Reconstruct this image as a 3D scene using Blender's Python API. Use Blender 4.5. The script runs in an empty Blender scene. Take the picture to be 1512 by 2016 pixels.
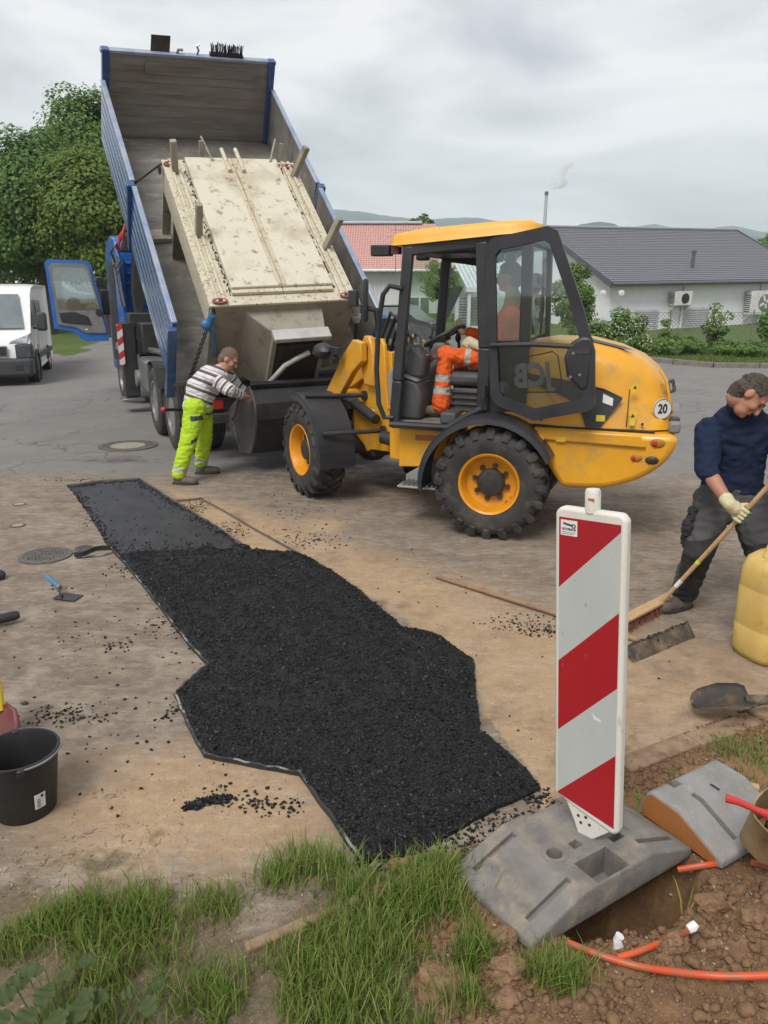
import bpy, bmesh, math, random
import numpy as np
from mathutils import Vector, Matrix, noise
from mathutils.geometry import delaunay_2d_cdt

SC = bpy.context.scene
COL = SC.collection
PI = math.pi
R = math.radians
random.seed(7)
RNG = np.random.default_rng(11)

# ------------------------------------------------------------------ camera
CAM_H = 2.05
PITCH = math.atan((1008 - 575) / 1514.0)
cd = bpy.data.cameras.new('camera')
cd.sensor_fit = 'HORIZONTAL'; cd.sensor_width = 36.0; cd.lens = 36.0 * 1514 / 1512
cd.clip_start = 0.05; cd.clip_end = 6000
cam = bpy.data.objects.new('camera', cd); COL.objects.link(cam)
cam.location = (0, 0, CAM_H); cam.rotation_euler = (PI / 2 - PITCH, 0, 0)
SC.camera = cam

# ------------------------------------------------------------------ overcast sky
SUN_EL, SUN_AZ = R(52), R(205)          # azimuth clockwise from +Y
w = bpy.data.worlds.new('World'); SC.world = w; w.use_nodes = True
nt = w.node_tree; N = nt.nodes; L = nt.links
bg = N['Background']; bg.inputs['Strength'].default_value = 0.1
sky = N.new('ShaderNodeTexSky'); sky.sky_type = 'NISHITA'; sky.sun_disc = False
sky.sun_elevation = SUN_EL; sky.sun_rotation = SUN_AZ
tc = N.new('ShaderNodeTexCoord'); mp = N.new('ShaderNodeMapping'); mp.inputs['Scale'].default_value = (1.0, 1.0, 3.2)
mp.inputs['Rotation'].default_value = (0.1, 0.05, 0.4)
n1 = N.new('ShaderNodeTexNoise'); n1.inputs['Scale'].default_value = 2.6; n1.inputs['Detail'].default_value = 7; n1.inputs['Roughness'].default_value = .52
n1.inputs['Distortion'].default_value = .35
cr = N.new('ShaderNodeValToRGB')
cr.color_ramp.elements[0].position = .39; cr.color_ramp.elements[0].color = (.52, .54, .575, 1)
cr.color_ramp.elements[1].position = .6; cr.color_ramp.elements[1].color = (.86, .865, .88, 1)
sc_ = N.new('ShaderNodeVectorMath'); sc_.operation = 'SCALE'; sc_.inputs['Scale'].default_value = 8.5
mx = N.new('ShaderNodeMix'); mx.data_type = 'RGBA'; mx.inputs['Factor'].default_value = .93
L.new(tc.outputs['Generated'], mp.inputs['Vector']); L.new(mp.outputs['Vector'], n1.inputs['Vector'])
L.new(n1.outputs['Fac'], cr.inputs['Fac']); L.new(cr.outputs['Color'], sc_.inputs[0])
L.new(sky.outputs['Color'], mx.inputs['A']); L.new(sc_.outputs['Vector'], mx.inputs['B'])
L.new(mx.outputs['Result'], bg.inputs['Color'])

sd = bpy.data.lights.new('sun', 'SUN'); sd.energy = 2.0; sd.angle = R(25); sd.color = (1, .96, .9)
sun = bpy.data.objects.new('sun', sd); COL.objects.link(sun)
sdir = Vector((math.sin(SUN_AZ) * math.cos(SUN_EL), math.cos(SUN_AZ) * math.cos(SUN_EL), math.sin(SUN_EL)))
sun.rotation_euler = sdir.to_track_quat('Z', 'Y').to_euler()

SC.view_settings.view_transform = 'Standard'; SC.view_settings.look = 'None'
SC.view_settings.exposure = 0.45; SC.view_settings.gamma = 1.0; SC.view_settings.use_curve_mapping = False
SC.render.engine = 'CYCLES'
SC.cycles.max_bounces = 6; SC.cycles.transparent_max_bounces = 12; SC.cycles.volume_bounces = 2
SC.cycles.use_denoising = True

# ------------------------------------------------------------------ placing helpers
_F = Vector((0, math.cos(PITCH), -math.sin(PITCH))); _D = Vector((0, -math.sin(PITCH), -math.cos(PITCH)))
_C = Vector((0, 0, CAM_H))
def _ray(x, y): return _F + Vector((1, 0, 0)) * ((x - 756) / 1514) + _D * ((y - 1008) / 1514)
def G(x, y, z=0.0):                       # a point of the survey photo on the level z
    d = _ray(x, y); return _C + d * ((z - CAM_H) / d.z)
def AT(x, y, Y):                          # a point of the survey photo at the distance Y
    d = _ray(x, y); return _C + d * (Y / d.y)
LEVEL = 0.0428                            # the road falls away by this much, the houses stand level
def GZ(y): return 0.0 if y < 22 else ((y - 22) * .065 if y < 60 else 2.47 + (y - 60) * LEVEL)

# ------------------------------------------------------------------ mesh helpers
class B:
    def __init__(s, M=None): s.v = []; s.f = []; s.fm = []; s.m = 0; s.M = M
    def add(s, vs, fs):
        o = len(s.v)
        if s.M is not None: s.v.extend([tuple(s.M @ Vector(p)) for p in vs])
        else: s.v.extend([tuple(p) for p in vs])
        for f in fs: s.f.append([i + o for i in f]); s.fm.append(s.m)
        return s
    def box(s, x0, x1, y0, y1, z0, z1):
        vs = [(x, y, z) for x in (x0, x1) for y in (y0, y1) for z in (z0, z1)]
        return s.add(vs, [(0, 1, 3, 2), (4, 6, 7, 5), (0, 4, 5, 1), (2, 3, 7, 6), (0, 2, 6, 4), (1, 5, 7, 3)])
    def cbox(s, c, size, rot=None):
        c = Vector(c); vs = []
        for a in (-.5, .5):
            for b in (-.5, .5):
                for d in (-.5, .5):
                    p = Vector((a * size[0], b * size[1], d * size[2]))
                    if rot is not None: p = rot @ p
                    vs.append(c + p)
        return s.add(vs, [(0, 1, 3, 2), (4, 6, 7, 5), (0, 4, 5, 1), (2, 3, 7, 6), (0, 2, 6, 4), (1, 5, 7, 3)])
    def prism(s, poly, plane, a, b):      # polygon in 'xz','xy','yz', extruded a..b along the third axis
        def P(p, t): return {'xz': (p[0], t, p[1]), 'xy': (p[0], p[1], t), 'yz': (t, p[0], p[1])}[plane]
        n = len(poly); vs = [P(p, a) for p in poly] + [P(p, b) for p in poly]
        return s.add(vs, [tuple(range(n)), tuple(range(2 * n - 1, n - 1, -1))] + [(i, (i + 1) % n, n + (i + 1) % n, n + i) for i in range(n)])
    def loft(s, rings, cap=True, closed=False):
        n = len(rings[0]); vs = [p for r in rings for p in r]; fs = []
        m = len(rings)
        for k in range(m if closed else m - 1):
            k2 = (k + 1) % m
            for i in range(n): fs.append((k * n + i, k * n + (i + 1) % n, k2 * n + (i + 1) % n, k2 * n + i))
        if cap and not closed: fs += [tuple(range(n)), tuple(range((m - 1) * n, m * n))[::-1]]
        return s.add(vs, fs)
    def tube(s, pts, r, n=8, closed=False, cap=True):
        pts = [Vector(p) for p in pts]; m = len(pts); rs = r if isinstance(r, (list, tuple)) else [r] * m
        rings = []; up = None
        for i, p in enumerate(pts):
            a = pts[i - 1] if (i > 0 or closed) else pts[0]; b = pts[(i + 1) % m] if (i < m - 1 or closed) else pts[-1]
            t = (b - a).normalized()
            if up is None: up = Vector((0, 0, 1)) if abs(t.z) < .9 else Vector((1, 0, 0))
            sx = t.cross(up).normalized(); up = sx.cross(t).normalized()
            rings.append([p + (sx * math.cos(k * 2 * PI / n) + up * math.sin(k * 2 * PI / n)) * rs[i] for k in range(n)])
        return s.loft(rings, cap, closed)
    def cyl(s, p0, p1, r, n=16, r2=None): return s.tube([p0, p1], [r, r if r2 is None else r2], n)
    def lathe(s, prof, o=(0, 0, 0), ax='z', n=32, closed=False):
        o = Vector(o); rings = []
        for rr, h in prof:
            ring = []
            for k in range(n):
                c, d = math.cos(k * 2 * PI / n) * rr, math.sin(k * 2 * PI / n) * rr
                ring.append(o + Vector({'z': (c, d, h), 'y': (c, h, d), 'x': (h, c, d)}[ax]))
            rings.append(ring)
        return s.loft(rings, not closed, closed)
    def ell(s, c, r, rot=None, n=12):
        c = Vector(c); rings = []
        if isinstance(r, (int, float)): r = (r, r, r)
        for i in range(n // 2 + 1):
            t = PI * (i + .02 if i == 0 else (i - .02 if i == n // 2 else i)) / (n // 2); ring = []
            for k in range(n):
                p = Vector((math.sin(t) * math.cos(2 * PI * k / n) * r[0], math.sin(t) * math.sin(2 * PI * k / n) * r[1], math.cos(t) * r[2]))
                ring.append(c + (rot @ p if rot is not None else p))
            rings.append(ring)
        return s.loft(rings)
    def bar(s, p0, p1, wx, wz=None, up=(0, 0, 1)):      # rectangular bar
        p0, p1 = Vector(p0), Vector(p1); wz = wx if wz is None else wz
        t = (p1 - p0).normalized(); u = Vector(up)
        if abs(t.dot(u)) > .98: u = Vector((1, 0, 0))
        sx = t.cross(u).normalized(); u = sx.cross(t).normalized()
        return s.loft([[p + sx * a * wx / 2 + u * b * wz / 2 for a, b in ((-1, -1), (1, -1), (1, 1), (-1, 1))] for p in (p0, p1)])

def me_from(name, b, mats, recalc=True, smooth=35):
    me = bpy.data.meshes.new(name)
    me.from_pydata(b.v, [], b.f)
    if not isinstance(mats, (list, tuple)): mats = [mats]
    for m in mats: me.materials.append(m)
    if len(mats) > 1: me.polygons.foreach_set('material_index', b.fm)
    if recalc:
        bm = bmesh.new(); bm.from_mesh(me); bmesh.ops.recalc_face_normals(bm, faces=bm.faces); bm.to_mesh(me); bm.free()
    if smooth:
        me.polygons.foreach_set('use_smooth', [True] * len(me.polygons)); me.set_sharp_from_angle(angle=R(smooth))
    me.update()
    return me
def obj(name, b, mats, parent=None, bevel=0, smooth=35, recalc=True, seg=2):
    me = b if isinstance(b, bpy.types.Mesh) else me_from(name, b, mats, recalc, smooth)
    o = bpy.data.objects.new(name, me); COL.objects.link(o)
    if parent is not None: o.parent = parent
    if bevel:
        md = o.modifiers.new('bevel', 'BEVEL'); md.width = bevel; md.segments = seg; md.limit_method = 'ANGLE'; md.angle_limit = R(40); md.harden_normals = False
    return o
def thing(name, label, cat, loc=(0, 0, 0), rot=(0, 0, 0), group=None, M=None):
    o = bpy.data.objects.new(name, None); COL.objects.link(o); o.empty_display_size = .2
    if M is not None: o.matrix_world = M
    else: o.location = loc; o.rotation_euler = rot
    return tag(o, label, cat, group)
def tag(o, label, cat, group=None):
    o['label'] = label; o['category'] = cat
    if group: o['group'] = group
    return o
def struct(name, b, mats, parent=None, **k):
    o = obj(name, b, mats, parent, **k)
    if parent is None: o['kind'] = 'structure'
    return o
def text(name, body, size, M, m, parent, ext=.001, align='CENTER', sx=1.0, bold=0.0):
    cu = bpy.data.curves.new(name, 'FONT'); cu.body = body; cu.size = size; cu.extrude = ext; cu.align_x = align; cu.align_y = 'CENTER'; cu.offset = bold
    cu.resolution_u = 3
    t = bpy.data.objects.new(name, cu); COL.objects.link(t)
    me = bpy.data.meshes.new_from_object(t.evaluated_get(bpy.context.evaluated_depsgraph_get()))
    bpy.data.objects.remove(t)
    me.transform(M @ Matrix.Diagonal((sx, 1, 1, 1))); me.materials.clear(); me.materials.append(m)
    o = bpy.data.objects.new(name, me); COL.objects.link(o); o.parent = parent
    return o
def frame(o, x, y):                       # matrix with text plane: x to the right, y up
    x = Vector(x).normalized(); y = Vector(y); y = (y - x * y.dot(x)).normalized(); z = x.cross(y)
    return Matrix(((x.x, y.x, z.x, o[0]), (x.y, y.y, z.y, o[1]), (x.z, y.z, z.z, o[2]), (0, 0, 0, 1)))

# ------------------------------------------------------------------ material helper
def mat(name, col, rough=.6, metal=0.0, col2=None, scale=6.0, lo=.38, hi=.66, dirt=None, dscale=14.0, dlo=.55, dhi=.7, bump=0.0, bscale=80.0,
        coat=0.0, spec=.5, stretch=None, rvar=.12):
    m = bpy.data.materials.new(name); m.use_nodes = True
    nt = m.node_tree; N = nt.nodes; L = nt.links; p = N['Principled BSDF']
    p.inputs['Roughness'].default_value = rough; p.inputs['Metallic'].default_value = metal
    p.inputs['Coat Weight'].default_value = coat; p.inputs['Coat Roughness'].default_value = .15
    p.inputs['Specular IOR Level'].default_value = spec
    c1 = tuple(col) + (1,)
    c2 = tuple(col2 if col2 else [c * .8 for c in col]) + (1,)
    tc = N.new('ShaderNodeTexCoord'); src = tc.outputs['Object']
    if stretch:
        mp = N.new('ShaderNodeMapping'); mp.inputs['Scale'].default_value = stretch; L.new(src, mp.inputs['Vector']); src = mp.outputs['Vector']
    n = N.new('ShaderNodeTexNoise'); n.inputs['Scale'].default_value = scale; n.inputs['Detail'].default_value = 6; n.inputs['Roughness'].default_value = .62
    L.new(src, n.inputs['Vector'])
    cr = N.new('ShaderNodeMapRange'); cr.inputs['From Min'].default_value = lo; cr.inputs['From Max'].default_value = hi
    L.new(n.outputs['Fac'], cr.inputs['Value'])
    mx = N.new('ShaderNodeMix'); mx.data_type = 'RGBA'; mx.inputs['A'].default_value = c1; mx.inputs['B'].default_value = c2
    L.new(cr.outputs['Result'], mx.inputs['Factor']); out = mx.outputs['Result']
    if dirt:
        n2 = N.new('ShaderNodeTexNoise'); n2.inputs['Scale'].default_value = dscale; n2.inputs['Detail'].default_value = 8; n2.inputs['Roughness'].default_value = .7
        L.new(src, n2.inputs['Vector'])
        c2_ = N.new('ShaderNodeMapRange'); c2_.inputs['From Min'].default_value = dlo; c2_.inputs['From Max'].default_value = dhi
        L.new(n2.outputs['Fac'], c2_.inputs['Value'])
        m2 = N.new('ShaderNodeMix'); m2.data_type = 'RGBA'; m2.inputs['B'].default_value = tuple(dirt) + (1,)
        L.new(c2_.outputs['Result'], m2.inputs['Factor']); L.new(out, m2.inputs['A']); out = m2.outputs['Result']
    L.new(out, p.inputs['Base Color'])
    rr = N.new('ShaderNodeMapRange'); rr.inputs['To Min'].default_value = max(.02, rough - rvar); rr.inputs['To Max'].default_value = min(1, rough + rvar)
    L.new(n.outputs['Fac'], rr.inputs['Value']); L.new(rr.outputs['Result'], p.inputs['Roughness'])
    if bump:
        n3 = N.new('ShaderNodeTexNoise'); n3.inputs['Scale'].default_value = bscale; n3.inputs['Detail'].default_value = 5
        L.new(src, n3.inputs['Vector'])
        bp = N.new('ShaderNodeBump'); bp.inputs['Strength'].default_value = bump; bp.inputs['Distance'].default_value = .01
        L.new(n3.outputs['Fac'], bp.inputs['Height']); L.new(bp.outputs['Normal'], p.inputs['Normal'])
    return m
def glass(name, tint=(.75, .88, .86), alpha=.25, rough=.03):
    m = bpy.data.materials.new(name); m.use_nodes = True; nt = m.node_tree; N = nt.nodes; L = nt.links
    N.remove(N['Principled BSDF']); out = N['Material Output']
    tr = N.new('ShaderNodeBsdfTransparent'); tr.inputs['Color'].default_value = tuple(tint) + (1,)
    gl = N.new('ShaderNodeBsdfGlossy'); gl.inputs['Roughness'].default_value = rough; gl.inputs['Color'].default_value = (.9, .95, .95, 1)
    fr = N.new('ShaderNodeFresnel'); fr.inputs['IOR'].default_value = 1.45
    ad = N.new('ShaderNodeMath'); ad.operation = 'ADD'; ad.inputs[1].default_value = alpha; ad.use_clamp = True
    L.new(fr.outputs['Fac'], ad.inputs[0])
    mx = N.new('ShaderNodeMixShader'); L.new(ad.outputs[0], mx.inputs['Fac']); L.new(tr.outputs[0], mx.inputs[1]); L.new(gl.outputs[0], mx.inputs[2])
    L.new(mx.outputs[0], out.inputs['Surface'])
    return m
def leafmat(name, c1, c2, c3):
    m = bpy.data.materials.new(name); m.use_nodes = True; nt = m.node_tree; N = nt.nodes; L = nt.links; p = N['Principled BSDF']
    g = N.new('ShaderNodeNewGeometry'); cr = N.new('ShaderNodeValToRGB')
    cr.color_ramp.elements[0].color = tuple(c1) + (1,); cr.color_ramp.elements[1].color = tuple(c3) + (1,)
    e = cr.color_ramp.elements.new(.5); e.color = tuple(c2) + (1,)
    L.new(g.outputs['Random Per Island'], cr.inputs['Fac']); L.new(cr.outputs['Color'], p.inputs['Base Color'])
    p.inputs['Roughness'].default_value = .55; p.inputs['Specular IOR Level'].default_value = .3
    tl = N.new('ShaderNodeBsdfTranslucent'); L.new(cr.outputs['Color'], tl.inputs['Color'])
    mx = N.new('ShaderNodeMixShader'); mx.inputs['Fac'].default_value = .45
    L.new(p.outputs[0], mx.inputs[1]); L.new(tl.outputs[0], mx.inputs[2]); L.new(mx.outputs[0], N['Material Output'].inputs['Surface'])
    return m

M_BLACK = mat('black_plastic', (.018, .019, .021), .5, col2=(.035, .034, .033), scale=5, bump=.08, bscale=200)
M_DARK = mat('dark_steel', (.03, .031, .034), .45, .3, col2=(.06, .055, .05), scale=7, dirt=(.13, .1, .075), dlo=.58, dhi=.8)
M_STEEL = mat('bare_steel', (.36, .36, .36), .38, .8, col2=(.25, .24, .22), scale=9)
M_CHROME = mat('chrome', (.7, .7, .7), .12, 1.0)
M_RUBBER = mat('tyre_rubber', (.022, .022, .022), .75, col2=(.045, .042, .038), scale=5, dirt=(.12, .095, .07), dscale=7, dlo=.5, dhi=.78, bump=.15, bscale=60)
M_WHITE = mat('white_plastic', (.72, .72, .69), .5, col2=(.6, .59, .54), scale=4, dirt=(.3, .27, .22), dscale=24, dlo=.6, dhi=.75)
M_RED = mat('red_plastic', (.5, .03, .025), .4, col2=(.4, .025, .022), scale=5)
M_GREY = mat('grey_plastic', (.21, .21, .21), .55, col2=(.16, .16, .155), scale=5)
# ================================================================== GROUND
PATCH_PX = [(130, 955), (150, 978), (185, 1030), (212, 1075), (245, 1110), (290, 1165), (340, 1230), (380, 1280), (410, 1312), (376, 1342), (345, 1370),
            (358, 1402), (375, 1440), (403, 1492), (500, 1512), (590, 1528), (650, 1610), (712, 1702), (800, 1692), (860, 1660), (960, 1606), (1065, 1553),
            (1040, 1522), (945, 1440), (941, 1400), (932, 1305), (865, 1255), (790, 1238), (700, 1160), (612, 1102), (580, 1092), (505, 1090), (430, 1035),
            (345, 985), (275, 940), (200, 945)]
TRENCH_PX = [(505, 1090), (580, 1092), (608, 1098), (500, 1038), (440, 1003), (395, 980), (352, 984), (345, 985), (430, 1035)]
PATCH = [G(*p).xy for p in PATCH_PX]; TRENCH = [G(*p).xy for p in TRENCH_PX]
def inside(P, poly):                      # P (n,2) numpy
    x, y = P[:, 0], P[:, 1]; r = np.zeros(len(P), bool); n = len(poly)
    for i in range(n):
        x1, y1 = poly[i]; x2, y2 = poly[(i + 1) % n]
        c = ((y1 > y) != (y2 > y)) & (x < (x2 - x1) * (y - y1) / (y2 - y1 + 1e-12) + x1)
        r ^= c
    return r
def seg_dist(P, poly, closed=True):
    d = np.full(len(P), 1e9); n = len(poly)
    for i in range(n if closed else n - 1):
        a = np.array(poly[i]); b = np.array(poly[(i + 1) % n]); ab = b - a
        t = np.clip(((P - a) @ ab) / (ab @ ab + 1e-12), 0, 1)
        d = np.minimum(d, np.linalg.norm(P - a - t[:, None] * ab, axis=1))
    return d
def vnoise(P, s, seed=0):                 # smooth value noise on numpy points
    q = P * s + seed * 17.3; i = np.floor(q).astype(int); f = q - i; f = f * f * (3 - 2 * f)
    def h(a, b): 
        v = np.sin(a * 127.1 + b * 311.7 + seed * 74.7) * 43758.5453; return v - np.floor(v)
    return (h(i[:, 0], i[:, 1]) * (1 - f[:, 0]) + h(i[:, 0] + 1, i[:, 1]) * f[:, 0]) * (1 - f[:, 1]) + (h(i[:, 0], i[:, 1] + 1) * (1 - f[:, 0]) + h(i[:, 0] + 1, i[:, 1] + 1) * f[:, 0]) * f[:, 1]
def fbm(P, s, seed=0, o=4):
    r = 0; a = .5
    for k in range(o): r = r + a * vnoise(P, s * 2 ** k, seed + k); a *= .5
    return r / (1 - .5 ** o)
def sstep(x, a, b): t = np.clip((x - a) / (b - a), 0, 1); return t * t * (3 - 2 * t)

# edge of the verge (kerb line), left to right
KERB = [np.array(G(*p).xy) for p in [(-300, 1800), (180, 1775), (470, 1860), (660, 1785), (900, 1690), (1100, 1575), (1290, 1470), (1512, 1385), (1900, 1250)]]
def kerb_y(x):
    xs = [k[0] for k in KERB]; ys = [k[1] for k in KERB]
    return np.interp(x, xs, ys)
HOLE = np.array(G(1225, 1748, 0.0).xy)
def ground_h(P):
    x, y = P[:, 0], P[:, 1]
    h = np.where(y < 22, 0, np.where(y < 60, (y - 22) * .065, 2.47 + (y - 60) * LEVEL))
    near = np.clip(1 - (y - 9) / 4, 0, 1) * (y < 13)
    h = h + near * ((fbm(P, 1.2, 3) - .5) * .016 + (fbm(P, 9, 5) - .5) * .006)
    v = kerb_y(x) - y                      # >0 on the verge
    ve = sstep(v, 0.0, .5) * (y < 5)
    right = sstep(x, .1, .9)
    h = h + ve * (.012 + (fbm(P, 3.5, 8) - .5) * (.05 + .04 * right) + (fbm(P, 14, 9) - .5) * (.025 + .03 * right))
    # heap of soil to the right of the hole
    dm = np.hypot((x - 1.22) / .42, (y - 1.9) / .42); h = h + .15 * np.clip(1 - dm, 0, 1) ** .8 * (.7 + .6 * fbm(P, 7, 21)) * (y < 5)
    dm = np.hypot((x - .42) / .3, (y - 1.72) / .25); h = h + .05 * np.clip(1 - dm, 0, 1) * (y < 5)
    # the hole itself
    a = R(35); dx, dy = x - HOLE[0], y - HOLE[1]; u = dx * math.cos(a) + dy * math.sin(a); q = -dx * math.sin(a) + dy * math.cos(a)
    hd = np.hypot(u / .33, q / .215) + (fbm(P, 6, 31) - .5) * .5
    h = h - .6 * (1 - sstep(hd, .82, 1.06)) * (y < 5)
    return h

def pts_grid(x0, x1, y0, y1, s, ex=None):
    X, Y = np.meshgrid(np.arange(x0, x1 + s * .5, s), np.arange(y0, y1 + s * .5, s)); P = np.stack([X.ravel(), Y.ravel()], 1)
    P = P + RNG.uniform(-.3, .3, P.shape) * s
    if ex: P = P[~((P[:, 0] > ex[0]) & (P[:, 0] < ex[1]) & (P[:, 1] > ex[2]) & (P[:, 1] < ex[3]))]
    return P
A1 = (-2.0, 2.3, 1.35, 3.4); A2 = (-4.5, 4.5, 1.0, 9.5); A3 = (-22, 24, -8, 46); A4 = (-160, 160, -40, 200); A5 = (-2200, 2200, -200, 2600)
ALL = np.concatenate([pts_grid(A1[0], A1[1], A1[2], A1[3], .022), pts_grid(A2[0], A2[1], A2[2], A2[3], .07, A1),
                      pts_grid(A3[0], A3[1], A3[2], A3[3], .45, A2), pts_grid(A4[0], A4[1], A4[2], A4[3], 6, A3), pts_grid(A5[0], A5[1], A5[2], A5[3], 100, A4)])
d_out = np.minimum(seg_dist(ALL, PATCH), seg_dist(ALL, TRENCH)); ALL = ALL[d_out > .006]
def densify(poly, s=.06):
    o = []
    for i in range(len(poly)):
        a, b = Vector(poly[i]), Vector(poly[(i + 1) % len(poly)]); n = max(1, int((b - a).length / s))
        t = (b - a).normalized(); nn = Vector((-t.y, t.x))
        for k in range(n):
            p = a.lerp(b, k / n)
            if k: p = p + nn * random.uniform(-.006, .006)
            o.append(p)
    return o
PD = densify(PATCH); TD = [Vector(p) for p in TRENCH]
# the strip between patch and cut edge shares the patch's points
def near_pt(p):
    q = min(PD, key=lambda a: (a - p).length); return q if (q - p).length < .03 else p
pv = list(PD); i0 = 0; npd = len(PD); edges = [(i, (i + 1) % npd) for i in range(npd)]
tv = [Vector(p) for p in TRENCH[2:7]]; t0 = len(pv); pv += tv
edges += [(t0 + k, t0 + k + 1) for k in range(len(tv) - 1)]
ia = min(range(npd), key=lambda i: (PD[i] - Vector(TRENCH[1])).length); ib = min(range(npd), key=lambda i: (PD[i] - Vector(TRENCH[7])).length)
edges += [(ia, t0), (t0 + len(tv) - 1, ib)]
TR_POLY = [PD[i] for i in range(ia, ib + 1)] + tv[::-1]
allv = pv + [Vector((float(p[0]), float(p[1]))) for p in ALL]
ov, oe, of, _, _, _ = delaunay_2d_cdt(allv, edges, [], 0, 1e-5)
V2 = np.array([(p.x, p.y) for p in ov]); FC = np.array([f for f in of if len(f) == 3])
CEN = V2[FC].mean(1)
in_p = inside(CEN, [tuple(p) for p in PD]); in_t = inside(CEN, [tuple(p) for p in TR_POLY]) & ~in_p
H0 = ground_h(V2)

def mesh_np(name, verts, faces, mats, smooth=True):
    me = bpy.data.meshes.new(name); me.from_pydata(verts.tolist() if hasattr(verts, 'tolist') else verts, [], faces.tolist() if hasattr(faces, 'tolist') else faces)
    for m in (mats if isinstance(mats, (list, tuple)) else [mats]): me.materials.append(m)
    if smooth: me.polygons.foreach_set('use_smooth', [True] * len(me.polygons))
    me.update(); return me
def sub(mask, Z, V=V2):
    f = FC[mask]; used = np.unique(f); mp = np.zeros(len(V), int); mp[used] = np.arange(len(used))
    return np.column_stack([V[used], Z[used]]), mp[f], used

# ---- ground shader: road, dust, soil, verge by vertex masks
def ground_mat():
    m = bpy.data.materials.new('ground_surface'); m.use_nodes = True; nt = m.node_tree; N = nt.nodes; L = nt.links; p = N['Principled BSDF']
    geo = N.new('ShaderNodeNewGeometry')
    def noise_(s, d=6, r=.6, stretch=None):
        n = N.new('ShaderNodeTexNoise'); n.inputs['Scale'].default_value = s; n.inputs['Detail'].default_value = d; n.inputs['Roughness'].default_value = r
        if stretch:
            mp = N.new('ShaderNodeMapping'); mp.inputs['Scale'].default_value = stretch; mp.inputs['Rotation'].default_value = (0, 0, .3); L.new(geo.outputs['Position'], mp.inputs['Vector']); L.new(mp.outputs[0], n.inputs['Vector'])
        else: L.new(geo.outputs['Position'], n.inputs['Vector'])
        return n.outputs['Fac']
    def attr(a):
        n = N.new('ShaderNodeAttribute'); n.attribute_name = a; return n.outputs['Fac']
    def rng(v, a, b, c=0, d=1):
        n = N.new('ShaderNodeMapRange'); n.inputs['From Min'].default_value = a; n.inputs['From Max'].default_value = b; n.inputs['To Min'].default_value = c; n.inputs['To Max'].default_value = d; L.new(v, n.inputs['Value']); return n.outputs['Result']
    def math_(op, a, b):
        n = N.new('ShaderNodeMath'); n.operation = op
        for k, v in enumerate((a, b)):
            if isinstance(v, (int, float)): n.inputs[k].default_value = v
            else: L.new(v, n.inputs[k])
        return n.outputs[0]
    def mixc(f, a, b):
        n = N.new('ShaderNodeMix'); n.data_type = 'RGBA'
        for k, v in (('A', a), ('B', b)):
            if isinstance(v, tuple): n.inputs[k].default_value = v + (1,)
            else: L.new(v, n.inputs[k])
        if isinstance(f, (int, float)): n.inputs['Factor'].default_value = f
        else: L.new(f, n.inputs['Factor'])
        return n.outputs['Result']
    fine = noise_(160, 4, .7); fine2 = noise_(45, 6, .7); mid = noise_(6, 6, .62); big = noise_(.8, 5, .6); huge = noise_(.25, 4, .5)
    streak0 = noise_(1.6, 8, .72, (1, 2.4, 1)); flake = noise_(11, 8, .75, (1, 2.2, 1)); micro = noise_(320, 2, .6)
    streak = math_('ADD', math_('MULTIPLY', streak0, .6), math_('MULTIPLY', flake, .4))
    # old road: grey asphalt with speckle and repair blotches
    vor = N.new('ShaderNodeTexVoronoi'); vor.inputs['Scale'].default_value = 220; L.new(geo.outputs['Position'], vor.inputs['Vector'])
    spk = rng(vor.outputs['Distance'], .1, .5)
    road = mixc(rng(big, .35, .65), (.15, .143, .136), (.2, .19, .18))
    road = mixc(rng(streak, .5, .72, 0, .8), road, (.27, .25, .225))
    road = mixc(rng(mid, .56, .75, 0, .7), road, (.1, .095, .09))
    road = mixc(math_('MULTIPLY', spk, .3), road, (.34, .325, .3))
    road = mixc(rng(fine, .5, .66, 0, .6), road, (.06, .057, .054))
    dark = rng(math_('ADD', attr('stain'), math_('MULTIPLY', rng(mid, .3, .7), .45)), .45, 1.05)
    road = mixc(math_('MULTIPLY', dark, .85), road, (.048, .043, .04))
    # cracks
    vc = N.new('ShaderNodeTexVoronoi'); vc.feature = 'DISTANCE_TO_EDGE'; vc.inputs['Scale'].default_value = .75
    wv = N.new('ShaderNodeVectorMath'); wv.operation = 'ADD'; nv = N.new('ShaderNodeTexNoise'); nv.inputs['Scale'].default_value = 2.5; nv.inputs['Detail'].default_value = 5
    L.new(geo.outputs['Position'], nv.inputs['Vector']); scv = N.new('ShaderNodeVectorMath'); scv.operation = 'SCALE'; scv.inputs['Scale'].default_value = .7
    L.new(nv.outputs['Color'], scv.inputs[0]); L.new(geo.outputs['Position'], wv.inputs[0]); L.new(scv.outputs[0], wv.inputs[1]); L.new(wv.outputs[0], vc.inputs['Vector'])
    crack = math_('MULTIPLY', rng(vc.outputs['Distance'], .016, .003), rng(huge, .5, .6))
    road = mixc(math_('MULTIPLY', crack, .5), road, (.05, .047, .045))
    # dust / sand drifted over it
    sand = mixc(rng(mid, .35, .68), (.46, .31, .178), (.36, .235, .135))
    sand = mixc(rng(streak, .42, .7, 0, .85), sand, (.52, .4, .26))
    sand = mixc(rng(fine2, .52, .72, 0, .55), sand, (.24, .16, .105))
    sand = mixc(rng(spk, .7, 1, 0, .3), sand, (.16, .12, .09))
    sand = mixc(rng(flake, .54, .66, 0, .4), sand, (.54, .42, .29))
    sand = mixc(rng(flake, .46, .34, 0, .35), sand, (.28, .185, .115))
    sand = mixc(rng(fine, .54, .68, 0, .5), sand, (.2, .135, .085))
    sand = mixc(rng(micro, .56, .7, 0, .4), sand, (.62, .5, .36))
    grit = mixc(rng(mid, .35, .65), (.25, .195, .145), (.18, .145, .112))
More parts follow.
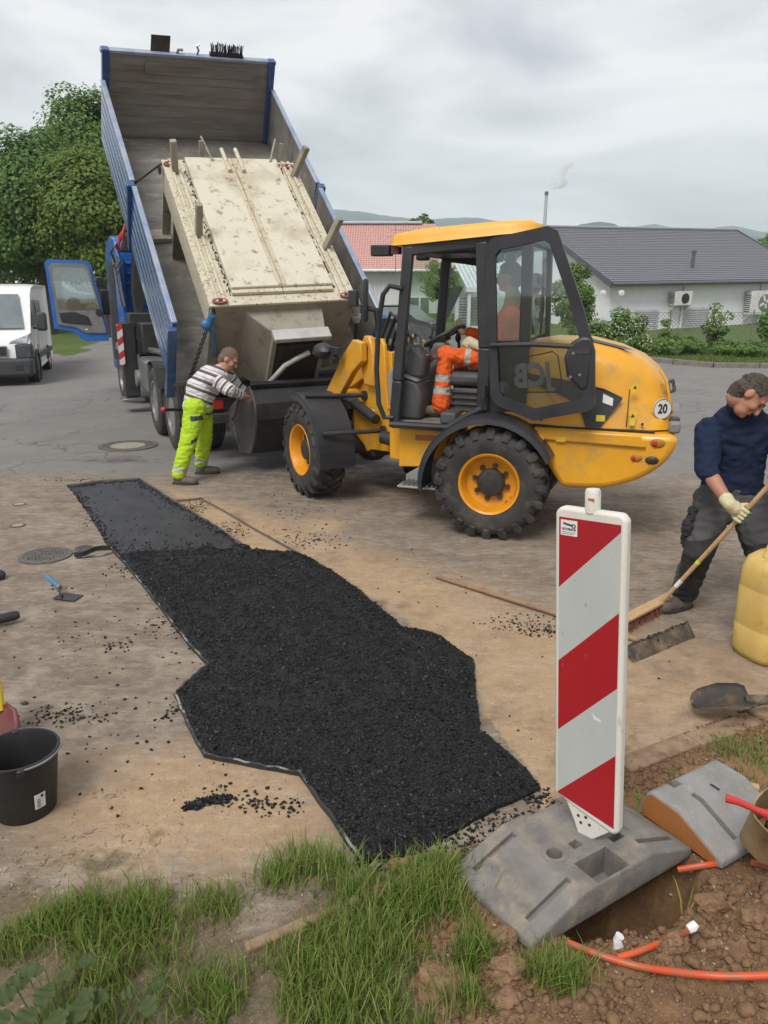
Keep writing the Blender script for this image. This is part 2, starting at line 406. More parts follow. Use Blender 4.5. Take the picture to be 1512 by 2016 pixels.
    grit = mixc(rng(streak, .47, .62, 0, .9), grit, (.36, .3, .235))
    grit = mixc(rng(flake, .54, .64, 0, .6), grit, (.36, .31, .255))
    grit = mixc(rng(flake, .45, .34, 0, .5), grit, (.14, .115, .092))
    grit = mixc(rng(fine, .5, .68, 0, .55), grit, (.1, .08, .065))
    df = attr('dust'); gf = attr('grit')
    gfac = rng(math_('ADD', gf, math_('MULTIPLY', rng(streak, .3, .7, -.5, .5), .8)), .3, .7)
    base = mixc(gfac, road, grit)
    dfac = rng(math_('ADD', df, math_('MULTIPLY', rng(math_('ADD', mid, math_('MULTIPLY', big, .8)), .6, 1.2, -.5, .5), .75)), .3, .72)
    base = mixc(dfac, base, sand)
    damp = math_('MULTIPLY', rng(math_('ADD', math_('MULTIPLY', big, .6), math_('MULTIPLY', mid, .4)), .5, .63, 0, .55), attr('grit'))
    base = mixc(damp, base, (.135, .105, .08))
    wear = math_('MULTIPLY', rng(noise_(2.2, 8, .7), .56, .68, 0, .5), attr('grit'))
    base = mixc(wear, base, (.4, .335, .265))
    # soil of the verge
    soil = mixc(rng(mid, .35, .65), (.22, .128, .066), (.13, .073, .038))
    soil = mixc(rng(fine2, .5, .7, 0, .75), soil, (.3, .185, .1))
    soil = mixc(rng(big, .5, .65, 0, .5), soil, (.34, .205, .11))
    soil = mixc(rng(fine, .58, .72, 0, .5), soil, (.055, .032, .02))
    sfac = rng(math_('ADD', attr('soil'), rng(mid, .3, .7, -.35, .35)), .35, .65)
    base = mixc(sfac, base, soil)
    humus = mixc(rng(fine2, .4, .65), (.12, .092, .058), (.19, .15, .1))
    hfac = rng(math_('ADD', attr('humus'), rng(mid, .3, .7, -.4, .4)), .35, .65)
    base = mixc(hfac, base, humus)
    lawn = mixc(rng(mid, .35, .65), (.085, .135, .03), (.06, .1, .022))
    lawn = mixc(rng(big, .45, .7, 0, .6), lawn, (.13, .16, .045))
    base = mixc(rng(attr('lawn'), .45, .55), base, lawn)
    L.new(base, p.inputs['Base Color'])
    p.inputs['Roughness'].default_value = .88; p.inputs['Specular IOR Level'].default_value = .25
    hh = math_('ADD', math_('MULTIPLY', fine, .35), math_('ADD', math_('ADD', math_('MULTIPLY', fine2, .6), math_('MULTIPLY', flake, .18)), math_('MULTIPLY', spk, .35)))
    hh = math_('SUBTRACT', hh, math_('MULTIPLY', crack, 1.2))
    bp = N.new('ShaderNodeBump'); bp.inputs['Strength'].default_value = .55; bp.inputs['Distance'].default_value = .01
    L.new(hh, bp.inputs['Height']); L.new(bp.outputs[0], p.inputs['Normal'])
    return m
M_GROUND = ground_mat()
def set_attr(me, name, vals):
    a = me.attributes.new(name, 'FLOAT', 'POINT'); a.data.foreach_set('value', np.asarray(vals, dtype=np.float32))
def ground_masks(P):
    x, y = P[:, 0], P[:, 1]
    dp = seg_dist(P, PATCH) * np.where(inside(P, PATCH), 0, 1)
    dust = np.zeros(len(P)); 
    # sand swept to the right of the patch, thinner to the left
    px = np.interp(y, [2.3, 2.9, 3.3, 4.0, 4.8, 5.6, 6.6, 8.6], [.6, .68, .55, .45, .05, -.45, -1.3, -2.8])
    r = x - px
    dust = np.where(r > 0, 1.05 - r / np.interp(y, [2.5, 3.5, 4.5, 6, 8, 9], [4.5, 3.6, 2.3, 1.25, .7, .4]), 0)
    dust = np.clip(dust, 0, 1) * (1 - sstep(y, 7.0, 9.2))
    dl = np.clip(1.0 - np.hypot((x + .75) / .95, (y - 2.75) / .62), 0, 1) ** .6
    dust = np.maximum(dust, np.where(r <= 0, dl, 0))
    dust = np.maximum(dust, np.clip(1 - np.hypot((x + .55) / .5, (y - 6.7) / .8), 0, 1) * .9)
    grit = (1 - sstep(y, 7.2, 10.2)) * (1 - sstep(np.abs(x + .3), 5, 9))
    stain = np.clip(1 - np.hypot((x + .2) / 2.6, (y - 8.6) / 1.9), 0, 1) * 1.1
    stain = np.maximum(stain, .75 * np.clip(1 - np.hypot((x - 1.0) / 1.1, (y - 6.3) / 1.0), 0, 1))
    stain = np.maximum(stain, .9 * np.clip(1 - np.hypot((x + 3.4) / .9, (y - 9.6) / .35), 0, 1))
    v = kerb_y(x) - y
    soil = sstep(v + (fbm(P, 4, 77) - .5) * .3, -.03, .12) * (y < 5) * sstep(x, -.25, .25)
    soil = np.maximum(soil, .62 * np.clip(1 - np.hypot((x - 1.4) / 1.0, (y - 3.05) / .45), 0, 1) * (y < 5))
    hum = sstep(v + (fbm(P, 4, 78) - .5) * .3, -.28, .1) * (y < 5) * (1 - sstep(x, -.1, .45))
    hum = np.maximum(hum, .5 * np.clip(1 - np.hypot((x + .95) / .55, (y - 2.35) / .3), 0, 1) * (y < 5))
    kl = np.interp(x, [-30, 0, 4, 9.3, 13, 30], [60, 60, 26, 22.0, 21.6, 20.5])
    lawn = ((y > kl + .12) & (y < 34) & (x > 2.5)) | ((y > 24.5) & (y < 45) & (x < -9.5 - (y - 24.5) * .2)) | ((y > 31) & (x > -1) & (x < 30) & (y < 60)) | (y > 60)
    return dict(dust=dust, grit=grit, stain=stain, soil=soil, humus=hum, lawn=lawn.astype(float))
gm_ = ~in_p & ~in_t
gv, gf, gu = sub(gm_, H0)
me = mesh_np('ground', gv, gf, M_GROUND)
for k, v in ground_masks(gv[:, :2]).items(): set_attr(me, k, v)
ground = bpy.data.objects.new('ground', me); COL.objects.link(ground); ground['kind'] = 'structure'
# sandy strip left between patch and saw cut, a little lower
tz = H0 - .028
tv_, tf_, _ = sub(in_t, tz); me = mesh_np('sand_strip', tv_, tf_, M_GROUND)
for k, v in ground_masks(tv_[:, :2]).items(): set_attr(me, k, np.ones(len(v)) * (.95 if k == 'dust' else 0))
o = bpy.data.objects.new('sand_strip', me); COL.objects.link(o); o['kind'] = 'structure'
# saw-cut face of the old road round patch and strip
M_CUT = mat('cut_road_edge', (.16, .13, .105), .9, col2=(.12, .11, .1), scale=40, bump=.4, bscale=120)
b = B()
def skirt(b, pts, closed, dz):
    n = len(pts); P = np.array([tuple(p) for p in pts]); h = ground_h(P)
    for i in range(n if closed else n - 1):
        j = (i + 1) % n
        b.add([(P[i][0], P[i][1], h[i]), (P[j][0], P[j][1], h[j]), (P[j][0], P[j][1], h[j] - dz), (P[i][0], P[i][1], h[i] - dz)], [(0, 1, 2, 3)])
skirt(b, PD, True, .09); skirt(b, [PD[ia]] + tv + [PD[ib]], False, .06)
struct('saw_cut_edge', b, M_CUT, recalc=False, smooth=0)

# ---- the new asphalt: rolled smooth at the far end, raked loose at the near end
def asphalt_mat(name, loose):
    m = bpy.data.materials.new(name); m.use_nodes = True; nt = m.node_tree; N = nt.nodes; L = nt.links; p = N['Principled BSDF']
    geo = N.new('ShaderNodeNewGeometry')
    v = N.new('ShaderNodeTexVoronoi'); v.inputs['Scale'].default_value = 95 if loose else 160; L.new(geo.outputs['Position'], v.inputs['Vector'])
    n = N.new('ShaderNodeTexNoise'); n.inputs['Scale'].default_value = 5; n.inputs['Detail'].default_value = 6; L.new(geo.outputs['Position'], n.inputs['Vector'])
    cr = N.new('ShaderNodeValToRGB'); cr.color_ramp.elements[0].position = .35; cr.color_ramp.elements[1].position = .7
    a, c = ((.004, .004, .005), (.008, .008, .009)) if loose else ((.022, .022, .027), (.045, .044, .051))
    cr.color_ramp.elements[0].color = a + (1,); cr.color_ramp.elements[1].color = c + (1,); L.new(n.outputs['Fac'], cr.inputs['Fac']); L.new(cr.outputs[0], p.inputs['Base Color'])
    rr = N.new('ShaderNodeMapRange'); rr.inputs['To Min'].default_value = .6 if loose else .3; rr.inputs['To Max'].default_value = .75 if loose else .55; L.new(n.outputs['Fac'], rr.inputs['Value']); L.new(rr.outputs[0], p.inputs['Roughness'])
    bp = N.new('ShaderNodeBump'); bp.inputs['Strength'].default_value = .9 if loose else .45; bp.inputs['Distance'].default_value = .012 if loose else .004
    L.new(v.outputs['Distance'], bp.inputs['Height']); L.new(bp.outputs[0], p.inputs['Normal'])
    return m
M_LOOSE = asphalt_mat('loose_asphalt', True); M_ROLLED = asphalt_mat('rolled_asphalt', False)
def loose_amt(P):                          # 1 where raked loose, 0 where rolled
    yb = np.interp(P[:, 0], [-1.8, -1.5, -1.0, -.6], [5.95, 5.95, 6.1, 6.45])
    d = yb - P[:, 1] + (fbm(P, 3, 41) - .5) * .55 + (fbm(P, 14, 43) - .5) * .2
    return sstep(d, -.12, .2), d
def patch_h(P):
    lo, d = loose_amt(P); e = seg_dist(P, [tuple(p) for p in PD]); 
    edge = sstep(e, 0, .07)
    hl = .016 + .03 * edge + (fbm(P, 5, 52) - .5) * .03 + np.sin((P[:, 0] * .8 + P[:, 1] * .6) * 42 + 5 * fbm(P, 2, 71)) * .0025 * fbm(P, 3, 72) + (fbm(P, 30, 53) - .5) * .012
    ridge = .03 * np.exp(-((d - .08) / .12) ** 2) * (.4 + 1.2 * fbm(P, 4, 57))
    hs = -.03 + (fbm(P, 4, 54) - .5) * .01 + (fbm(P, 40, 58) - .5) * .004 + .012 * (1 - sstep(e, 0, .12)) * fbm(P, 12, 59)
    return lo * hl + (1 - lo) * hs + ridge, lo
ph, lo = patch_h(V2)
pv_, pf_, pu = sub(in_p, ph)
me = mesh_np('asphalt_patch', pv_, pf_, [M_ROLLED, M_LOOSE])
me.polygons.foreach_set('material_index', (loose_amt(V2[FC[in_p]].mean(1))[0] > .5).astype(int))
pe = B(); P_ = np.array([tuple(p) for p in PD]); zz = patch_h(P_)[0]; lo_e = loose_amt(P_)[0]
for i in range(len(PD)):
    j = (i + 1) % len(PD); pe.add([(P_[i][0], P_[i][1], zz[i]), (P_[j][0], P_[j][1], zz[j]), (P_[j][0], P_[j][1], -.1), (P_[i][0], P_[i][1], -.1)], [(0, 1, 2, 3)])
struct('patch_flank', pe, M_LOOSE, recalc=False, smooth=0)
patch = bpy.data.objects.new('asphalt_patch', me); COL.objects.link(patch); patch['kind'] = 'structure'

# granules of the loose mix: small faceted stones, one mesh
M_GRAN = mat('asphalt_granules', (.0035, .0035, .004), .5, col2=(.008, .008, .009), scale=30, rvar=.2, spec=.38)
def granules(name, P, z, s0, s1, m, flat=.75, rnd=False):
    n = len(P); t = np.array([(1, 0, 0), (-1, 0, 0), (0, 1, 0), (0, -1, 0), (0, 0, 1), (0, 0, -1)], float)
    F8 = np.array([(0, 2, 4), (2, 1, 4), (1, 3, 4), (3, 0, 4), (2, 0, 5), (1, 2, 5), (3, 1, 5), (0, 3, 5)])
    if rnd:                                # rounder lumps: icosahedra
        bm = bmesh.new(); bmesh.ops.create_icosphere(bm, subdivisions=1, radius=1); bm.verts.ensure_lookup_table(); t = np.array([v.co[:] for v in bm.verts]); F8 = np.array([[v.index for v in f.verts] for f in bm.faces]); bm.free()
    sz = RNG.uniform(s0, s1, (n, 1, 1)) * RNG.uniform(.6, 1.25, (n, 1, 3))
    V = t[None] * sz + RNG.uniform(-.3, .3, (n, len(t), 3)) * sz
    ax = RNG.normal(size=(n, 3)); ax /= np.linalg.norm(ax, axis=1)[:, None]; an = RNG.uniform(0, 6.28, n)[:, None, None]
    K = np.cross(ax[:, None, :], V); dt = (V * ax[:, None, :]).sum(2, keepdims=True)
    V = V * np.cos(an) + K * np.sin(an) + ax[:, None, :] * dt * (1 - np.cos(an)); V[:, :, 2] *= flat
    V[:, :, :2] += P[:, None, :]; V[:, :, 2] += z[:, None]
    F = (F8[None] + (np.arange(n) * len(t))[:, None, None]).reshape(-1, 3)
    me = mesh_np(name, V.reshape(-1, 3), F, m, rnd)
    o = bpy.data.objects.new(name, me); COL.objects.link(o); o['kind'] = 'stuff'; return o
Q = np.column_stack([RNG.uniform(-2.2, .9, 190000), RNG.uniform(2.3, 6.6, 190000)])
Q = Q[inside(Q, [tuple(p) for p in PD])]; Q = Q[loose_amt(Q)[0] > RNG.uniform(.25, 1, len(Q))]
qh, _ = patch_h(Q)
o = granules('loose_asphalt_granules', Q, qh + .001, .003, .0085, M_GRAN); tag(o, 'loose black asphalt granules raked across the near half of the patch', 'asphalt')
QB = Q[:2600]; o = granules('coarse_asphalt_granules', QB, patch_h(QB)[0] + .003, .008, .014, M_GRAN); tag(o, 'coarser stones in the loose black asphalt', 'asphalt')
Q2 = np.column_stack([RNG.uniform(-3.6, -.9, 40000), RNG.uniform(5.6, 8.7, 40000)]); Q2 = Q2[inside(Q2, [tuple(p) for p in PD])]; Q2 = Q2[loose_amt(Q2)[0] < .5]
e2 = seg_dist(Q2, [tuple(p) for p in PD]); l2 = loose_amt(Q2)[1]; pr_ = .9 * np.exp(-(e2 / .07) ** 2) + .012 + .55 * np.exp(-np.abs(l2) / .16)
Q2 = Q2[RNG.uniform(0, 1, len(Q2)) < pr_ * fbm(Q2, 4, 66)]
o = granules('edge_crumbs', Q2, patch_h(Q2)[0] + .003, .004, .013, M_GRAN); tag(o, 'black crumbs along the edges of the rolled asphalt strip', 'asphalt crumbs')
# crumbs dropped round about
def scatter(cx, cy, rx, ry, n, p=1.0):
    a = RNG.uniform(0, 6.28, n); r = RNG.uniform(0, 1, n) ** p; a = a[: int(n * .62)]; r = r[: int(n * .62)]; return np.column_stack([cx + np.cos(a) * r * rx, cy + np.sin(a) * r * ry])
cr_ = []
for (px, py, rx, ry, n) in [(235, 1270, .1, .12, 60), (320, 1225, .1, .14, 50), (345, 1245, .12, .2, 60), (130, 1410, .25, .12, 220), (410, 1580, .02, .02, 60), (385, 1588, .04, .03, 120), (440, 1575, .05, .03, 90),
                            (540, 1590, .14, .07, 130), (470, 1570, .2, .1, 80), (860, 1690, .3, .1, 420), (1000, 1620, .2, .08, 260), (1060, 1570, .12, .08, 160), (1080, 1240, .25, .12, 260), (1020, 1225, .3, .15, 160),
                            (440, 1050, .22, .4, 420), (380, 1000, .15, .4, 260), (620, 1065, .35, .25, 200), (200, 1010, .1, .5, 160), (250, 1120, .15, .4, 140), (300, 1450, .6, .6, 120), (180, 1250, .9, 1.0, 150),
                            (580, 1010, .7, 1.0, 160), (700, 1300, 3, 2, 260), (250, 1060, .1, .3, 80), (770, 1705, .2, .05, 200), (345, 1400, .05, .15, 60), (150, 945, .4, .1, 90), (900, 1650, .25, .08, 200)]:
    c = G(px, py); cr_.append(scatter(c.x, c.y, rx, ry, n, .8))
cr_ = np.concatenate(cr_); cr_ = cr_[~inside(cr_, [tuple(p) for p in PD])]
o = granules('asphalt_crumbs', cr_, ground_h(cr_) + .003, .003, .012, M_GRAN); tag(o, 'black asphalt crumbs strewn over the dusty ground round the patch', 'asphalt crumbs')
# little swept-up heap of crumbs left of the patch
hp = []
for k in range(520):
    t = random.random(); a = G(368 + 85 * t, 1590 - 14 * math.sin(t * 1.7) ); hp.append((a.x + random.gauss(0, .008), a.y + random.gauss(0, .012)))
hp = np.array(hp)
o = granules('asphalt_crumb_heap', hp, ground_h(hp) + np.abs(RNG.normal(0, .006, len(hp))), .004, .011, M_GRAN); tag(o, 'small swept streak of black asphalt crumbs on tan dust', 'asphalt crumbs')

# grit and pebbles on the dusty ground
M_PEB = mat('pale_grit', (.34, .27, .2), .9, col2=(.2, .15, .11), scale=20)
Q = np.column_stack([RNG.uniform(-2.2, 2.6, 30000), 1.6 + 4.4 * RNG.uniform(0, 1, 30000) ** 1.4]); Q = Q[fbm(Q, 2.2, 15) > .42]; Q = Q[~inside(Q, [tuple(p) for p in PD])]
o = granules('road_grit', Q, ground_h(Q) + .001, .001, .0042, M_PEB); tag(o, 'fine pale grit lying over the dusty road', 'grit')
# clods of soil on the verge
M_CLOD = mat('soil_clods', (.21, .12, .06), .95, col2=(.12, .068, .036), scale=25, bump=.5, bscale=120)
Q = np.column_stack([RNG.uniform(.1, 2.4, 30000), RNG.uniform(1.4, 3.6, 30000)]); v = kerb_y(Q[:, 0]) - Q[:, 1]
keep = (v > -.02) & (fbm(Q, 3, 91) > .42); Q = Q[keep][:9000]
sz = ground_h(Q)
o = granules('soil_clods', Q[:7500], sz[:7500] + .002, .003, .011, M_CLOD, rnd=True); tag(o, 'crumbly brown soil clods beside the hole', 'soil')
o = granules('larger_soil_clods', Q[7500:], sz[7500:] + .004, .01, .024, M_CLOD, rnd=True); tag(o, 'larger lumps of brown soil heaped at the verge', 'soil')

Q = np.column_stack([RNG.uniform(.2, 2.2, 1500), RNG.uniform(1.4, 3.3, 1500)]); Q = Q[(kerb_y(Q[:, 0]) - Q[:, 1]) > .02][:520]
o = granules('soil_pebbles', Q, ground_h(Q) + .004, .003, .009, M_PEB, rnd=True); tag(o, 'pale pebbles scattered in the dug soil', 'pebbles')
# ================================================================== KERB AND EDGING STONES
M_KERB = mat('sandy_kerb_concrete', (.3, .205, .13), .9, col2=(.2, .13, .08), scale=14, dirt=(.13, .085, .05), dscale=9, dlo=.48, dhi=.66, bump=.35, bscale=90)
kerbs = thing('garden_kerb', 'row of sandy concrete edging stones between road and verge', 'kerb')
def edging(a, b, n, wdt, dz, gap=.006):
    a, b = Vector(a), Vector(b)
    for k in range(n):
        p, q = a.lerp(b, k / n), a.lerp(b, (k + 1) / n); t = (q - p).normalized(); p = p + t * gap; q = q - t * gap
        hz = float(ground_h(np.array([[(p.x + q.x) / 2, (p.y + q.y) / 2]]))[0]); jz = random.uniform(-.006, .006)
        bb = B().bar((p.x, p.y, hz - .05 + dz + jz), (q.x, q.y, hz - .05 + dz + jz + random.uniform(-.006, .006)), wdt, .12)
        obj('edging_stone', bb, M_KERB, kerbs, bevel=.008)
edging(G(480, 1876).xy, G(905, 1688).xy, 2, .04, .022)
edging(G(1225, 1512).xy, G(1700, 1335).xy, 4, .11, .004)
edging(G(170, 1778).xy, G(470, 1800).xy, 3, .06, -.012)
# far kerb of the lawn on the right
M_KERB2 = mat('grey_kerb', (.2, .175, .155), .9, col2=(.14, .12, .105), scale=8, bump=.2)
kl = [(4, 26), (9.3, 22), (13, 21.6), (22, 21.1)]
kb = thing('lawn_kerb', 'low brown-grey kerb along the lawn behind the loader', 'kerb')
for i in range(3):
    a, b_ = Vector(kl[i]), Vector(kl[i + 1]); n = max(1, int((b_ - a).length / 1.0))
    for k in range(n):
        p, q = a.lerp(b_, k / n), a.lerp(b_, (k + .985) / n)
        obj('kerb_stone', B().bar((p.x, p.y, GZ(p.y) + .03), (q.x, q.y, GZ(q.y) + .03), .14, .22), M_KERB2, kb, bevel=.02)

# ================================================================== HILLS, HAZE
M_HILL = mat('hazed_wooded_hill', (.02, .043, .058), .95, col2=(.03, .058, .07), scale=.03, bump=0)  # blue of the distance haze is mixed into the hill colour
def hill(name, ridge_px, dist, label_seed, depth):
    xs = [p[0] for p in ridge_px]; ys = [p[1] for p in ridge_px]; b = B(); n = 260; rows = []
    for k in range(n + 1):
        x = xs[0] + (xs[-1] - xs[0]) * k / n; y = np.interp(x, xs, ys)
        X = (x - 756) / 1514 * dist
        h = (510 - y) / 1514 * dist + (noise.fractal(Vector((X * .02, label_seed, 0)), 1, 2, 4)) * dist * .0012 + random.uniform(0, .0012) * dist
        Z0 = CAM_H + dist * LEVEL
        rows.append([(X * (1 + j * depth), dist * (1 + j * depth), Z0 - 25 + (h + 25) * math.sin(min(1, j / 3) * PI / 2) + (0 if j < 4 else -(j - 3) * .2 * h)) for j in range(5)])
    for k in range(n):
        for j in range(4): b.add([rows[k][j], rows[k + 1][j], rows[k + 1][j + 1], rows[k][j + 1]], [(0, 1, 2, 3)])
    return struct(name, b, M_HILL, recalc=False)
hill('hills', [(-900, 420), (-400, 395), (0, 410), (300, 400), (500, 396), (640, 398), (700, 402), (770, 413), (830, 420), (880, 416), (930, 416), (980, 426), (1060, 436), (1105, 441), (1160, 436), (1200, 438),
               (1260, 429), (1320, 443), (1360, 439), (1400, 433), (1450, 444), (1512, 452), (1700, 430), (2000, 420), (2500, 440)], 1500, 3.1, .07)
hill('near_hills', [(-900, 470), (0, 440), (400, 425), (640, 420), (720, 428), (800, 440), (900, 445), (1000, 448), (1108, 446), (1118, 434), (1150, 427), (1178, 430), (1190, 440), (1215, 437), (1232, 446), (1300, 452), (1400, 455), (1460, 462), (1512, 474), (1700, 470), (2400, 460)], 900, 8.7, .06)
hz = B(); hz.box(-1700, 1700, -40, 1990, -8, 150)
for i in range(len(hz.v)):
    x, y, z = hz.v[i]; hz.v[i] = (x, y, z + y * LEVEL)
m = bpy.data.materials.new('haze_air'); m.use_nodes = True; nt = m.node_tree; nt.nodes.remove(nt.nodes['Principled BSDF'])
pv = nt.nodes.new('ShaderNodeVolumePrincipled'); pv.inputs['Color'].default_value = (.84, .93, 1.0, 1); pv.inputs['Density'].default_value = .00042
nt.links.new(pv.outputs[0], nt.nodes['Material Output'].inputs['Volume'])
o = obj('haze', hz, m, smooth=0); o['kind'] = 'stuff'; tag(o, 'pale blue haze in front of the far hills', 'haze')

# ================================================================== TREES AND SHRUBS
M_BARK = mat('bark', (.09, .07, .05), .9, col2=(.05, .04, .03), scale=12, bump=.5, bscale=40)
M_LEAF1 = leafmat('leaf_dark', (.09, .175, .045), (.135, .24, .062), (.19, .3, .085))
M_LEAF2 = leafmat('leaf_light', (.12, .19, .035), (.17, .25, .05), (.23, .31, .07))
M_LEAF3 = leafmat('leaf_mid', (.095, .175, .042), (.145, .245, .06), (.2, .31, .085))
def leaves(P, Nn, sz):                    # P (n,3) centres; each leaf a small folded quad pair
    n = len(P); a = RNG.normal(size=(n, 3)); a /= np.linalg.norm(a, axis=1)[:, None]
    nrm = Nn + RNG.normal(size=(n, 3)) * .4; nrm /= np.linalg.norm(nrm, axis=1)[:, None] + 1e-9
    u = np.cross(nrm, a); u /= np.linalg.norm(u, axis=1)[:, None] + 1e-9; v = np.cross(nrm, u); s = sz[:, None]
    V = np.stack([P - u * s * .5, P - u * s * .1 + v * s * .38, P + u * s * .55 - nrm * s * .12, P - u * s * .1 - v * s * .38], 1)
    F = np.array([(0, 3, 2, 1)])[None] + (np.arange(n) * 4)[:, None, None]
    return V.reshape(-1, 3), F.reshape(-1, 4)
def crown_pts(c, r, n_clump, n_leaf, cl_r, seed, low=-.9):
    rg = np.random.default_rng(seed); out = []; nn = []
    for k in range(n_clump):
        while True:
            d = rg.normal(size=3); d /= np.linalg.norm(d)
            if d[2] > low: break
        rad = rg.uniform(.45, 1.0) ** .6; q = np.array(c) + d * np.array(r) * rad * (.85 + .3 * rg.random())
        m = int(n_leaf * rg.uniform(.6, 1.3)); dd = rg.normal(size=(m, 3)); dd /= np.linalg.norm(dd, axis=1)[:, None]
        rr = cl_r * rg.uniform(.7, 1.3) * rg.uniform(.3, 1, (m, 1)) ** .5
        out.append(q + dd * rr * np.array([1, 1, .7])); rad_ = (out[-1] - np.array(c)) / np.array(r); rad_ /= np.linalg.norm(rad_, axis=1)[:, None] + 1e-6; nn.append(rad_ * .9 + dd * .35 + np.array([0, 0, .55]))
    return np.concatenate(out), np.concatenate(nn)
def tree(name, label, base, h_trunk, c, r, n_clump, n_leaf, cl_r, leaf, m, seed, group=None, trunk_r=.2, cat='tree'):
    t = thing(name, label, cat, base, group=group); rg = random.Random(seed); c = Vector(c) - Vector(base)
    b = B(); b.tube([(0, 0, -.1), (.03, .02, h_trunk * .5), (0, .03, h_trunk), (.05, 0, (c.z + h_trunk) / 2), tuple(c + Vector((0, 0, r[2] * .5)))], [trunk_r * 1.25, trunk_r, trunk_r * .85, trunk_r * .5, trunk_r * .1], 10)
    for k in range(9):
        a = rg.uniform(0, 6.28); d = Vector((math.cos(a) * r[0], math.sin(a) * r[1], rg.uniform(-.3, .6) * r[2])) * .75; s = Vector((0, 0, h_trunk + rg.uniform(0, .5) * (c.z - h_trunk)))
        b.tube([s, s.lerp(c + d, .5) + Vector((0, 0, .1)), c + d], [trunk_r * .42, trunk_r * .25, trunk_r * .06], 6)
    obj('trunk', b, M_BARK, t)
    P, Nn = crown_pts(c, r, n_clump, n_leaf, cl_r, seed)
    V, F = leaves(P, Nn, np.random.default_rng(seed).uniform(leaf * .7, leaf * 1.3, len(P)))
    me = mesh_np('crown', V, F, m, False); o = bpy.data.objects.new('crown', me); COL.objects.link(o); o.parent = t
    return t
def tree_px(name, label, cx, cy, Y, rx, rz, base_px_y=None, **k):
    c = AT(cx, cy, Y); base = (c.x, c.y, GZ(c.y)); s = Y / 1514 / .96
    return tree(name, label, base, k.pop('ht', 2.0), c, (rx * s, rx * s * k.pop('ry', .9), rz * s), **k)
grp = 'street trees left of the truck'
tree_px('street_tree', 'big dark green maple at the left edge of the picture', -20, 440, 33, 140, 120, n_clump=200, n_leaf=330, cl_r=1.0, leaf=.15, m=M_LEAF3, seed=1, group=grp, trunk_r=.22)
tree_px('street_tree', 'tallest green maple right behind the blue tipper bed', 190, 365, 35, 95, 140, n_clump=210, n_leaf=330, cl_r=.95, leaf=.15, m=M_LEAF3, seed=2, group=grp, trunk_r=.25)
tree_px('street_tree', 'yellowish green maple standing above the open truck door', 185, 430, 29, 80, 100, n_clump=180, n_leaf=330, cl_r=.75, leaf=.13, m=M_LEAF2, seed=3, group=grp, trunk_r=.19, ht=2.2)
tree_px('street_tree', 'dark green maple behind the white van roof', 70, 415, 30, 90, 115, n_clump=190, n_leaf=330, cl_r=.85, leaf=.14, m=M_LEAF1, seed=4, group=grp, trunk_r=.22)
tree_px('ball_tree', 'small round-crowned ball tree before the white shed wall', 866, 556, 34, 30, 36, n_clump=50, n_leaf=160, cl_r=.28, leaf=.085, m=M_LEAF3, seed=5, trunk_r=.07, ht=1.0)
tree_px('ball_tree', 'green bushy tree behind the loader cab at the house gable', 1128, 590, 27.5, 34, 60, n_clump=56, n_leaf=200, cl_r=.33, leaf=.085, m=M_LEAF3, seed=6, trunk_r=.07, ht=.8)
tree_px('distant_tree', 'far green treetop showing above the red roof', 828, 455, 60, 22, 26, n_clump=40, n_leaf=60, cl_r=.5, leaf=.25, m=M_LEAF3, seed=7, ht=1.5)
tree_px('distant_tree', 'far green tree beyond the right end of the grey roof', 1515, 492, 60, 22, 22, n_clump=40, n_leaf=60, cl_r=.5, leaf=.25, m=M_LEAF3, seed=17, ht=1.5)
def shrub(name, label, cx, cy, Y, rx, rz, n_clump, n_leaf, cl_r, leaf, m, seed, group=None):
    c = AT(cx, cy, Y); base = Vector((c.x, c.y, GZ(c.y))); s = Y / 1514 / .96; t = thing(name, label, 'shrub', base, group=group); c = c - base
    P, Nn = crown_pts(c, (rx * s, rx * s * .7, rz * s), n_clump, n_leaf, cl_r, seed, -1); P[:, 2] = np.maximum(P[:, 2], .03)
    V, F = leaves(P, Nn, np.random.default_rng(seed).uniform(leaf * .7, leaf * 1.3, len(P)))
    me = mesh_np('foliage', V, F, m, False); o = bpy.data.objects.new('foliage', me); COL.objects.link(o); o.parent = t
    b = B(); rg = random.Random(seed)
    for k in range(9): b.tube([(rg.uniform(-.2, .2), rg.uniform(-.1, .1), -.1), (c.x + rg.uniform(-.6, .6) * rx * s, c.y + rg.uniform(-.3, .3), c.z + rz * s * rg.uniform(.2, 1.0))], [.02, .005], 5)
    obj('stem', b, M_BARK, t)
grp = 'shrubs along the fence'
shrub('hedge_shrub', 'leafy shrub with pale blossoms right of the loader cab', 1222, 662, 25.5, 54, 40, 56, 110, .3, .1, M_LEAF3, 8, grp)
shrub('hedge_shrub', 'tall thin sapling shrub in front of the right shutter', 1412, 648, 25.5, 20, 52, 26, 45, .2, .1, M_LEAF3, 9, grp)
shrub('hedge_shrub', 'low spreading green shrub between blossom shrub and sapling', 1325, 682, 25, 60, 12, 40, 90, .3, .1, M_LEAF3, 10, grp)
shrub('hedge_shrub', 'slim upright shrub just before the chain-link fence', 1312, 662, 25.4, 12, 28, 12, 50, .16, .09, M_LEAF2, 18, grp)
shrub('hedge_shrub', 'low weedy shrub at the foot of the sapling', 1460, 686, 24.6, 60, 12, 36, 70, .2, .09, M_LEAF3, 11, grp)
shrub('hedge_shrub', 'pale green shrub cut by the right picture edge', 1512, 640, 25.5, 16, 30, 20, 60, .2, .1, M_LEAF3, 12, grp)
shrub('hedge_shrub', 'low green shrub behind the loader bonnet', 1160, 668, 25, 40, 30, 36, 90, .26, .1, M_LEAF1, 13, grp)
shrub('hedge_shrub', 'small yellowish conifer beside the white porch', 912, 610, 31, 14, 28, 18, 80, .2, .08, M_LEAF2, 14, None)
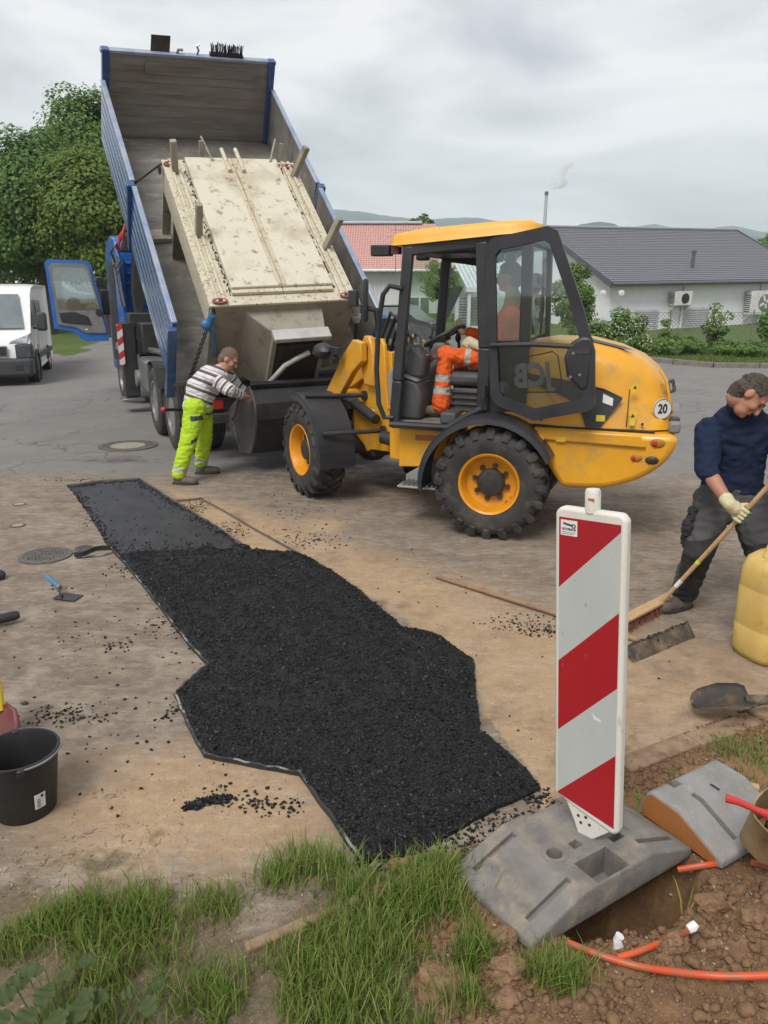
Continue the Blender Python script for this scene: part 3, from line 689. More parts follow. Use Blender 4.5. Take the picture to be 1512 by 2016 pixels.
# pale blossoms of the shrub
M_BLOS = mat('blossom', (.7, .7, .62), .7)
c = AT(1222, 664, 25.5); P = np.array(c) + np.clip(RNG.normal(size=(240, 3)), -1.5, 1.5) * np.array([.5, .2, .3]); P[:, 1] -= .5
V, F = leaves(P, np.tile([0, -1, .4], (240, 1)), np.full(240, .045)); me = mesh_np('shrub_blossoms', V, F, M_BLOS, False)
o = bpy.data.objects.new('shrub_blossoms', me); COL.objects.link(o); o['kind'] = 'stuff'; tag(o, 'small pale blossoms on the shrub right of the loader', 'blossoms')

# ================================================================== BUILDINGS
M_ROOFG = mat('grey_roof_tile', (.15, .157, .178), .6, col2=(.18, .187, .208), scale=20, bump=.1)
M_RENDER = mat('white_render', (.82, .82, .85), .9, col2=(.76, .76, .79), scale=3, dirt=(.6, .6, .6), dscale=4, dlo=.6, dhi=.85)
M_FASCIA = mat('dark_gutter', (.09, .095, .105), .5, col2=(.13, .135, .145))
M_SHUT = mat('shutter_slats', (.42, .43, .44), .5, col2=(.36, .37, .38))
M_WGLASS = mat('window_pane', (.10, .14, .14), .08, 0, col2=(.14, .19, .18), scale=2)
M_WFRAME = mat('white_frame', (.75, .76, .76), .4)
lev = Matrix.Rotation(LEVEL, 4, 'X')
hc = AT(1205, 556, 30)
HM = Matrix.Translation(hc) @ lev @ Matrix.Rotation(R(24), 4, 'Z')
hs = thing('grey_roof_house', 'low white house with dark grey tiled roof and two air conditioners', 'house', M=HM)
# local: x along eave, y to the back, z up, origin at the front left eave corner
Lh, W2, HR = 11.0, 4.75, 2.05; zb = -3.2
wl = B().box(.25, Lh - .25, .35, .6, zb, -.06)
obj('front_wall', wl, M_RENDER, hs)
gw = B().prism([(.6, zb), (2 * W2 - .6, zb), (2 * W2 - .6, -.06), (W2, HR - .32), (.6, -.06)], 'yz', .25, .5); obj('gable_wall', gw, M_RENDER, hs)
gw = B().prism([(.6, zb), (2 * W2 - .6, zb), (2 * W2 - .6, -.06), (W2, HR - .32), (.6, -.06)], 'yz', Lh - .5, Lh - .25); obj('gable_wall', gw, M_RENDER, hs)
rf = obj('roof', B().prism([(-.05, -.1), (W2, HR - .07), (2 * W2 + .05, -.1), (2 * W2 + .05, -.0), (W2, HR + .03), (-.05, 0)], 'yz', -.05, Lh + .05), M_FASCIA, hs)
sl = Vector((0, W2, HR)).normalized(); nn = Vector((0, -HR, W2)).normalized(); SL = math.hypot(W2, HR)
# tile courses
b = B(); rows = 30
for k in range(rows):
    a = Vector((0, 0, .02)) + sl * (SL * k / rows - .03); e = Vector((0, 0, .02)) + sl * (SL * (k + 1) / rows)
    nx = 56
    for i in range(nx):
        x0 = Lh * i / nx + .004; x1 = Lh * (i + 1) / nx - .012; j = nn * random.uniform(0, .006)
        b.add([Vector((x0, 0, 0)) + a + nn * .034 + j, Vector((x1, 0, 0)) + a + nn * .034 + j, Vector((x1, 0, 0)) + e + nn * .012 + j, Vector((x0, 0, 0)) + e + nn * .012 + j,
               Vector((x0, 0, 0)) + a + nn * .01, Vector((x1, 0, 0)) + a + nn * .01], [(0, 1, 2, 3), (0, 4, 5, 1)])
o = obj('roof_tiles', b, M_ROOFG, rf, recalc=False, smooth=0); o['kind'] = 'stuff'
obj('ridge_cap', B().bar((-.05, W2, HR + .07), (Lh + .05, W2, HR + .07), .2, .1), mat('ridge_metal', (.32, .34, .37), .5), rf, bevel=.03)
obj('gutter', B().tube([(-.05, -.1, -.06), (Lh, -.1, -.06)], .075, 8), M_FASCIA, hs)
obj('verge_board', B().bar((-.07, -.08, -.08), (-.07, W2, HR - .02), .05, .22), M_FASCIA, hs)
obj('verge_board', B().bar((Lh + .07, -.08, -.08), (Lh + .07, W2, HR - .02), .05, .22), M_FASCIA, hs)
def h_px(x, y):                            # point of the front wall plane in house coordinates
    Mi = HM.inverted(); o_ = Mi @ _C; d = (Mi.to_3x3() @ _ray(x, y)); t = (.35 - o_.y) / d.y; return o_ + d * t
for (x0, x1, y0, y1) in [(1252, 1290, 612, 665), (1344, 1388, 608, 665), (1502, 1545, 603, 650)]:
    a, c = h_px(x0, y0), h_px(x1, y1)
    wn = obj('window', B().box(a.x - .06, c.x + .06, .33, .348, c.z - .06, a.z + .06), M_WFRAME, hs)
    n = 14
    for k in range(n):
        z0 = a.z - (a.z - c.z) * k / n; z1 = a.z - (a.z - c.z) * (k + .8) / n
        obj('shutter_slat', B().prism([(.325, z0), (.29, z1), (.3, z1), (.335, z0)], 'yz', a.x, c.x), M_SHUT, wn, smooth=0)
a = h_px(1422, 543); q = HM.inverted() @ AT(1419, 535, 31.5)
obj('vent_pipe', B().cyl((q.x, 1.0, .4), (q.x, 1.0, 1.05), .07, 10).cyl((q.x, 1.0, 1.05), (q.x, 1.0, 1.15), .1, 10), M_FASCIA, rf)
for x in (1345, 1497):
    a = h_px(x, 570); obj('downpipe', B().cyl((a.x, .28, -.1), (a.x, .28, zb), .045, 8), M_RENDER, hs)
M_AC = mat('ac_casing', (.68, .68, .64), .5); 
def ac(x0, x1, y0, y1, label, dark):
    a, c = h_px(x0, y0), h_px(x1, y1); wd = c.x - a.x; ht = a.z - c.z
    t = thing('air_conditioner', label, 'air conditioner', M=HM @ Matrix.Translation((a.x, .35, c.z)), group='outdoor units on the house wall')
    obj('casing', B().box(0, wd, -.42, -.08, 0, ht), M_AC, t, bevel=.02)
    r = min(wd, ht) * .36
    obj('fan_grille', B().lathe([(r, -.425), (r, -.44), (.02, -.445), (.02, -.425)], (wd * .58, 0, ht * .5), 'y', 20), M_BLACK if dark else M_GREY, t)
    if not dark:
        for k in range(4): obj('fan_blade', B().cbox((wd * .58 + math.cos(k * PI / 2 + .4) * r * .55, -.45, ht * .5 + math.sin(k * PI / 2 + .4) * r * .55), (r * .7, .01, r * .28), Matrix.Rotation(-(k * PI / 2 + .4), 3, 'Y')), M_WHITE, t)
    for k in range(9): obj('side_louvre', B().box(-.012, .0, -.38, -.12, ht * (.12 + k * .085), ht * (.15 + k * .085)), M_DARK, t)
    for x in (wd * .1, wd * .9): obj('wall_bracket', B().prism([(-.42, -.01), (.0, -.01), (.0, -.3)], 'yz', x - .02, x + .02), M_AC, t)
ac(1316, 1346, 573, 600, 'smaller air conditioner with dark fan above the middle shutter', True)
ac(1466, 1504, 572, 617, 'larger white air conditioner with visible fan blades at the right', False)
for (x, lb) in ((1187, 'left one of two small floodlights at the house corner'), (1223, 'right one of two small floodlights at the house corner')):
    q = AT(x, 577, 29.7); t = thing('floodlight', lb, 'lamp', q, group='floodlights on the house corner')
    obj('lamp_head', B().lathe([(.03, .06), (.07, .03), (.11, -.06), (.09, -.07)], (0, 0, 0), 'y', 14), M_WHITE, t); obj('arm', B().tube([(0, .05, 0), (0, .35, .06)], .02, 6), M_WHITE, t)
# chain link fence before it
M_WIRE = mat('fence_wire', (.3, .31, .3), .4, .6)
fa, fb = AT(1235, 668, 26.5), AT(1560, 668, 26.5); fz = GZ(26.5); fa.z = fb.z = fz
ft = thing('chain_link_fence', 'grey chain-link fence in front of the white house', 'fence', fa); fl = (fb - fa).length; hh = 1.05
b = B(); n = int(fl / .13)
for k in range(n):
    for s in (1, -1):
        x0 = k * fl / n; x1 = x0 + s * hh
        za, zb_ = 0, hh
        if x1 > fl: zb_ = (fl - x0); x1 = fl
        if x1 < 0: zb_ = x0; x1 = 0
        b.tube([(x0, .004 * s, za + .05), (x1, .004 * s, zb_ + .05)], .006, 3, cap=False)
o = obj('wire_mesh', b, M_WIRE, ft, recalc=False); o['kind'] = 'stuff'
for k in range(5): obj('post', B().cyl((fl * k / 4, .03, -.2), (fl * k / 4, .03, 1.2), .025, 8), M_WIRE, ft)
obj('top_wire', B().cyl((0, 0, 1.1), (fl, 0, 1.1), .008, 5), M_WIRE, ft)

# red roofed shed
M_ROOFR = mat('faded_red_tile', (.6, .37, .33), .8, col2=(.53, .31, .27), scale=6)
M_SIDING = mat('white_siding', (.66, .67, .64), .7, col2=(.6, .61, .58), scale=4)
ra, rb = AT(620, 530, 38), AT(905, 536, 38); RM = Matrix.Translation(ra) @ lev @ Matrix.Rotation(math.atan2(-.02, 1), 4, 'Z'); RL = (rb - ra).length
sh = thing('red_roof_shed', 'long white clad shed with faded red tiled roof behind the truck', 'building', M=RM)
obj('wall', B().box(.1, RL - .1, .4, .6, -2.6, -.05), M_SIDING, sh)
n = int(RL / .19)
for k in range(n):
    x = .1 + (RL - .2) * k / n; obj('siding_board', B().box(x, x + .15, .375, .398, -2.6, -.05), M_SIDING, sh, smooth=0)
RD, RHh = 4.2, 2.12
rf = obj('roof', B().prism([(-.05, -.08), (RD, RHh - .08), (2 * RD, -.08), (2 * RD, 0), (RD, RHh), (-.05, 0)], 'yz', 0, RL - 1.0), M_ROOFR, sh)
obj('gable_wall', B().prism([(.6, -2.6), (2 * RD - .6, -2.6), (2 * RD - .6, -.1), (RD, RHh - .3), (.6, -.1)], 'yz', RL - 1.3, RL - 1.1), M_SIDING, sh)
rf2 = obj('lean_to_roof', B().add([(RL - 1.0, RD, RHh - .02), (RL - 1.0, -.05, 0), (RL + 1.2, -.05, 0), (RL + 1.0, .1, -.1)], [(0, 1, 2), (0, 2, 3)]), M_ROOFR, sh)
b = B(); sl = Vector((0, RD, RHh)).normalized(); nn = Vector((0, -RHh, RD)).normalized(); SL = math.hypot(RD, RHh); rows = 24
for k in range(rows):
    nx = 46
    for i in range(nx):
        x0 = (RL - 1.0) * i / nx; x1 = (RL - 1.0) * (i + 1) / nx; a = sl * (SL * k / rows - .02); e = sl * (SL * (k + 1) / rows)
        pr = [(x0, .03), (x0 + (x1 - x0) * .3, .075), (x0 + (x1 - x0) * .7, .075), (x1, .03)]
        vs = [Vector((p[0], 0, 0)) + a + nn * p[1] for p in pr] + [Vector((p[0], 0, 0)) + e + nn * (p[1] - .025) for p in pr] + [Vector((x0, 0, 0)) + a, Vector((x1, 0, 0)) + a]
        b.add(vs, [(0, 1, 5, 4), (1, 2, 6, 5), (2, 3, 7, 6), (8, 9, 3, 2, 1, 0)])
o = obj('roof_tiles', b, M_ROOFR, rf, recalc=False, smooth=0); o['kind'] = 'stuff'
obj('ridge_cap', B().bar((0, RD, RHh + .1), (RL - 1.7, RD, RHh + .1), .5, .12), mat('ridge_sheet', (.5, .55, .62), .4), rf, bevel=.03)
obj('gutter', B().tube([(0, -.1, -.05), (RL - .1, -.1, -.05)], .07, 8), M_WFRAME, sh)
Mi = RM.inverted()
def s_px(x, y): 
    o_ = Mi @ _C; d = Mi.to_3x3() @ _ray(x, y); return o_ + d * ((.37 - o_.y) / d.y)
for (x0, x1) in ((806, 824), (828, 844)):
    a, c = s_px(x0, 586), s_px(x1, 617); wn = obj('window', B().box(a.x - .05, c.x + .05, .34, .372, c.z - .05, a.z + .05), M_WFRAME, sh, bevel=.01); obj('pane', B().box(a.x, c.x, .33, .338, c.z, a.z), M_WGLASS, wn)
# roof aerial
q = AT(779, 485, 36.5); t = thing('roof_aerial', 'thin television aerial rising before the red roof', 'antenna', q)
obj('mast', B().cyl((0, 0, -1.6), (0, 0, .85), .02, 6), M_STEEL, t); obj('boom', B().cyl((-.25, 0, .72), (.75, 0, .66), .012, 5), M_STEEL, t); obj('boom', B().cyl((-.4, 0, .42), (.05, 0, .42), .012, 5), M_STEEL, t)
for k in range(6): obj('rod', B().cyl((-.2 + k * .18, -.15, .71 - k * .012), (-.2 + k * .18, .15, .71 - k * .012), .008, 4), M_STEEL, t)

# white porch with slatted roof, and gabled house with lettering, seen through the loader cab
M_PORCH = mat('porch_white', (.7, .72, .72), .4)
pa = AT(922, 640, 28); t = thing('glazed_porch', 'white framed glass porch with ribbed roof seen through the cab', 'porch', (pa.x, pa.y, GZ(pa.y)), (0, 0, R(12)))
for (x, y) in ((0, 0), (.5, 0), (1.0, 0), (2.2, 0), (0, 1.4), (2.2, 1.4)): obj('post', B().box(x - .05, x + .05, y - .05, y + .05, -.3, 1.75), M_PORCH, t)
obj('lower_panel', B().box(.05, 2.15, -.02, .02, -.3, .45), M_PORCH, t)
obj('pane', B().box(.05, 2.15, .0, .012, .46, 1.62), glass('porch_glass', (.7, .82, .8), .2), t)
obj('rail', B().box(-.05, 2.25, -.05, .05, .4, .5), M_PORCH, t); obj('eave_beam', B().box(-.12, 2.32, -.12, .05, 1.66, 1.8), M_PORCH, t)
for k in range(16): obj('roof_rib', B().bar((-.1 + k * .16, -.1, 1.8), (-.1 + k * .16, 1.6, 2.75), .05, .05), M_PORCH, t)
obj('roof_sheet', B().add([(-.12, -.1, 1.78), (2.35, -.1, 1.78), (2.35, 1.6, 2.72), (-.12, 1.6, 2.72)], [(0, 1, 2, 3)]), mat('porch_roof', (.45, .52, .52), .4), t, smooth=0)
q = AT(900, 622, 30); t = thing('louvre_fence', 'pale grey louvred screen beside the glass porch', 'fence', (q.x, q.y, GZ(30)))
for k in range(14): obj('slat', B().box(-.1, 1.0, -.02, .02, .1 + k * .1, .165 + k * .1), M_SHUT, t)
for x in (-.1, .95): obj('post', B().box(x, x + .06, .0, .06, 0, 1.6), M_SHUT, t)
q = AT(975, 600, 40); t = thing('white_office', 'pale office wall with dark lettering behind the cab windows', 'building', (q.x - 1.3, q.y, GZ(40)))
obj('wall', B().prism([(0, -.5), (7.6, -.5), (7.6, 3.6), (2.2, 3.6), (1.4, 3.0), (0, 2.6)], 'xz', 0, 3), M_RENDER, t)
for k in range(3): 
    wn = obj('window', B().box(3.9 + k * 1.2, 4.8 + k * 1.2, -.04, -.002, .6, 1.7), M_WFRAME, t); obj('pane', B().box(3.96 + k * 1.2, 4.74 + k * 1.2, -.06, -.042, .66, 1.64), M_WGLASS, wn)
text('lettering', 'NUAMЯUM', .52, frame((2.3, -.02, 2.65), (1, 0, 0), (0, 0, 1)), M_DARK, t)
obj('wall_emblem', B().prism([(1.9, 3.45), (2.3, 3.35), (2.3, 2.95), (2.15, 2.9), (2.1, 3.25), (1.3, 3.2), (1.35, 3.3)], 'xz', -.03, -.004), M_DARK, t)

# far factory chimney and its smoke
q = AT(1072, 440, 420); t = thing('factory_chimney', 'thin tall factory chimney smoking on the horizon', 'chimney', (q.x, q.y, q.z - 8))
hch = AT(1073, 378, 420).z - q.z + 8
obj('stack', B().tube([(0, 0, -10), (.2, 0, hch)], [1.1, .75], 12), mat('chimney_steel', (.42, .43, .44), .6), t); obj('top_band', B().cyl((.2, 0, hch - 1.6), (.2, 0, hch + .2), .95, 12), M_DARK, t)
sm = bpy.data.materials.new('smoke_volume'); sm.use_nodes = True; nt = sm.node_tree; nt.nodes.remove(nt.nodes['Principled BSDF'])
pv = nt.nodes.new('ShaderNodeVolumePrincipled'); pv.inputs['Color'].default_value = (.95, .96, .97, 1)
tcn = nt.nodes.new('ShaderNodeTexCoord'); nz = nt.nodes.new('ShaderNodeTexNoise'); nz.inputs['Scale'].default_value = .22; nz.inputs['Detail'].default_value = 4; nt.links.new(tcn.outputs['Object'], nz.inputs['Vector'])
mr = nt.nodes.new('ShaderNodeMapRange'); mr.inputs['From Min'].default_value = .47; mr.inputs['From Max'].default_value = .66; mr.inputs['To Max'].default_value = .45; nt.links.new(nz.outputs['Fac'], mr.inputs['Value'])
nt.links.new(mr.outputs[0], pv.inputs['Density']); nt.links.new(pv.outputs[0], nt.nodes['Material Output'].inputs['Volume'])
b = B(); s = 420 / 1514
b.tube([(0, 0, 0), (2.5, 0, 2.2), (6.5, 0, 5.0), (10, 0, 8.5), (12, 0, 14)], [.6, 2.0, 4.3, 4.5, 1.5], 14)
o = obj('smoke', b, sm); o.location = AT(1074, 377, 420); o['kind'] = 'stuff'; tag(o, 'white smoke drifting off the factory chimney', 'smoke')
# ================================================================== TIPPER TRUCK
M_BLUE = mat('blue_truck_paint', (.022, .07, .2), .26, col2=(.03, .085, .23), scale=3, dirt=(.2, .2, .2), dscale=6, dlo=.62, dhi=.9, coat=.5, stretch=(1, 1, 3))
M_BLUE2 = mat('blue_cab_paint', (.012, .11, .4), .28, col2=(.015, .13, .45), scale=2, coat=.5)
M_BED = mat('worn_bed_steel', (.29, .275, .25), .45, .3, col2=(.17, .155, .14), scale=2.2, dirt=(.4, .37, .33), dscale=5, dlo=.5, dhi=.7, stretch=(1.6, .6, 1), bump=.08, bscale=20)
M_HEADB = mat('headboard_steel', (.27, .255, .225), .5, .25, col2=(.17, .155, .135), scale=2.5, dirt=(.3, .28, .25), dscale=6, dlo=.52, dhi=.8, stretch=(1, .35, 3), bump=.1, bscale=15)
M_RAIL = mat('scuffed_rail', (.36, .4, .47), .4, .3, col2=(.2, .27, .42), scale=5, lo=.4, hi=.7)
TM = Matrix.Translation((-1.385, 10.016, 0)) @ Matrix.Rotation(R(114.949), 4, 'Z')
trk = thing('tipper_truck', 'blue three-axle tipper truck with raised bed and open cab door', 'truck', M=TM)

# wheels -------------------------------------------------------------
def truck_tyre(wd=.3, Rr=.5, gro=5):
    prof = [(.29, -wd / 2 + .02), (.33, -wd / 2), (.43, -wd / 2), (.475, -wd / 2 + .02), (.49, -wd / 2 + .035)]
    n = gro; span = wd - .08
    for k in range(n):
        a = -span / 2 + span * k / n; w_ = span / n
        prof += [(Rr, a + .004), (Rr, a + w_ - .016), (Rr - .014, a + w_ - .012), (Rr - .014, a + w_ - .002)]
    prof += [(.49, wd / 2 - .035), (.475, wd / 2 - .02), (.43, wd / 2), (.33, wd / 2), (.29, wd / 2 - .02)]
    return B().lathe(prof, ax='y', n=48, closed=True)
ty_mesh = me_from('tyre', truck_tyre(), M_RUBBER)
M_RIM = mat('grey_rim', (.33, .33, .32), .45, .5, col2=(.2, .19, .17), scale=8, dirt=(.1, .085, .07), dlo=.5, dhi=.75)
rb_ = B().lathe([(.3, .1), (.3, .14), (.275, .14), (.265, .06), (.24, .0), (.15, .02), (.14, .09), (.1, .1), (.1, .13), (.03, .135), (.03, -.1), (.3, -.1)], ax='y', n=40)
rim_f = me_from('wheel', rb_, M_RIM)
rb_ = B().lathe([(.3, .12), (.3, .145), (.275, .145), (.27, .05), (.255, -.08), (.16, -.09), (.15, .02), (.11, .05), (.03, .055), (.03, -.12), (.3, -.12)], ax='y', n=40)
rim_r = me_from('wheel', rb_, M_RIM)
nutm = me_from('wheel_nut', B().cyl((0, -.01, 0), (0, .035, 0), .017, 6), M_STEEL)
def truck_wheel(x, side, front):
    for k, y in enumerate(([1.1] if front else [1.1, .76])):
        wh = obj('wheel', rim_f if front else rim_r, None, trk); wh.location = (x, side * y, .5); wh.rotation_euler = (0, 0, 0 if side > 0 else PI)
        ty = obj('tyre', ty_mesh, None, wh)
        if k == 0:
            for j in range(10):
                a = j * PI / 5; nt_ = obj('wheel_nut', nutm, None, wh); nt_.location = (math.cos(a) * .195, .012 if front else -.085, math.sin(a) * .195)
for x, f_ in ((.76, 0), (2.1, 0), (6.11, 1)):
    for s in (1, -1): truck_wheel(x, s, f_)
    obj('axle', B().cyl((x, -.8, .5), (x, .8, .5), .09, 12).ell((x, 0, .5), (.2, .24, .2)), M_DARK, trk)
# chassis --------------------------------------------------------------
for s in (1, -1): obj('chassis_rail', B().box(-.3, 7.0, s * .43 - .04, s * .43 + .04, .72, .98), M_DARK, trk, bevel=.01)
for x in (-.25, 1.4, 3.2, 4.6): obj('cross_member', B().box(x, x + .12, -.39, .39, .76, .94), M_DARK, trk)
obj('underrun_bar', B().box(-.35, -.25, -1.1, 1.1, .5, .62), M_DARK, trk, bevel=.01)
lp = obj('light_panel', B().box(-.33, -.28, -1.15, 1.15, .66, .8), M_DARK, trk)
for y in (.95, -.95): obj('tail_light', B().box(-.36, -.331, y - .16, y + .16, .68, .79), M_RED, trk, bevel=.01)
pl = obj('number_plate', B().box(-.37, -.352, .05, .5, .66, .78), M_WHITE, trk); 
text('plate_text', 'HX S 8635', .1, frame((-.372, .275, .72), (0, -1, 0), (0, 0, 1)), M_BLACK, pl)
obj('red_marker_light', B().tube([(.35, 1.0, .62), (.1, 1.25, .64), (.02, 1.42, .66)], .02, 8), M_BLACK, trk); obj('marker_lens', B().ell((0.0, 1.45, .665), .035), M_RED, trk)
# mudguards over the bogie
for s in (1, -1):
    pr = []
    for k in range(9): a = R(20 + 160 * k / 8 * .55); pr.append((2.1 + math.cos(R(60 + k * 12)) * .58, .5 + math.sin(R(60 + k * 12)) * .58))
    b = B()
    for (p, q) in zip(pr[:-1], pr[1:]): b.add([(p[0], s * .62, p[1]), (q[0], s * .62, q[1]), (q[0], s * 1.26, q[1]), (p[0], s * 1.26, p[1])], [(0, 1, 2, 3)])
    obj('mudguard', b, M_BLACK, trk)
    obj('mudguard_plate', B().box(2.62, 2.72, s * .62, s * 1.22, .42, 1.02), M_BLACK, trk, bevel=.02)
# tank, air vessels, outrigger, toolbox
obj('fuel_tank', B().box(3.0, 4.2, .55, 1.15, .45, 1.0), M_STEEL, trk, bevel=.06)
obj('air_vessel', B().cyl((4.3, .8, .62), (4.3, 1.2, .62), .14, 16), M_GREY, trk)
obj('toolbox', B().box(3.0, 4.4, -1.15, -.55, .5, 1.0), M_DARK, trk, bevel=.03)
obj('black_tank', B().box(4.25, 4.75, .0, 1.05, 1.02, 1.55), M_BLACK, trk, bevel=.03)
obj('hydraulic_pipe', B().cyl((3.4, .75, 1.08), (4.6, 1.0, 1.1), .05, 10).cyl((3.4, .75, 1.08), (2.6, .6, 1.04), .03, 10), M_STEEL, trk)
leg = obj('outrigger', B().box(4.5, 4.75, 1.12, 1.36, .28, 1.55), M_BLACK, trk, bevel=.02)
obj('outrigger_foot', B().box(4.4, 4.85, 1.05, 1.43, .2, .26), M_STEEL, leg, bevel=.01)
obj('outrigger_beam', B().box(4.52, 4.72, -1.3, 1.1, 1.0, 1.2), M_BLACK, trk)
M_RW = {}
def stripes(name, c1, c2, per, ang, axis):
    m = bpy.data.materials.new(name); m.use_nodes = True; nt = m.node_tree; N = nt.nodes; L = nt.links; p = N['Principled BSDF']
    tc = N.new('ShaderNodeTexCoord'); mp = N.new('ShaderNodeMapping'); L.new(tc.outputs['Object'], mp.inputs['Vector']); mp.inputs['Rotation'].default_value = axis
    w_ = N.new('ShaderNodeTexWave'); w_.bands_direction = 'Z'; w_.wave_profile = 'SIN'; w_.inputs['Scale'].default_value = 1 / per * .314; w_.inputs['Distortion'].default_value = 0
    L.new(mp.outputs[0], w_.inputs['Vector']); g = N.new('ShaderNodeMath'); g.operation = 'GREATER_THAN'; g.inputs[1].default_value = .5; L.new(w_.outputs['Fac'], g.inputs[0])
    mx = N.new('ShaderNodeMix'); mx.data_type = 'RGBA'; mx.inputs['A'].default_value = c1 + (1,); mx.inputs['B'].default_value = c2 + (1,); L.new(g.outputs[0], mx.inputs['Factor']); L.new(mx.outputs['Result'], p.inputs['Base Color'])
    p.inputs['Roughness'].default_value = .4; return m
M_RWS = stripes('red_white_stripes', (.62, .62, .6), (.5, .03, .03), .19, 45, (R(35), 0, 0))
obj('warning_board', B().box(4.47, 4.495, 1.33, 1.42, .84, 1.52), M_RWS, trk)
# cab --------------------------------------------------------------------
M_CABGL = glass('cab_glass', (.55, .66, .66), .2)
prof = [(5.55, .95), (5.55, 2.75), (5.72, 2.98), (6.3, 3.06), (7.0, 2.98), (7.3, 2.75), (7.55, 1.75), (7.6, 1.1), (7.58, .55), (6.75, .5), (6.7, .95), (6.45, 1.12), (5.75, 1.12), (5.6, .95)]
cab = obj('cab', B().prism(prof, 'xz', -1.2, 1.2), M_BLUE2, trk, bevel=.06, seg=3)
for k in range(7): obj('rear_wall_rib', B().box(5.515, 5.548, -1.05, 1.05, 1.45 + k * .18, 1.5 + k * .18), M_BLUE2, cab, bevel=.008)
obj('door_opening', B().prism([(6.1, 1.15), (6.1, 2.6), (6.95, 2.6), (7.25, 1.8), (7.3, .75), (6.85, .75), (6.7, 1.15)], 'xz', 1.195, 1.215), M_BLACK, cab)
obj('windscreen', B().add([(7.34, -1.0, 2.62), (7.34, 1.0, 2.62), (7.585, 1.0, 1.78), (7.585, -1.0, 1.78)], [(0, 1, 2, 3)]), M_BLACK, cab)
obj('side_deflector', B().box(5.3, 5.53, 1.12, 1.2, 1.1, 2.7), M_BLUE2, cab, bevel=.02)
obj('exhaust_rail', B().tube([(5.2, 1.3, 2.65), (5.25, 1.22, 1.8)], .022, 8).tube([(5.2, 1.24, 2.65), (5.25, 1.16, 1.8)], .022, 8), M_STEEL, cab)
obj('front_fender', B().prism([(5.62, .95), (6.68, .95), (6.62, 1.1), (5.7, 1.1)], 'xz', .8, 1.23), M_GREY, cab, bevel=.02)
obj('side_step', B().box(5.4, 5.6, .95, 1.2, .35, .95), M_GREY, cab, bevel=.02)
# open door: outer blue, inner grey trim, window
dl = [(0, 0), (.42, -.0), (.62, .18), (1.0, .24), (1.02, 1.5), (.92, 1.56), (.1, 1.52), (.02, 1.4)]
DM = TM @ Matrix.Translation((7.1, 1.3, 1.1)) @ Matrix.Rotation(R(-4), 4, 'Z')
# door local: u to the left (y), v up
def dpoly(pts, x0, x1, name, m, par, hole=None, bevel=.01):
    b = B()
    if hole is None: b.prism([(p[0], p[1]) for p in pts], 'yz', x0, x1)
    else:
        n = len(pts)
        for i in range(n):
            j = (i + 1) % n
            for (xx, fl) in ((x0, 0), (x1, 1)):
                q = [(xx, *pts[i]), (xx, *pts[j]), (xx, *hole[j]), (xx, *hole[i])]; b.add(q, [(0, 1, 2, 3)])
            b.add([(x0, *pts[i]), (x0, *pts[j]), (x1, *pts[j]), (x1, *pts[i])], [(0, 1, 2, 3)]); b.add([(x0, *hole[i]), (x0, *hole[j]), (x1, *hole[j]), (x1, *hole[i])], [(0, 1, 2, 3)])
    return obj(name, b, m, par, bevel=bevel)
out_ = [(0, .16), (0, 0), (.45, 0), (.66, .2), (1.0, .26), (1.04, 1.5), (.98, 1.56), (.3, 1.54), (.2, 1.46)]
hol_ = [(.13, .62), (.13, .6), (.45, .6), (.66, .6), (.88, .62), (.93, 1.36), (.88, 1.42), (.36, 1.41), (.29, 1.36)]
door = dpoly(out_, 0, .06, 'cab_door', M_BLUE2, trk, hol_, .012); door.matrix_parent_inverse = Matrix(); door.matrix_local = TM.inverted() @ DM
inn_ = [(.04, .2), (.05, .16), (.42, .17), (.6, .28), (.92, .34), (.98, 1.42), (.9, 1.49), (.34, 1.48), (.25, 1.41)]
dpoly(inn_, -.03, -.002, 'door_trim', M_GREY, door, hol_, .008)
dpoly([(.3, .32), (.85, .38), (.88, .56), (.6, .58), (.35, .48)], -.05, -.031, 'armrest_panel', M_BLACK, door)
obj('pane', B().prism(hol_, 'yz', .02, .03), M_CABGL, door)
obj('speaker', B().lathe([(.07, -.036), (.07, -.045), (.02, -.05)], (0, .14, .56), 'x', 16), M_BLACK, door)
mr_ = obj('mirror', B().box(.35, .42, -.1, .08, .5, 1.0).box(.36, .42, .0, .14, 1.05, 1.25), M_BLACK, door, bevel=.03)
obj('reflector', B().box(-.04, -.031, .38, .43, .22, .25), M_WHITE, door)
# loading crane folded behind the cab
cr0 = obj('crane_column', B().prism([(1.05, 2.05), (.98, 2.75), (1.12, 2.9), (.72, 2.9), (.62, 2.75), (.78, 2.05), (.9, 1.7), (.9, 1.2), (1.02, 1.2), (1.02, 1.7)], 'yz', 4.95, 5.2), M_BLACK, trk, bevel=.02)
obj('crane_arm', B().bar((5.08, .85, 2.8), (5.08, -.9, 2.2), .2, .22).bar((5.0, .6, 2.5), (5.0, -.6, 1.95), .14, .16), M_BLACK, cr0, bevel=.02)
obj('crane_head', B().prism([(1.2, 2.72), (1.1, 3.0), (.98, 3.1), (.7, 3.08), (.62, 2.7)], 'yz', 4.9, 5.1), M_BLACK, cr0, bevel=.03)
b = B()
for k in range(4):
    b.tube([(4.93, 1.22 + .02 * k, 2.7 + k * .03), (4.9, 1.2 - k * .02, 2.95), (4.92, 1.08, 3.1 + .02 * k), (4.95, .9, 3.12 + .015 * k)], .022, 8)
obj('red_hose', b, M_RED, cr0)
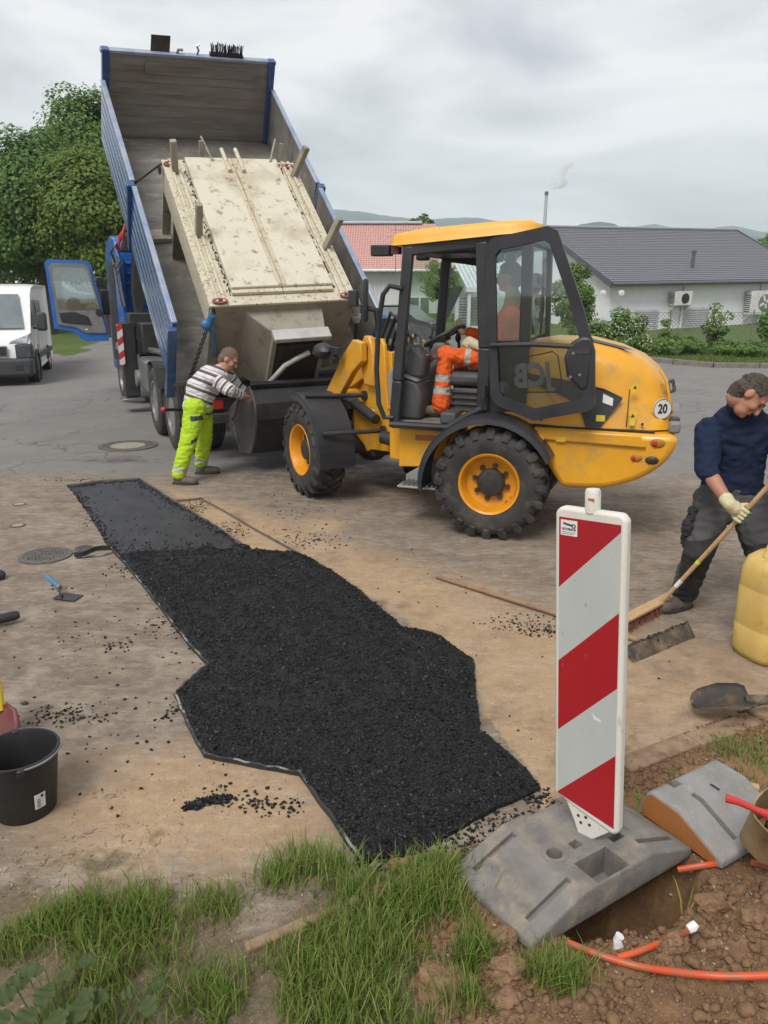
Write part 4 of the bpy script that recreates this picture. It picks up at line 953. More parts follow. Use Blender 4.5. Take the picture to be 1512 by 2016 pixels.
obj('crane_hose', B().tube([(4.9, 1.3, 2.55), (4.85, 1.36, 2.7), (4.9, 1.25, 2.85), (4.9, 1.2, 2.6), (4.86, 1.3, 2.45)], .018, 8).tube([(4.92, 1.33, 2.5), (4.86, 1.28, 2.35), (4.9, 1.2, 2.5)], .018, 8), M_BLACK, cr0)
obj('crane_base', B().box(4.9, 5.3, -1.0, 1.15, 1.45, 1.7), M_BLACK, trk, bevel=.02)
obj('yellow_coupling', B().box(4.7, 4.85, .25, .4, 1.7, 1.85), mat('ochre', (.45, .22, .04), .6), trk, bevel=.02)
# bed ---------------------------------------------------------------------
_e = Vector((-.33564, .68483, .6468)); _l = Vector((-.91173, -.40881, -.04027)); _u = Vector((.23684, -.60323, .76159)); _o = Vector((-1.3373, 9.5584, 1.0752))
BM = Matrix(((_e.x, _l.x, _u.x, _o.x), (_e.y, _l.y, _u.y, _o.y), (_e.z, _l.z, _u.z, _o.z), (0, 0, 0, 1)))   # s to the cab, l to the left, u off the floor
BT = TM.inverted() @ BM
BW, BL, HS, HH = 1.235, 4.985, .833, 1.215
def bedobj(name, b, m, parent, **k):
    b.v = [tuple(BT @ Vector(p)) for p in b.v]; return obj(name, b, m, parent, **k)
def bedobj_tex(name, b, m, parent, **k):   # keeps its own axes so that the wear runs along the bed
    o = obj(name, b, m, parent, **k); o.matrix_local = BT; return o
fl_ = bedobj_tex('bed_floor', B().box(0, BL, -BW, BW, -.06, 0), M_BED, trk)
for k in range(12): x = .15 + k * .45; o = obj('floor_bearer', B().box(x, x + .08, -BW + .05, BW - .05, -.2, -.062), M_DARK, fl_)
for s in (.42, -.42): obj('bed_subframe', B().box(0, BL - .3, s - .05, s + .05, -.36, -.205), M_DARK, fl_)
for s in (1, -1):
    for (a, c) in ((.08, 2.52), (2.64, BL - .02)):
        b = B().add([(a, s * (BW - .0), 0), (c, s * BW, 0), (c, s * (BW - .035), HS), (a, s * (BW - .035), HS), (a, s * (BW + .045), -.02), (c, s * (BW + .045), -.02), (c, s * (BW + .01), HS), (a, s * (BW + .01), HS)],
                    [(0, 1, 2, 3), (4, 7, 6, 5), (3, 2, 6, 7), (0, 4, 5, 1), (0, 3, 7, 4), (1, 5, 6, 2)])
        sp = bedobj_tex('side_panel', b, [M_BED, M_BLUE], trk)
        sp.data.polygons.foreach_set('material_index', [0, 1, 1, 1, 1, 1])
        obj('top_rail', B().box(a, c, s * (BW - .045), s * (BW + .02), HS + .001, HS + .035), M_RAIL, sp, bevel=.01)
        n = 5
        for k in range(n): 
            z = HS * (k + 1) / (n + 1); y0 = BW + .045 - .035 * z / HS
            obj('panel_rib', B().add([(a + .02, s * (y0 + .002), z - .05), (c - .02, s * (y0 + .002), z - .05), (c - .02, s * (y0 + .006), z), (a + .02, s * (y0 + .006), z), (c - .02, s * (y0 + .001), z + .05), (a + .02, s * (y0 + .001), z + .05)], [(0, 1, 2, 3), (3, 2, 4, 5)]), M_BLUE, sp, smooth=0)
    for (x0, x1, hh) in ((0, .075, HS - .02), (2.53, 2.63, HS + .03)):
        bedobj_tex('side_post', B().box(x0, x1, s * (BW - .03), s * (BW + .075), -.25 if x0 == 0 else -.1, hh), M_BLUE, trk, bevel=.012)
LEAN = .006
hb = B(); 
nb = 7
hbo = bedobj_tex('headboard', B().add([(BL, -BW, 0), (BL, BW, 0), (BL + LEAN * HH, BW - .05, HH), (BL + LEAN * HH, -BW + .05, HH), (BL + .06, -BW, 0), (BL + .06, BW, 0), (BL + LEAN * HH + .06, BW - .05, HH), (BL + LEAN * HH + .06, -BW + .05, HH)],
                                      [(0, 1, 2, 3), (4, 7, 6, 5), (3, 2, 6, 7), (0, 4, 5, 1), (0, 3, 7, 4), (1, 5, 6, 2)]), M_HEADB, trk)
for k in range(nb):                         # overlapping steel strips
    z0, z1 = .04 + (HH - .08) * k / nb, .04 + (HH - .08) * (k + .97) / nb
    obj('headboard_strip', B().add([(BL - .012 + LEAN * z0, -BW + .08, z0), (BL - .012 + LEAN * z0, BW - .08, z0), (BL - .004 + LEAN * z1, BW - .04, z1), (BL - .004 + LEAN * z1, -BW + .04, z1), (BL + .01 + LEAN * z0, -BW + .08, z0), (BL + .01 + LEAN * z0, BW - .08, z0)], [(0, 1, 2, 3), (0, 4, 5, 1)]), M_HEADB, hbo, smooth=0)
for s in (1, -1):
    obj('corner_post', B().bar((BL + .01, s * (BW - .02), 0), (BL + LEAN * HH + .01, s * (BW - .07), HH + .06), .1, .11), M_BLUE, hbo, bevel=.012)
obj('headboard_cap', B().bar((BL + LEAN * HH + .03, -BW, HH + .02), (BL + LEAN * HH + .03, BW, HH + .02), .09, .05), M_RAIL, hbo, bevel=.01)
bedobj_tex('headboard_patch', B().box(BL + LEAN * 1.03 - .03, BL + LEAN * 1.03 - .016, -.95, .65, .98, 1.13), M_HEADB, trk)
obj('tipping_ram', B().cyl((5.0, 0, .95), (4.35, 0, 4.2), .09, 14).cyl((4.35, 0, 4.2), (4.3, 0, 4.45), .06, 14), M_STEEL, trk)
bedobj_tex('tailgate_hinge', B().box(-.1, .04, -1.1, 1.1, -.16, -.07), M_DARK, trk, bevel=.02)

# tools lying on the headboard top
q = BM @ Vector((BL + LEAN * HH, .3, HH))
def bedthing(name, label, cat, loc, group=None): return thing(name, label, cat, M=BM @ Matrix.Translation(loc), group=group)
t = bedthing('shovel', 'flat shovel blade sticking up over the headboard', 'shovel', (BL + LEAN * HH + .04, .42, HH + .045))
obj('blade', B().add([(0, .14, 0), (0, -.12, 0), (.05, -.14, .19), (.05, .12, .19), (.015, .14, 0), (.015, -.12, 0), (.065, -.14, .19), (.065, .12, .19)], [(0, 1, 2, 3), (4, 7, 6, 5), (0, 4, 5, 1), (3, 2, 6, 7), (0, 3, 7, 4), (1, 5, 6, 2)]), M_DARK, t); obj('handle', B().cyl((.03, 0, .0), (.5, .1, -.5), .018, 8), mat('ash_wood', (.4, .28, .16), .7), t)
t = bedthing('yard_broom', 'black bristled broom head upturned on the headboard', 'broom', (BL + LEAN * HH + .04, -.5, HH + .045))
obj('broom_head', B().box(-.03, .03, -.24, .24, 0, .04), M_DARK, t)
b = B()
for k in range(60):
    y = -.22 + .44 * k / 59; x = random.uniform(-.02, .02); b.tube([(x, y, .04), (x + random.uniform(-.02, .02), y + random.uniform(-.015, .015), .16 + random.uniform(-.02, .02))], .006, 3)
obj('bristles', b, M_BLACK, t)
obj('handle', B().cyl((.03, 0, .0), (.6, .1, -.5), .016, 8), M_DARK, t)
t = bedthing('hook_fitting', 'small bent metal fittings between shovel and broom', 'fitting', (BL + LEAN * HH + .03, -.02, HH + .045))
obj('hook', B().tube([(0, -.06, 0), (0, -.08, .06), (0, -.05, .12), (0, -.09, .14)], .015, 6), M_STEEL, t); obj('stub', B().tube([(0, .22, 0), (0, .2, .05), (0, .14, .05)], .02, 6), M_STEEL, t)

# ================================================================== ASPHALT CONTAINER IN THE BED
M_CREAM = mat('cream_paint', (.56, .52, .40), .6, col2=(.5, .45, .33), scale=4, dirt=(.17, .12, .08), dscale=26, dlo=.54, dhi=.64, bump=.08)
M_CREAM2 = mat('cream_lid', (.57, .53, .42), .6, col2=(.4, .34, .24), scale=1.5, lo=.48, hi=.68, dirt=(.2, .13, .075), dscale=8, dlo=.56, dhi=.68, bump=.08, bscale=25)
M_OLIVE = mat('grey_beige_paint_and_shade', (.3, .275, .215), .6, col2=(.24, .215, .165), scale=3, dirt=(.1, .08, .06), dscale=6, dlo=.55, dhi=.75)  # darker than the cream; on the hopper it paints the shade under the rim
M_RUST = mat('rusty_seam', (.5, .44, .32), .8, col2=(.3, .2, .1), scale=14, lo=.5, hi=.66)
M_TAR = mat('tar_crust', (.02, .018, .016), .7, col2=(.06, .05, .04), scale=30, bump=.5, bscale=60)
ct = bedthing('asphalt_container', 'cream insulated asphalt container standing in the raised tipper bed', 'container', (0, 0, 0))
s0, s1, cw, cu = .08, 2.7, .84, 1.1
# hull: narrow skirt, then hopper sides slanting in
hull = []
obj('hopper', B().prism([(cw - .02, cu - .03), (cw - .02, .78), (.42, .12), (-.42, .12), (-cw + .02, .78), (-cw + .02, cu - .03)], 'yz', s0 + .02, s1 - .02), M_OLIVE, ct, bevel=.01)
obj('skirt', B().box(s0 + .05, s1, cw - .02, cw + .005, .72, cu - .035), M_CREAM, ct); obj('skirt', B().box(s0 + .05, s1, -cw - .005, -cw + .02, .72, cu - .035), M_CREAM, ct)
rear = obj('rear_plate', B().box(s0 - .03, s0 + .015, -cw, cw, .0, cu - .035), M_OLIVE, ct)
obj('top_frame', B().box(s0 - .04, s1 + .02, -cw - .02, cw + .02, cu - .034, cu), M_CREAM, ct, bevel=.008)
for y in (.69, -.69, .77, -.77): obj('frame_rib', B().box(s0, s1, y - .018, y + .018, cu + .001, cu + .03), M_CREAM, ct, bevel=.004)
b = B()
for k in range(110):
    y = .6 + random.gauss(0, .014); b.ell((random.uniform(s0 + .1, s1), y, cu + .005), (random.uniform(.006, .03), .008, random.uniform(.004, .012)), n=6)
for k in range(60): b.ell((random.uniform(s0 + .1, s1), -.63 + random.gauss(0, .014), cu + .005), (random.uniform(.01, .04), .012, random.uniform(.008, .016)), n=6)
o = obj('tar_residue', b, M_TAR, ct); o['kind'] = 'stuff'
for (y0, y1) in ((.004, .585), (-.6, -.004)):
    ld = obj('lid', B().box(s0 + .16, s1 - .03, y0, y1, cu + .01, cu + .075), M_CREAM2, ct, bevel=.01)
    obj('lid_lip', B().box(s0 + .1, s0 + .158, y0, y1, cu + .005, cu + .045), M_CREAM, ld, bevel=.006)
    yy = .03 if y0 > 0 else -.03
    obj('lid_edge_strip', B().box(s0 + .17, s1 - .05, yy - .02, yy + .02, cu + .0765, cu + .083), M_RUST, ld)
    obj('lid_handle', B().cyl((s1 - .35, yy * 3, cu + .1), (s1 + .12, yy * 3, cu + .1), .025, 10), M_CREAM, ld)
for (s, y, tl) in ((2.45, .74, .03), (1.22, .72, .01), (2.4, -.77, -.12), (.95, -.75, -.12)):
    obj('stake_post', B().bar((s, y, cu), (s + .03, y + tl, cu + .4), .075, .075), M_OLIVE, ct, bevel=.006)
for (s, y) in ((.11, .74), (.11, -.74), (2.62, -.75), (2.62, .77)):
    pts = [(s + .03 * math.cos(a) - .02, y + .075 * math.sin(a), cu + .02) for a in [k * PI / 8 for k in range(16)]]
    obj('lifting_eye', B().tube(pts, .015, 8, closed=True), mat('faded_red', (.26, .1, .085), .7) if 'faded_red' not in bpy.data.materials else bpy.data.materials['faded_red'], ct)
for y in (.25, -.5):
    obj('lid_strut', B().tube([(s1 - .1, y + (.0 if y > 0 else 0), cu + .08), (s1 + .25, y * 1.3, cu + .18)], .014, 6).bar((s1 + .05, y * 1.35, cu - .1), (s1 + .12, y * 1.4, cu + .2), .06, .03), M_OLIVE, ct)
for s in (1, -1):
    obj('front_leg', B().box(s1 - .06, s1 + .0, min(s * (cw - .1), s * (cw + .006)), max(s * (cw - .1), s * (cw + .006)), .0, cu - .04), M_CREAM, ct)
    ft_ = obj('foot_plate', B().box(s1 - .16, s1 + .04, min(s * (cw - .1), s * (cw + .2)), max(s * (cw - .1), s * (cw + .2)), .003, .07), M_CREAM, ct, bevel=.006)
obj('bulkhead', B().box(s1 - .5, s1 - .46, -.8, .8, .0, .75), M_OLIVE, ct)
# discharge chute on the rear plate
M_CHF = mat('galvanised_frame', (.5, .5, .48), .5, .3)
def cbx(p): return (p[0], p[1], p[2])
A_ = [(s0 - .03, .46, .98), (s0 - .03, -.45, .98), (s0 - .03, -.45, .0), (s0 - .03, .46, .0)]
B_ = [(s0 - .3, .2, .9), (s0 - .3, -.42, .9), (s0 - .3, -.42, .0), (s0 - .3, .2, .0)]
ch = obj('chute', B().add(A_ + B_, [(0, 1, 5, 4), (1, 2, 6, 5), (2, 3, 7, 6), (3, 0, 4, 7), (4, 5, 6, 7)]), M_OLIVE, ct, bevel=.01)
obj('hatch', B().box(s0 - .35, s0 - .305, -.37, .15, .0, .84), M_TAR, ch)
obj('hatch_hood', B().box(s0 - .44, s0 - .28, -.45, .22, .875, .935), M_CHF, ch, bevel=.01)
for y in (.19, -.41): obj('hatch_jamb', B().box(s0 - .37, s0 - .305, y - .025, y + .025, .0, .87), M_OLIVE, ch)
obj('hatch_bar', B().box(s0 - .375, s0 - .352, -.37, .15, .72, .77), M_DARK, ch)
lv = obj('hatch_lever', B().tube([(s0 - .42, -.22, .68), (s0 - .47, -.05, .64), (s0 - .48, .07, .56), (s0 - .46, .2, .3), (s0 - .44, .36, -.08)], .03, 10), M_CHF, ct)
obj('lever_web', B().add([(s0 - .425, -.18, .66), (s0 - .465, .07, .54), (s0 - .435, .33, -.04), (s0 - .4, .22, .1), (s0 - .4, .0, .46)], [(0, 1, 4), (1, 2, 3, 4)]), M_OLIVE, lv, smooth=0)

# chains that hold it
def chain(b, p0, p1, n, r=.012, lk=.035, sag=.0):
    p0, p1 = Vector(p0), Vector(p1); t = (p1 - p0).normalized(); a = t.cross(Vector((0, 0, 1))).normalized(); c = t.cross(a)
    for k in range(n):
        q = p0.lerp(p1, (k + .5) / n) + Vector((0, 0, -sag * math.sin(PI * (k + .5) / n))); L2 = (p1 - p0).length / n * .62; w_ = a if k % 2 else c
        b.tube([q + t * L2 * math.cos(x) + w_ * .022 * math.sin(x) for x in [j * PI / 4 for j in range(8)]], r * .6, 5, closed=True)
    return b
M_TBLUE = mat('ratchet_blue', (.03, .14, .32), .45, col2=(.05, .18, .36))
t = bedthing('ratchet_chain', 'dark lashing chain with blue ratchet at the container corner', 'chain', (0, 0, 0))
e0, e1 = (.08, .8, cu - .05), (-.06, 1.08, .0)
mid = Vector(e0).lerp(Vector(e1), .3)
obj('chain_links', chain(B(), tuple(mid), e1, 22), M_DARK, t)
rt = obj('ratchet', B().cyl(Vector((.03, .83, cu - .12)), Vector((.0, .88, cu - .3)), .04, 10).ell((.0, .9, cu - .22), (.06, .06, .06)), M_TBLUE, t)
obj('ratchet_handle', B().bar((-.01, .84, cu - .25), (-.02, .76, cu - .66), .035, .05), M_TBLUE, rt, bevel=.01)
obj('hook', B().tube([(.1, .78, cu), (.06, .82, cu - .05), (.04, .8, cu - .1)], .018, 6), M_DARK, t)
t = bedthing('chain_tensioner', 'lashing chain with whitish tensioner at the right container corner', 'chain', (0, 0, 0))
obj('chain_links', chain(B(), (.06, -.93, cu - .35), (.2, -1.1, .1), 16), M_DARK, t)
obj('tensioner', B().cyl((.08, -.86, cu - .05), (.06, -.93, cu - .36), .045, 10).cyl((.08, -.87, cu - .1), (.075, -.88, cu - .15), .06, 10).cyl((.07, -.91, cu - .27), (.065, -.92, cu - .32), .06, 10), M_CHF, t)
t = bedthing('tie_rod', 'thin lashing rod from the front container corner to the bed side', 'chain', (0, 0, 0))
obj('rod', B().tube([(2.66, .87, cu - .02), (2.69, BW - .04, .78)], .014, 6), M_DARK, t); obj('shackle', B().tube([(2.66 + .04 * math.cos(a), .89, cu - .1 + .05 * math.sin(a)) for a in [k * PI / 5 for k in range(10)]], .014, 6, closed=True), M_DARK, t)
# ================================================================== WHEEL LOADER
M_YEL = mat('loader_yellow', (.74, .36, .016), .36, col2=(.64, .3, .02), scale=2.2, dirt=(.38, .25, .11), dscale=6, dlo=.5, dhi=.78, coat=.15, bump=.03, bscale=8)
M_YEL2 = mat('loader_roof_yellow', (.76, .4, .05), .45, col2=(.72, .37, .045), scale=2)
M_RIMY = mat('rim_orange', (.7, .29, .01), .4, col2=(.58, .23, .01), scale=6, dirt=(.12, .07, .03), dscale=10, dlo=.6, dhi=.8)
M_FRAME = mat('cab_frame_black', (.02, .021, .025), .42, col2=(.035, .035, .04), scale=3)
M_LGLASS = glass('loader_glass', (.86, .95, .93), .07)
M_TRIMG = mat('cab_trim_grey', (.26, .26, .255), .6, col2=(.2, .2, .195), scale=4)
M_TRIMD = mat('cab_trim_dark', (.055, .056, .058), .6, col2=(.08, .08, .08), scale=5)
M_BUCKET = mat('bucket_black', (.018, .018, .02), .4, .2, col2=(.035, .034, .036), scale=5, dirt=(.3, .29, .28), dscale=40, dlo=.68, dhi=.74)
M_WORN = mat('worn_bucket_steel', (.17, .155, .13), .5, .4, col2=(.09, .082, .072), scale=9, dirt=(.28, .24, .19), dscale=14, dlo=.55, dhi=.75)
LJ = Vector((.306, 7.413, 0))
LM = Matrix.Translation(LJ) @ Matrix.Rotation(R(160), 4, 'Z')
FR = Matrix.Rotation(R(119 - 160), 4, 'Z')            # front frame, turned at the articulation
ld = thing('wheel_loader', 'yellow articulated wheel loader with open cab door and black bucket', 'wheel loader', M=LM)
def fobj(name, b, m, par=None, **k):
    b.v = [tuple(FR @ Vector(p)) for p in b.v]; return obj(name, b, m, par or ld, **k)
# ---- wheels
RT, WT = .485, .34
def loader_tyre():
    b = B(); w2 = WT / 2
    b.lathe([(.25, -w2 + .03), (.29, -w2 + .005), (.37, -w2), (.425, -w2 + .015), (.45, -w2 + .045), (.455, 0), (.45, w2 - .045), (.425, w2 - .015), (.37, w2), (.29, w2 - .005), (.25, w2 - .03)], ax='y', n=56, closed=True)
    n = 20
    for side in (1, -1):
        for k in range(n):
            a0 = 2 * PI * (k + (0 if side > 0 else .5)) / n
            def P(r, a, y): return (math.cos(a) * r, y * side, math.sin(a) * r)
            # angled lug: from the shoulder to past the centre line
            sh, ce, wd = .0, .2, .085
            r0, r1 = .445, RT
            A = [P(r0, a0 + sh - wd, w2 - .01), P(r0, a0 + sh + wd, w2 - .01), P(r0, a0 + ce + wd * .7, -.015), P(r0, a0 + ce - wd * .7, -.015)]
            Bq = [P(r1, a0 + sh - wd * .65, w2 - .025), P(r1, a0 + sh + wd * .65, w2 - .025), P(r1, a0 + ce + wd * .5, -.01), P(r1, a0 + ce - wd * .5, -.01)]
            b.add(A + Bq, [(0, 1, 2, 3), (4, 7, 6, 5), (0, 4, 5, 1), (1, 5, 6, 2), (2, 6, 7, 3), (3, 7, 4, 0)])
            # shoulder foot of the lug
            A = [P(.39, a0 - wd * .75, w2 + .001), P(.39, a0 + wd * .75, w2 + .001), P(.445, a0 + wd, w2 - .01), P(.445, a0 - wd, w2 - .01)]
            Bq = [P(.40, a0 - wd * .6, w2 + .012), P(.40, a0 + wd * .6, w2 + .012), P(RT, a0 + wd * .65, w2 - .024), P(RT, a0 - wd * .65, w2 - .024)]
            b.add(A + Bq, [(0, 1, 2, 3), (4, 7, 6, 5), (0, 4, 5, 1), (1, 5, 6, 2), (2, 6, 7, 3), (3, 7, 4, 0)])
    return b
lty = me_from('tyre', loader_tyre(), M_RUBBER, smooth=40)
lri = me_from('wheel', B().lathe([(.255, w_) for w_ in (-.12,)] + [(.255, .13), (.268, .145), (.262, .16), (.245, .15), (.225, .1), (.215, .045), (.15, .03), (.05, .03), (.05, -.12)], ax='y', n=44), M_RIMY)
hb_ = B().lathe([(.12, .02), (.12, .075), (.1, .1), (.05, .105), (.02, .1)], ax='y', n=28)
for k in range(8):
    a = k * PI / 4 + .2; hb_.cyl((math.cos(a) * .145, .03, math.sin(a) * .145), (math.cos(a) * .145, .06, math.sin(a) * .145), .022, 8)
lhu = me_from('hub', hb_, M_DARK)
val = me_from('valve', B().cyl((-.16, .04, -.14), (-.18, .1, -.16), .014, 6).cbox((-.15, .05, -.13), (.05, .04, .04)), M_RIMY)
for (x, fr) in ((-.92, False), (.9, True)):
    for s in (1, -1):
        M = (FR if fr else Matrix()) @ Matrix.Translation((x, s * .69, RT)) @ Matrix.Rotation(0 if s > 0 else PI, 4, 'Z')
        w_ = obj('wheel', lri, None, ld); w_.matrix_local = M
        obj('tyre', lty, None, w_); obj('hub', lhu, None, w_); obj('valve', val, None, w_)
    b = B().cyl((x, -.6, RT), (x, .6, RT), .1, 14).ell((x, 0, RT), (.22, .2, .2)); (fobj if fr else obj)('axle', b, M_DARK, ld)
# ---- rear frame and fenders
obj('rear_frame', B().prism([(.12, .55), (.12, .9), (-.4, .9), (-.55, 1.0), (-1.3, 1.0), (-1.3, .55), (-.6, .5)], 'xz', -.42, .42), M_YEL, ld, bevel=.015)
obj('frame_side', B().prism([(-.0, .5), (.0, .86), (-.48, .86), (-.42, .58), (-.3, .52)], 'xz', .421, .5), M_YEL, ld, bevel=.01)
obj('decal_strip', B().box(-.36, -.16, .5005, .503, .76, .81), mat('faded_decal', (.4, .13, .03), .6), ld)
for s in (1, -1):
    pr = []; n = 22
    for k in range(n + 1):
        a = R(-8 + 160 * k / n); pr.append((-.905 + math.cos(a) * .58, .475 + math.sin(a) * .575))
    o_ = [(p[0] + (p[0] + .905) * .035, p[1] + (p[1] - .475) * .035) for p in pr]
    b = B()
    for i in range(n):
        y0, y1 = s * .52, s * .89
        q = [(pr[i][0], y0, pr[i][1]), (pr[i + 1][0], y0, pr[i + 1][1]), (pr[i + 1][0], y1, pr[i + 1][1]), (pr[i][0], y1, pr[i][1]), (o_[i][0], y0, o_[i][1]), (o_[i + 1][0], y0, o_[i + 1][1]), (o_[i + 1][0], y1, o_[i + 1][1]), (o_[i][0], y1, o_[i][1])]
        b.add(q, [(0, 1, 2, 3), (4, 7, 6, 5), (3, 2, 6, 7), (0, 4, 5, 1)])
        b.add([(pr[i][0], y1, pr[i][1]), (pr[i + 1][0], y1, pr[i + 1][1]), (pr[i + 1][0] * .97 - .905 * .03, y1 + s * .008, pr[i + 1][1] - .045), (pr[i][0] * .97 - .905 * .03, y1 + s * .008, pr[i][1] - .045)], [(0, 1, 2, 3)])
    obj('rear_fender', b, M_FRAME, ld)
# step below the door
st = obj('step', B().prism([(-.08, .38), (-.08, .44), (-.3, .58), (-.42, .62), (-.42, .4), (-.34, .33), (-.12, .33)], 'xz', .5, .53).prism([(-.06, .36), (-.42, .36), (-.42, .38), (-.06, .38)], 'xz', .53, .72), mat('galvanised_step', (.34, .36, .34), .5, .5, col2=(.26, .27, .26)), ld, bevel=.006)
for k in range(7): obj('step_tooth', B().prism([(-.1 - k * .045, .3805), (-.13 - k * .045, .3805), (-.115 - k * .045, .41)], 'xz', .53, .715), M_STEEL, st, smooth=0)
# ---- hood (engine cover): lofted rounded sections
def rsec(x, w0, w1, z0, z1, r, n=6):       # half section mirrored; w0 bottom half width, w1 top half width
    pts = [(x, -w0, z0)]
    for k in range(n + 1):
        a = PI - PI / 2 * k / n; pts.append((x, -w1 + r + math.cos(a) * r, z1 - r + math.sin(a) * r))
    for k in range(n + 1):
        a = PI / 2 - PI / 2 * k / n; pts.append((x, w1 - r + math.cos(a) * r, z1 - r + math.sin(a) * r))
    pts.append((x, w0, z0)); return pts
secs = [rsec(-.98, .62, .50, .99, 1.62, .16), rsec(-1.28, .63, .52, .99, 1.67, .18), rsec(-1.6, .63, .52, .98, 1.665, .2), rsec(-1.85, .62, .50, .98, 1.61, .22), rsec(-2.05, .6, .46, .98, 1.53, .22),
        rsec(-2.18, .57, .42, .98, 1.43, .21), rsec(-2.265, .53, .38, .98, 1.3, .19), rsec(-2.31, .5, .36, .98, 1.16, .1), rsec(-2.33, .48, .36, .98, 1.06, .04)]
hood = obj('engine_hood', B().loft(secs), M_YEL, ld, smooth=50)
obj('top_vent', B().add([(-1.6, .36, 1.669), (-1.98, .33, 1.585), (-1.9, .2, 1.61), (-1.62, .22, 1.675)], [(0, 1, 2, 3)]), M_FRAME, hood, smooth=0)
sidev = lambda x, z: .63 - (z - .98) / .68 * .11 - max(0, (-x - 1.7)) ** 2 * .18
# dark swoosh band along the hood side
def sidepoly(name, pts, m, off=.012, par=hood):
    b = B(); n = len(pts)
    b.add([(p[0], sidev(*p) + off, p[1]) for p in pts], [tuple(range(n))]); return obj(name, b, m, par, smooth=0)
sidepoly('side_band', [(-1.0, 1.42), (-1.0, 1.355), (-1.35, 1.275), (-1.6, 1.16), (-1.66, .99), (-1.78, .99), (-1.93, 1.22), (-1.93, 1.235), (-1.78, 1.3), (-1.45, 1.36)], M_FRAME)
sidepoly('white_sticker', [(-1.78, 1.26), (-1.86, 1.225), (-1.86, 1.165), (-1.78, 1.19)], M_WHITE, .018)
sidepoly('yellow_sticker', [(-1.74, 1.09), (-1.81, 1.09), (-1.81, 1.04), (-1.74, 1.04)], mat('sticker_yellow', (.7, .5, .03), .5), .018)
M_STK = bpy.data.materials['sticker_yellow']
sidepoly('warning_sticker', [(-1.985, 1.33), (-2.03, 1.36), (-2.05, 1.31), (-2.0, 1.28)], M_STK, .03); sidepoly('warning_sticker', [(-2.0, 1.13), (-2.045, 1.13), (-2.045, 1.02), (-2.0, 1.02)], M_STK, .03)
sidepoly('warning_triangle', [(-2.005, 1.31), (-2.02, 1.335), (-2.035, 1.31)], M_BLACK, .034); sidepoly('warning_triangle', [(-2.007, 1.085), (-2.022, 1.115), (-2.038, 1.085)], M_BLACK, .034)
# maker's lettering: on the hood flank (slanted, in a rounded frame)
for x in (-1.98,): obj('panel_gap', B().tube([(x, sidev(x, z) + .014 - (.03 if z > 1.42 else 0), z) for z in (1.0, 1.15, 1.3)], .004, 5), M_BLACK, hood)
for (x, z) in ((-1.3, 1.03), (-2.1, 1.03), (-1.12, 1.56)): obj('hood_bolt', B().cyl((x, sidev(x, z) + .0, z), (x, sidev(x, z) + .02, z), .011, 8), M_DARK, hood)
obj('hood_seam', B().box(-2.2, -1.2, .601, .655, .972, .984), M_BLACK, hood)  # thin black strip marks the seam between hood and counterweight
# speed disc and rear corner details
d0 = Vector((-2.235, .47, 1.14)); dn = Vector((-.55, .83, .12)).normalized(); dm = frame(d0 + dn * .012, dn.cross(Vector((0, 0, 1))) * -1, (0, 0, 1))
b = B(dm).lathe([(.085, -.006), (.085, .0), (.005, .0005), (.005, -.006)], n=32); dk = obj('speed_disc', b, M_WHITE, hood)
b = B(dm).lathe([(.078, .001), (.082, .001), (.082, .0025), (.078, .0025)], n=32, closed=True); obj('disc_ring', b, M_BLACK, dk)
text('speed_figure', '20', .105, dm @ Matrix.Translation((0, 0, .0025)), M_BLACK, dk, .001, bold=.003, sx=.8)
gd = frame((-2.292, .3, 1.3), Vector((-.28, -.96, 0)), (.25, 0, 1))
text('rear_lettering', 'JCB', .15, gd, M_FRAME, hood, .003, bold=.004)
obj('rear_grille_frame', B().tube([(-2.2, .4, 1.44), (-2.25, .44, 1.36), (-2.305, .42, 1.14), (-2.315, .36, 1.1)], .012, 6), M_YEL, hood)
obj('lamp_bracket', B().box(-2.38, -2.3, .42, .52, 1.03, 1.08), M_BLACK, hood, bevel=.01)
# ---- counterweight
cwp = [(-1.2, .93), (-1.26, .97), (-2.2, .965), (-2.36, .97), (-2.375, .92), (-2.36, .85), (-2.32, .77), (-2.26, .7), (-2.18, .635), (-2.09, .58), (-1.98, .535), (-1.86, .5), (-1.7, .482), (-1.5, .475), (-1.4, .62)]
rings = []
cwb = B()
secs = []
for (xx, w0, w1) in ((-.70, 1, 1),): pass
obj('counterweight', B().prism(cwp, 'xz', -.70, .70), M_YEL, ld, bevel=.05, seg=3)
cw = bpy.context.scene.objects['counterweight']
obj('upper_lip', B().prism([(-1.24, .88), (-1.3, .965), (-2.1, .96), (-2.15, .86)], 'xz', .701, .73), M_YEL, cw, bevel=.012)
obj('bumper_band', B().box(-2.39, -2.3, -.62, .62, .97, 1.06), M_GREY, cw, bevel=.02)
for (x, z, rr) in ((-2.23, .9, .05), (-2.08, .77, .04), (-2.2, .76, .045)):
    o1 = obj('light_recess', B().ell((x, .7, z), (rr * 1.2, .015, rr * .75)), M_DARK if rr == .045 else mat('recess_yellow', (.4, .17, .01), .6) if 'recess_yellow' not in bpy.data.materials else bpy.data.materials['recess_yellow'], cw)
    obj('tail_lamp', B().ell((x + .02, .712, z), (rr * .4, .012, rr * .6)), M_RED if rr != .045 else M_DARK, o1)
obj('tow_bolt', B().cyl((-1.32, .73, .89), (-1.32, .75, .89), .03, 14), M_YEL, cw)
obj('service_sticker', B().box(-1.52, -1.44, .7305, .732, .87, .91), M_STK, cw)
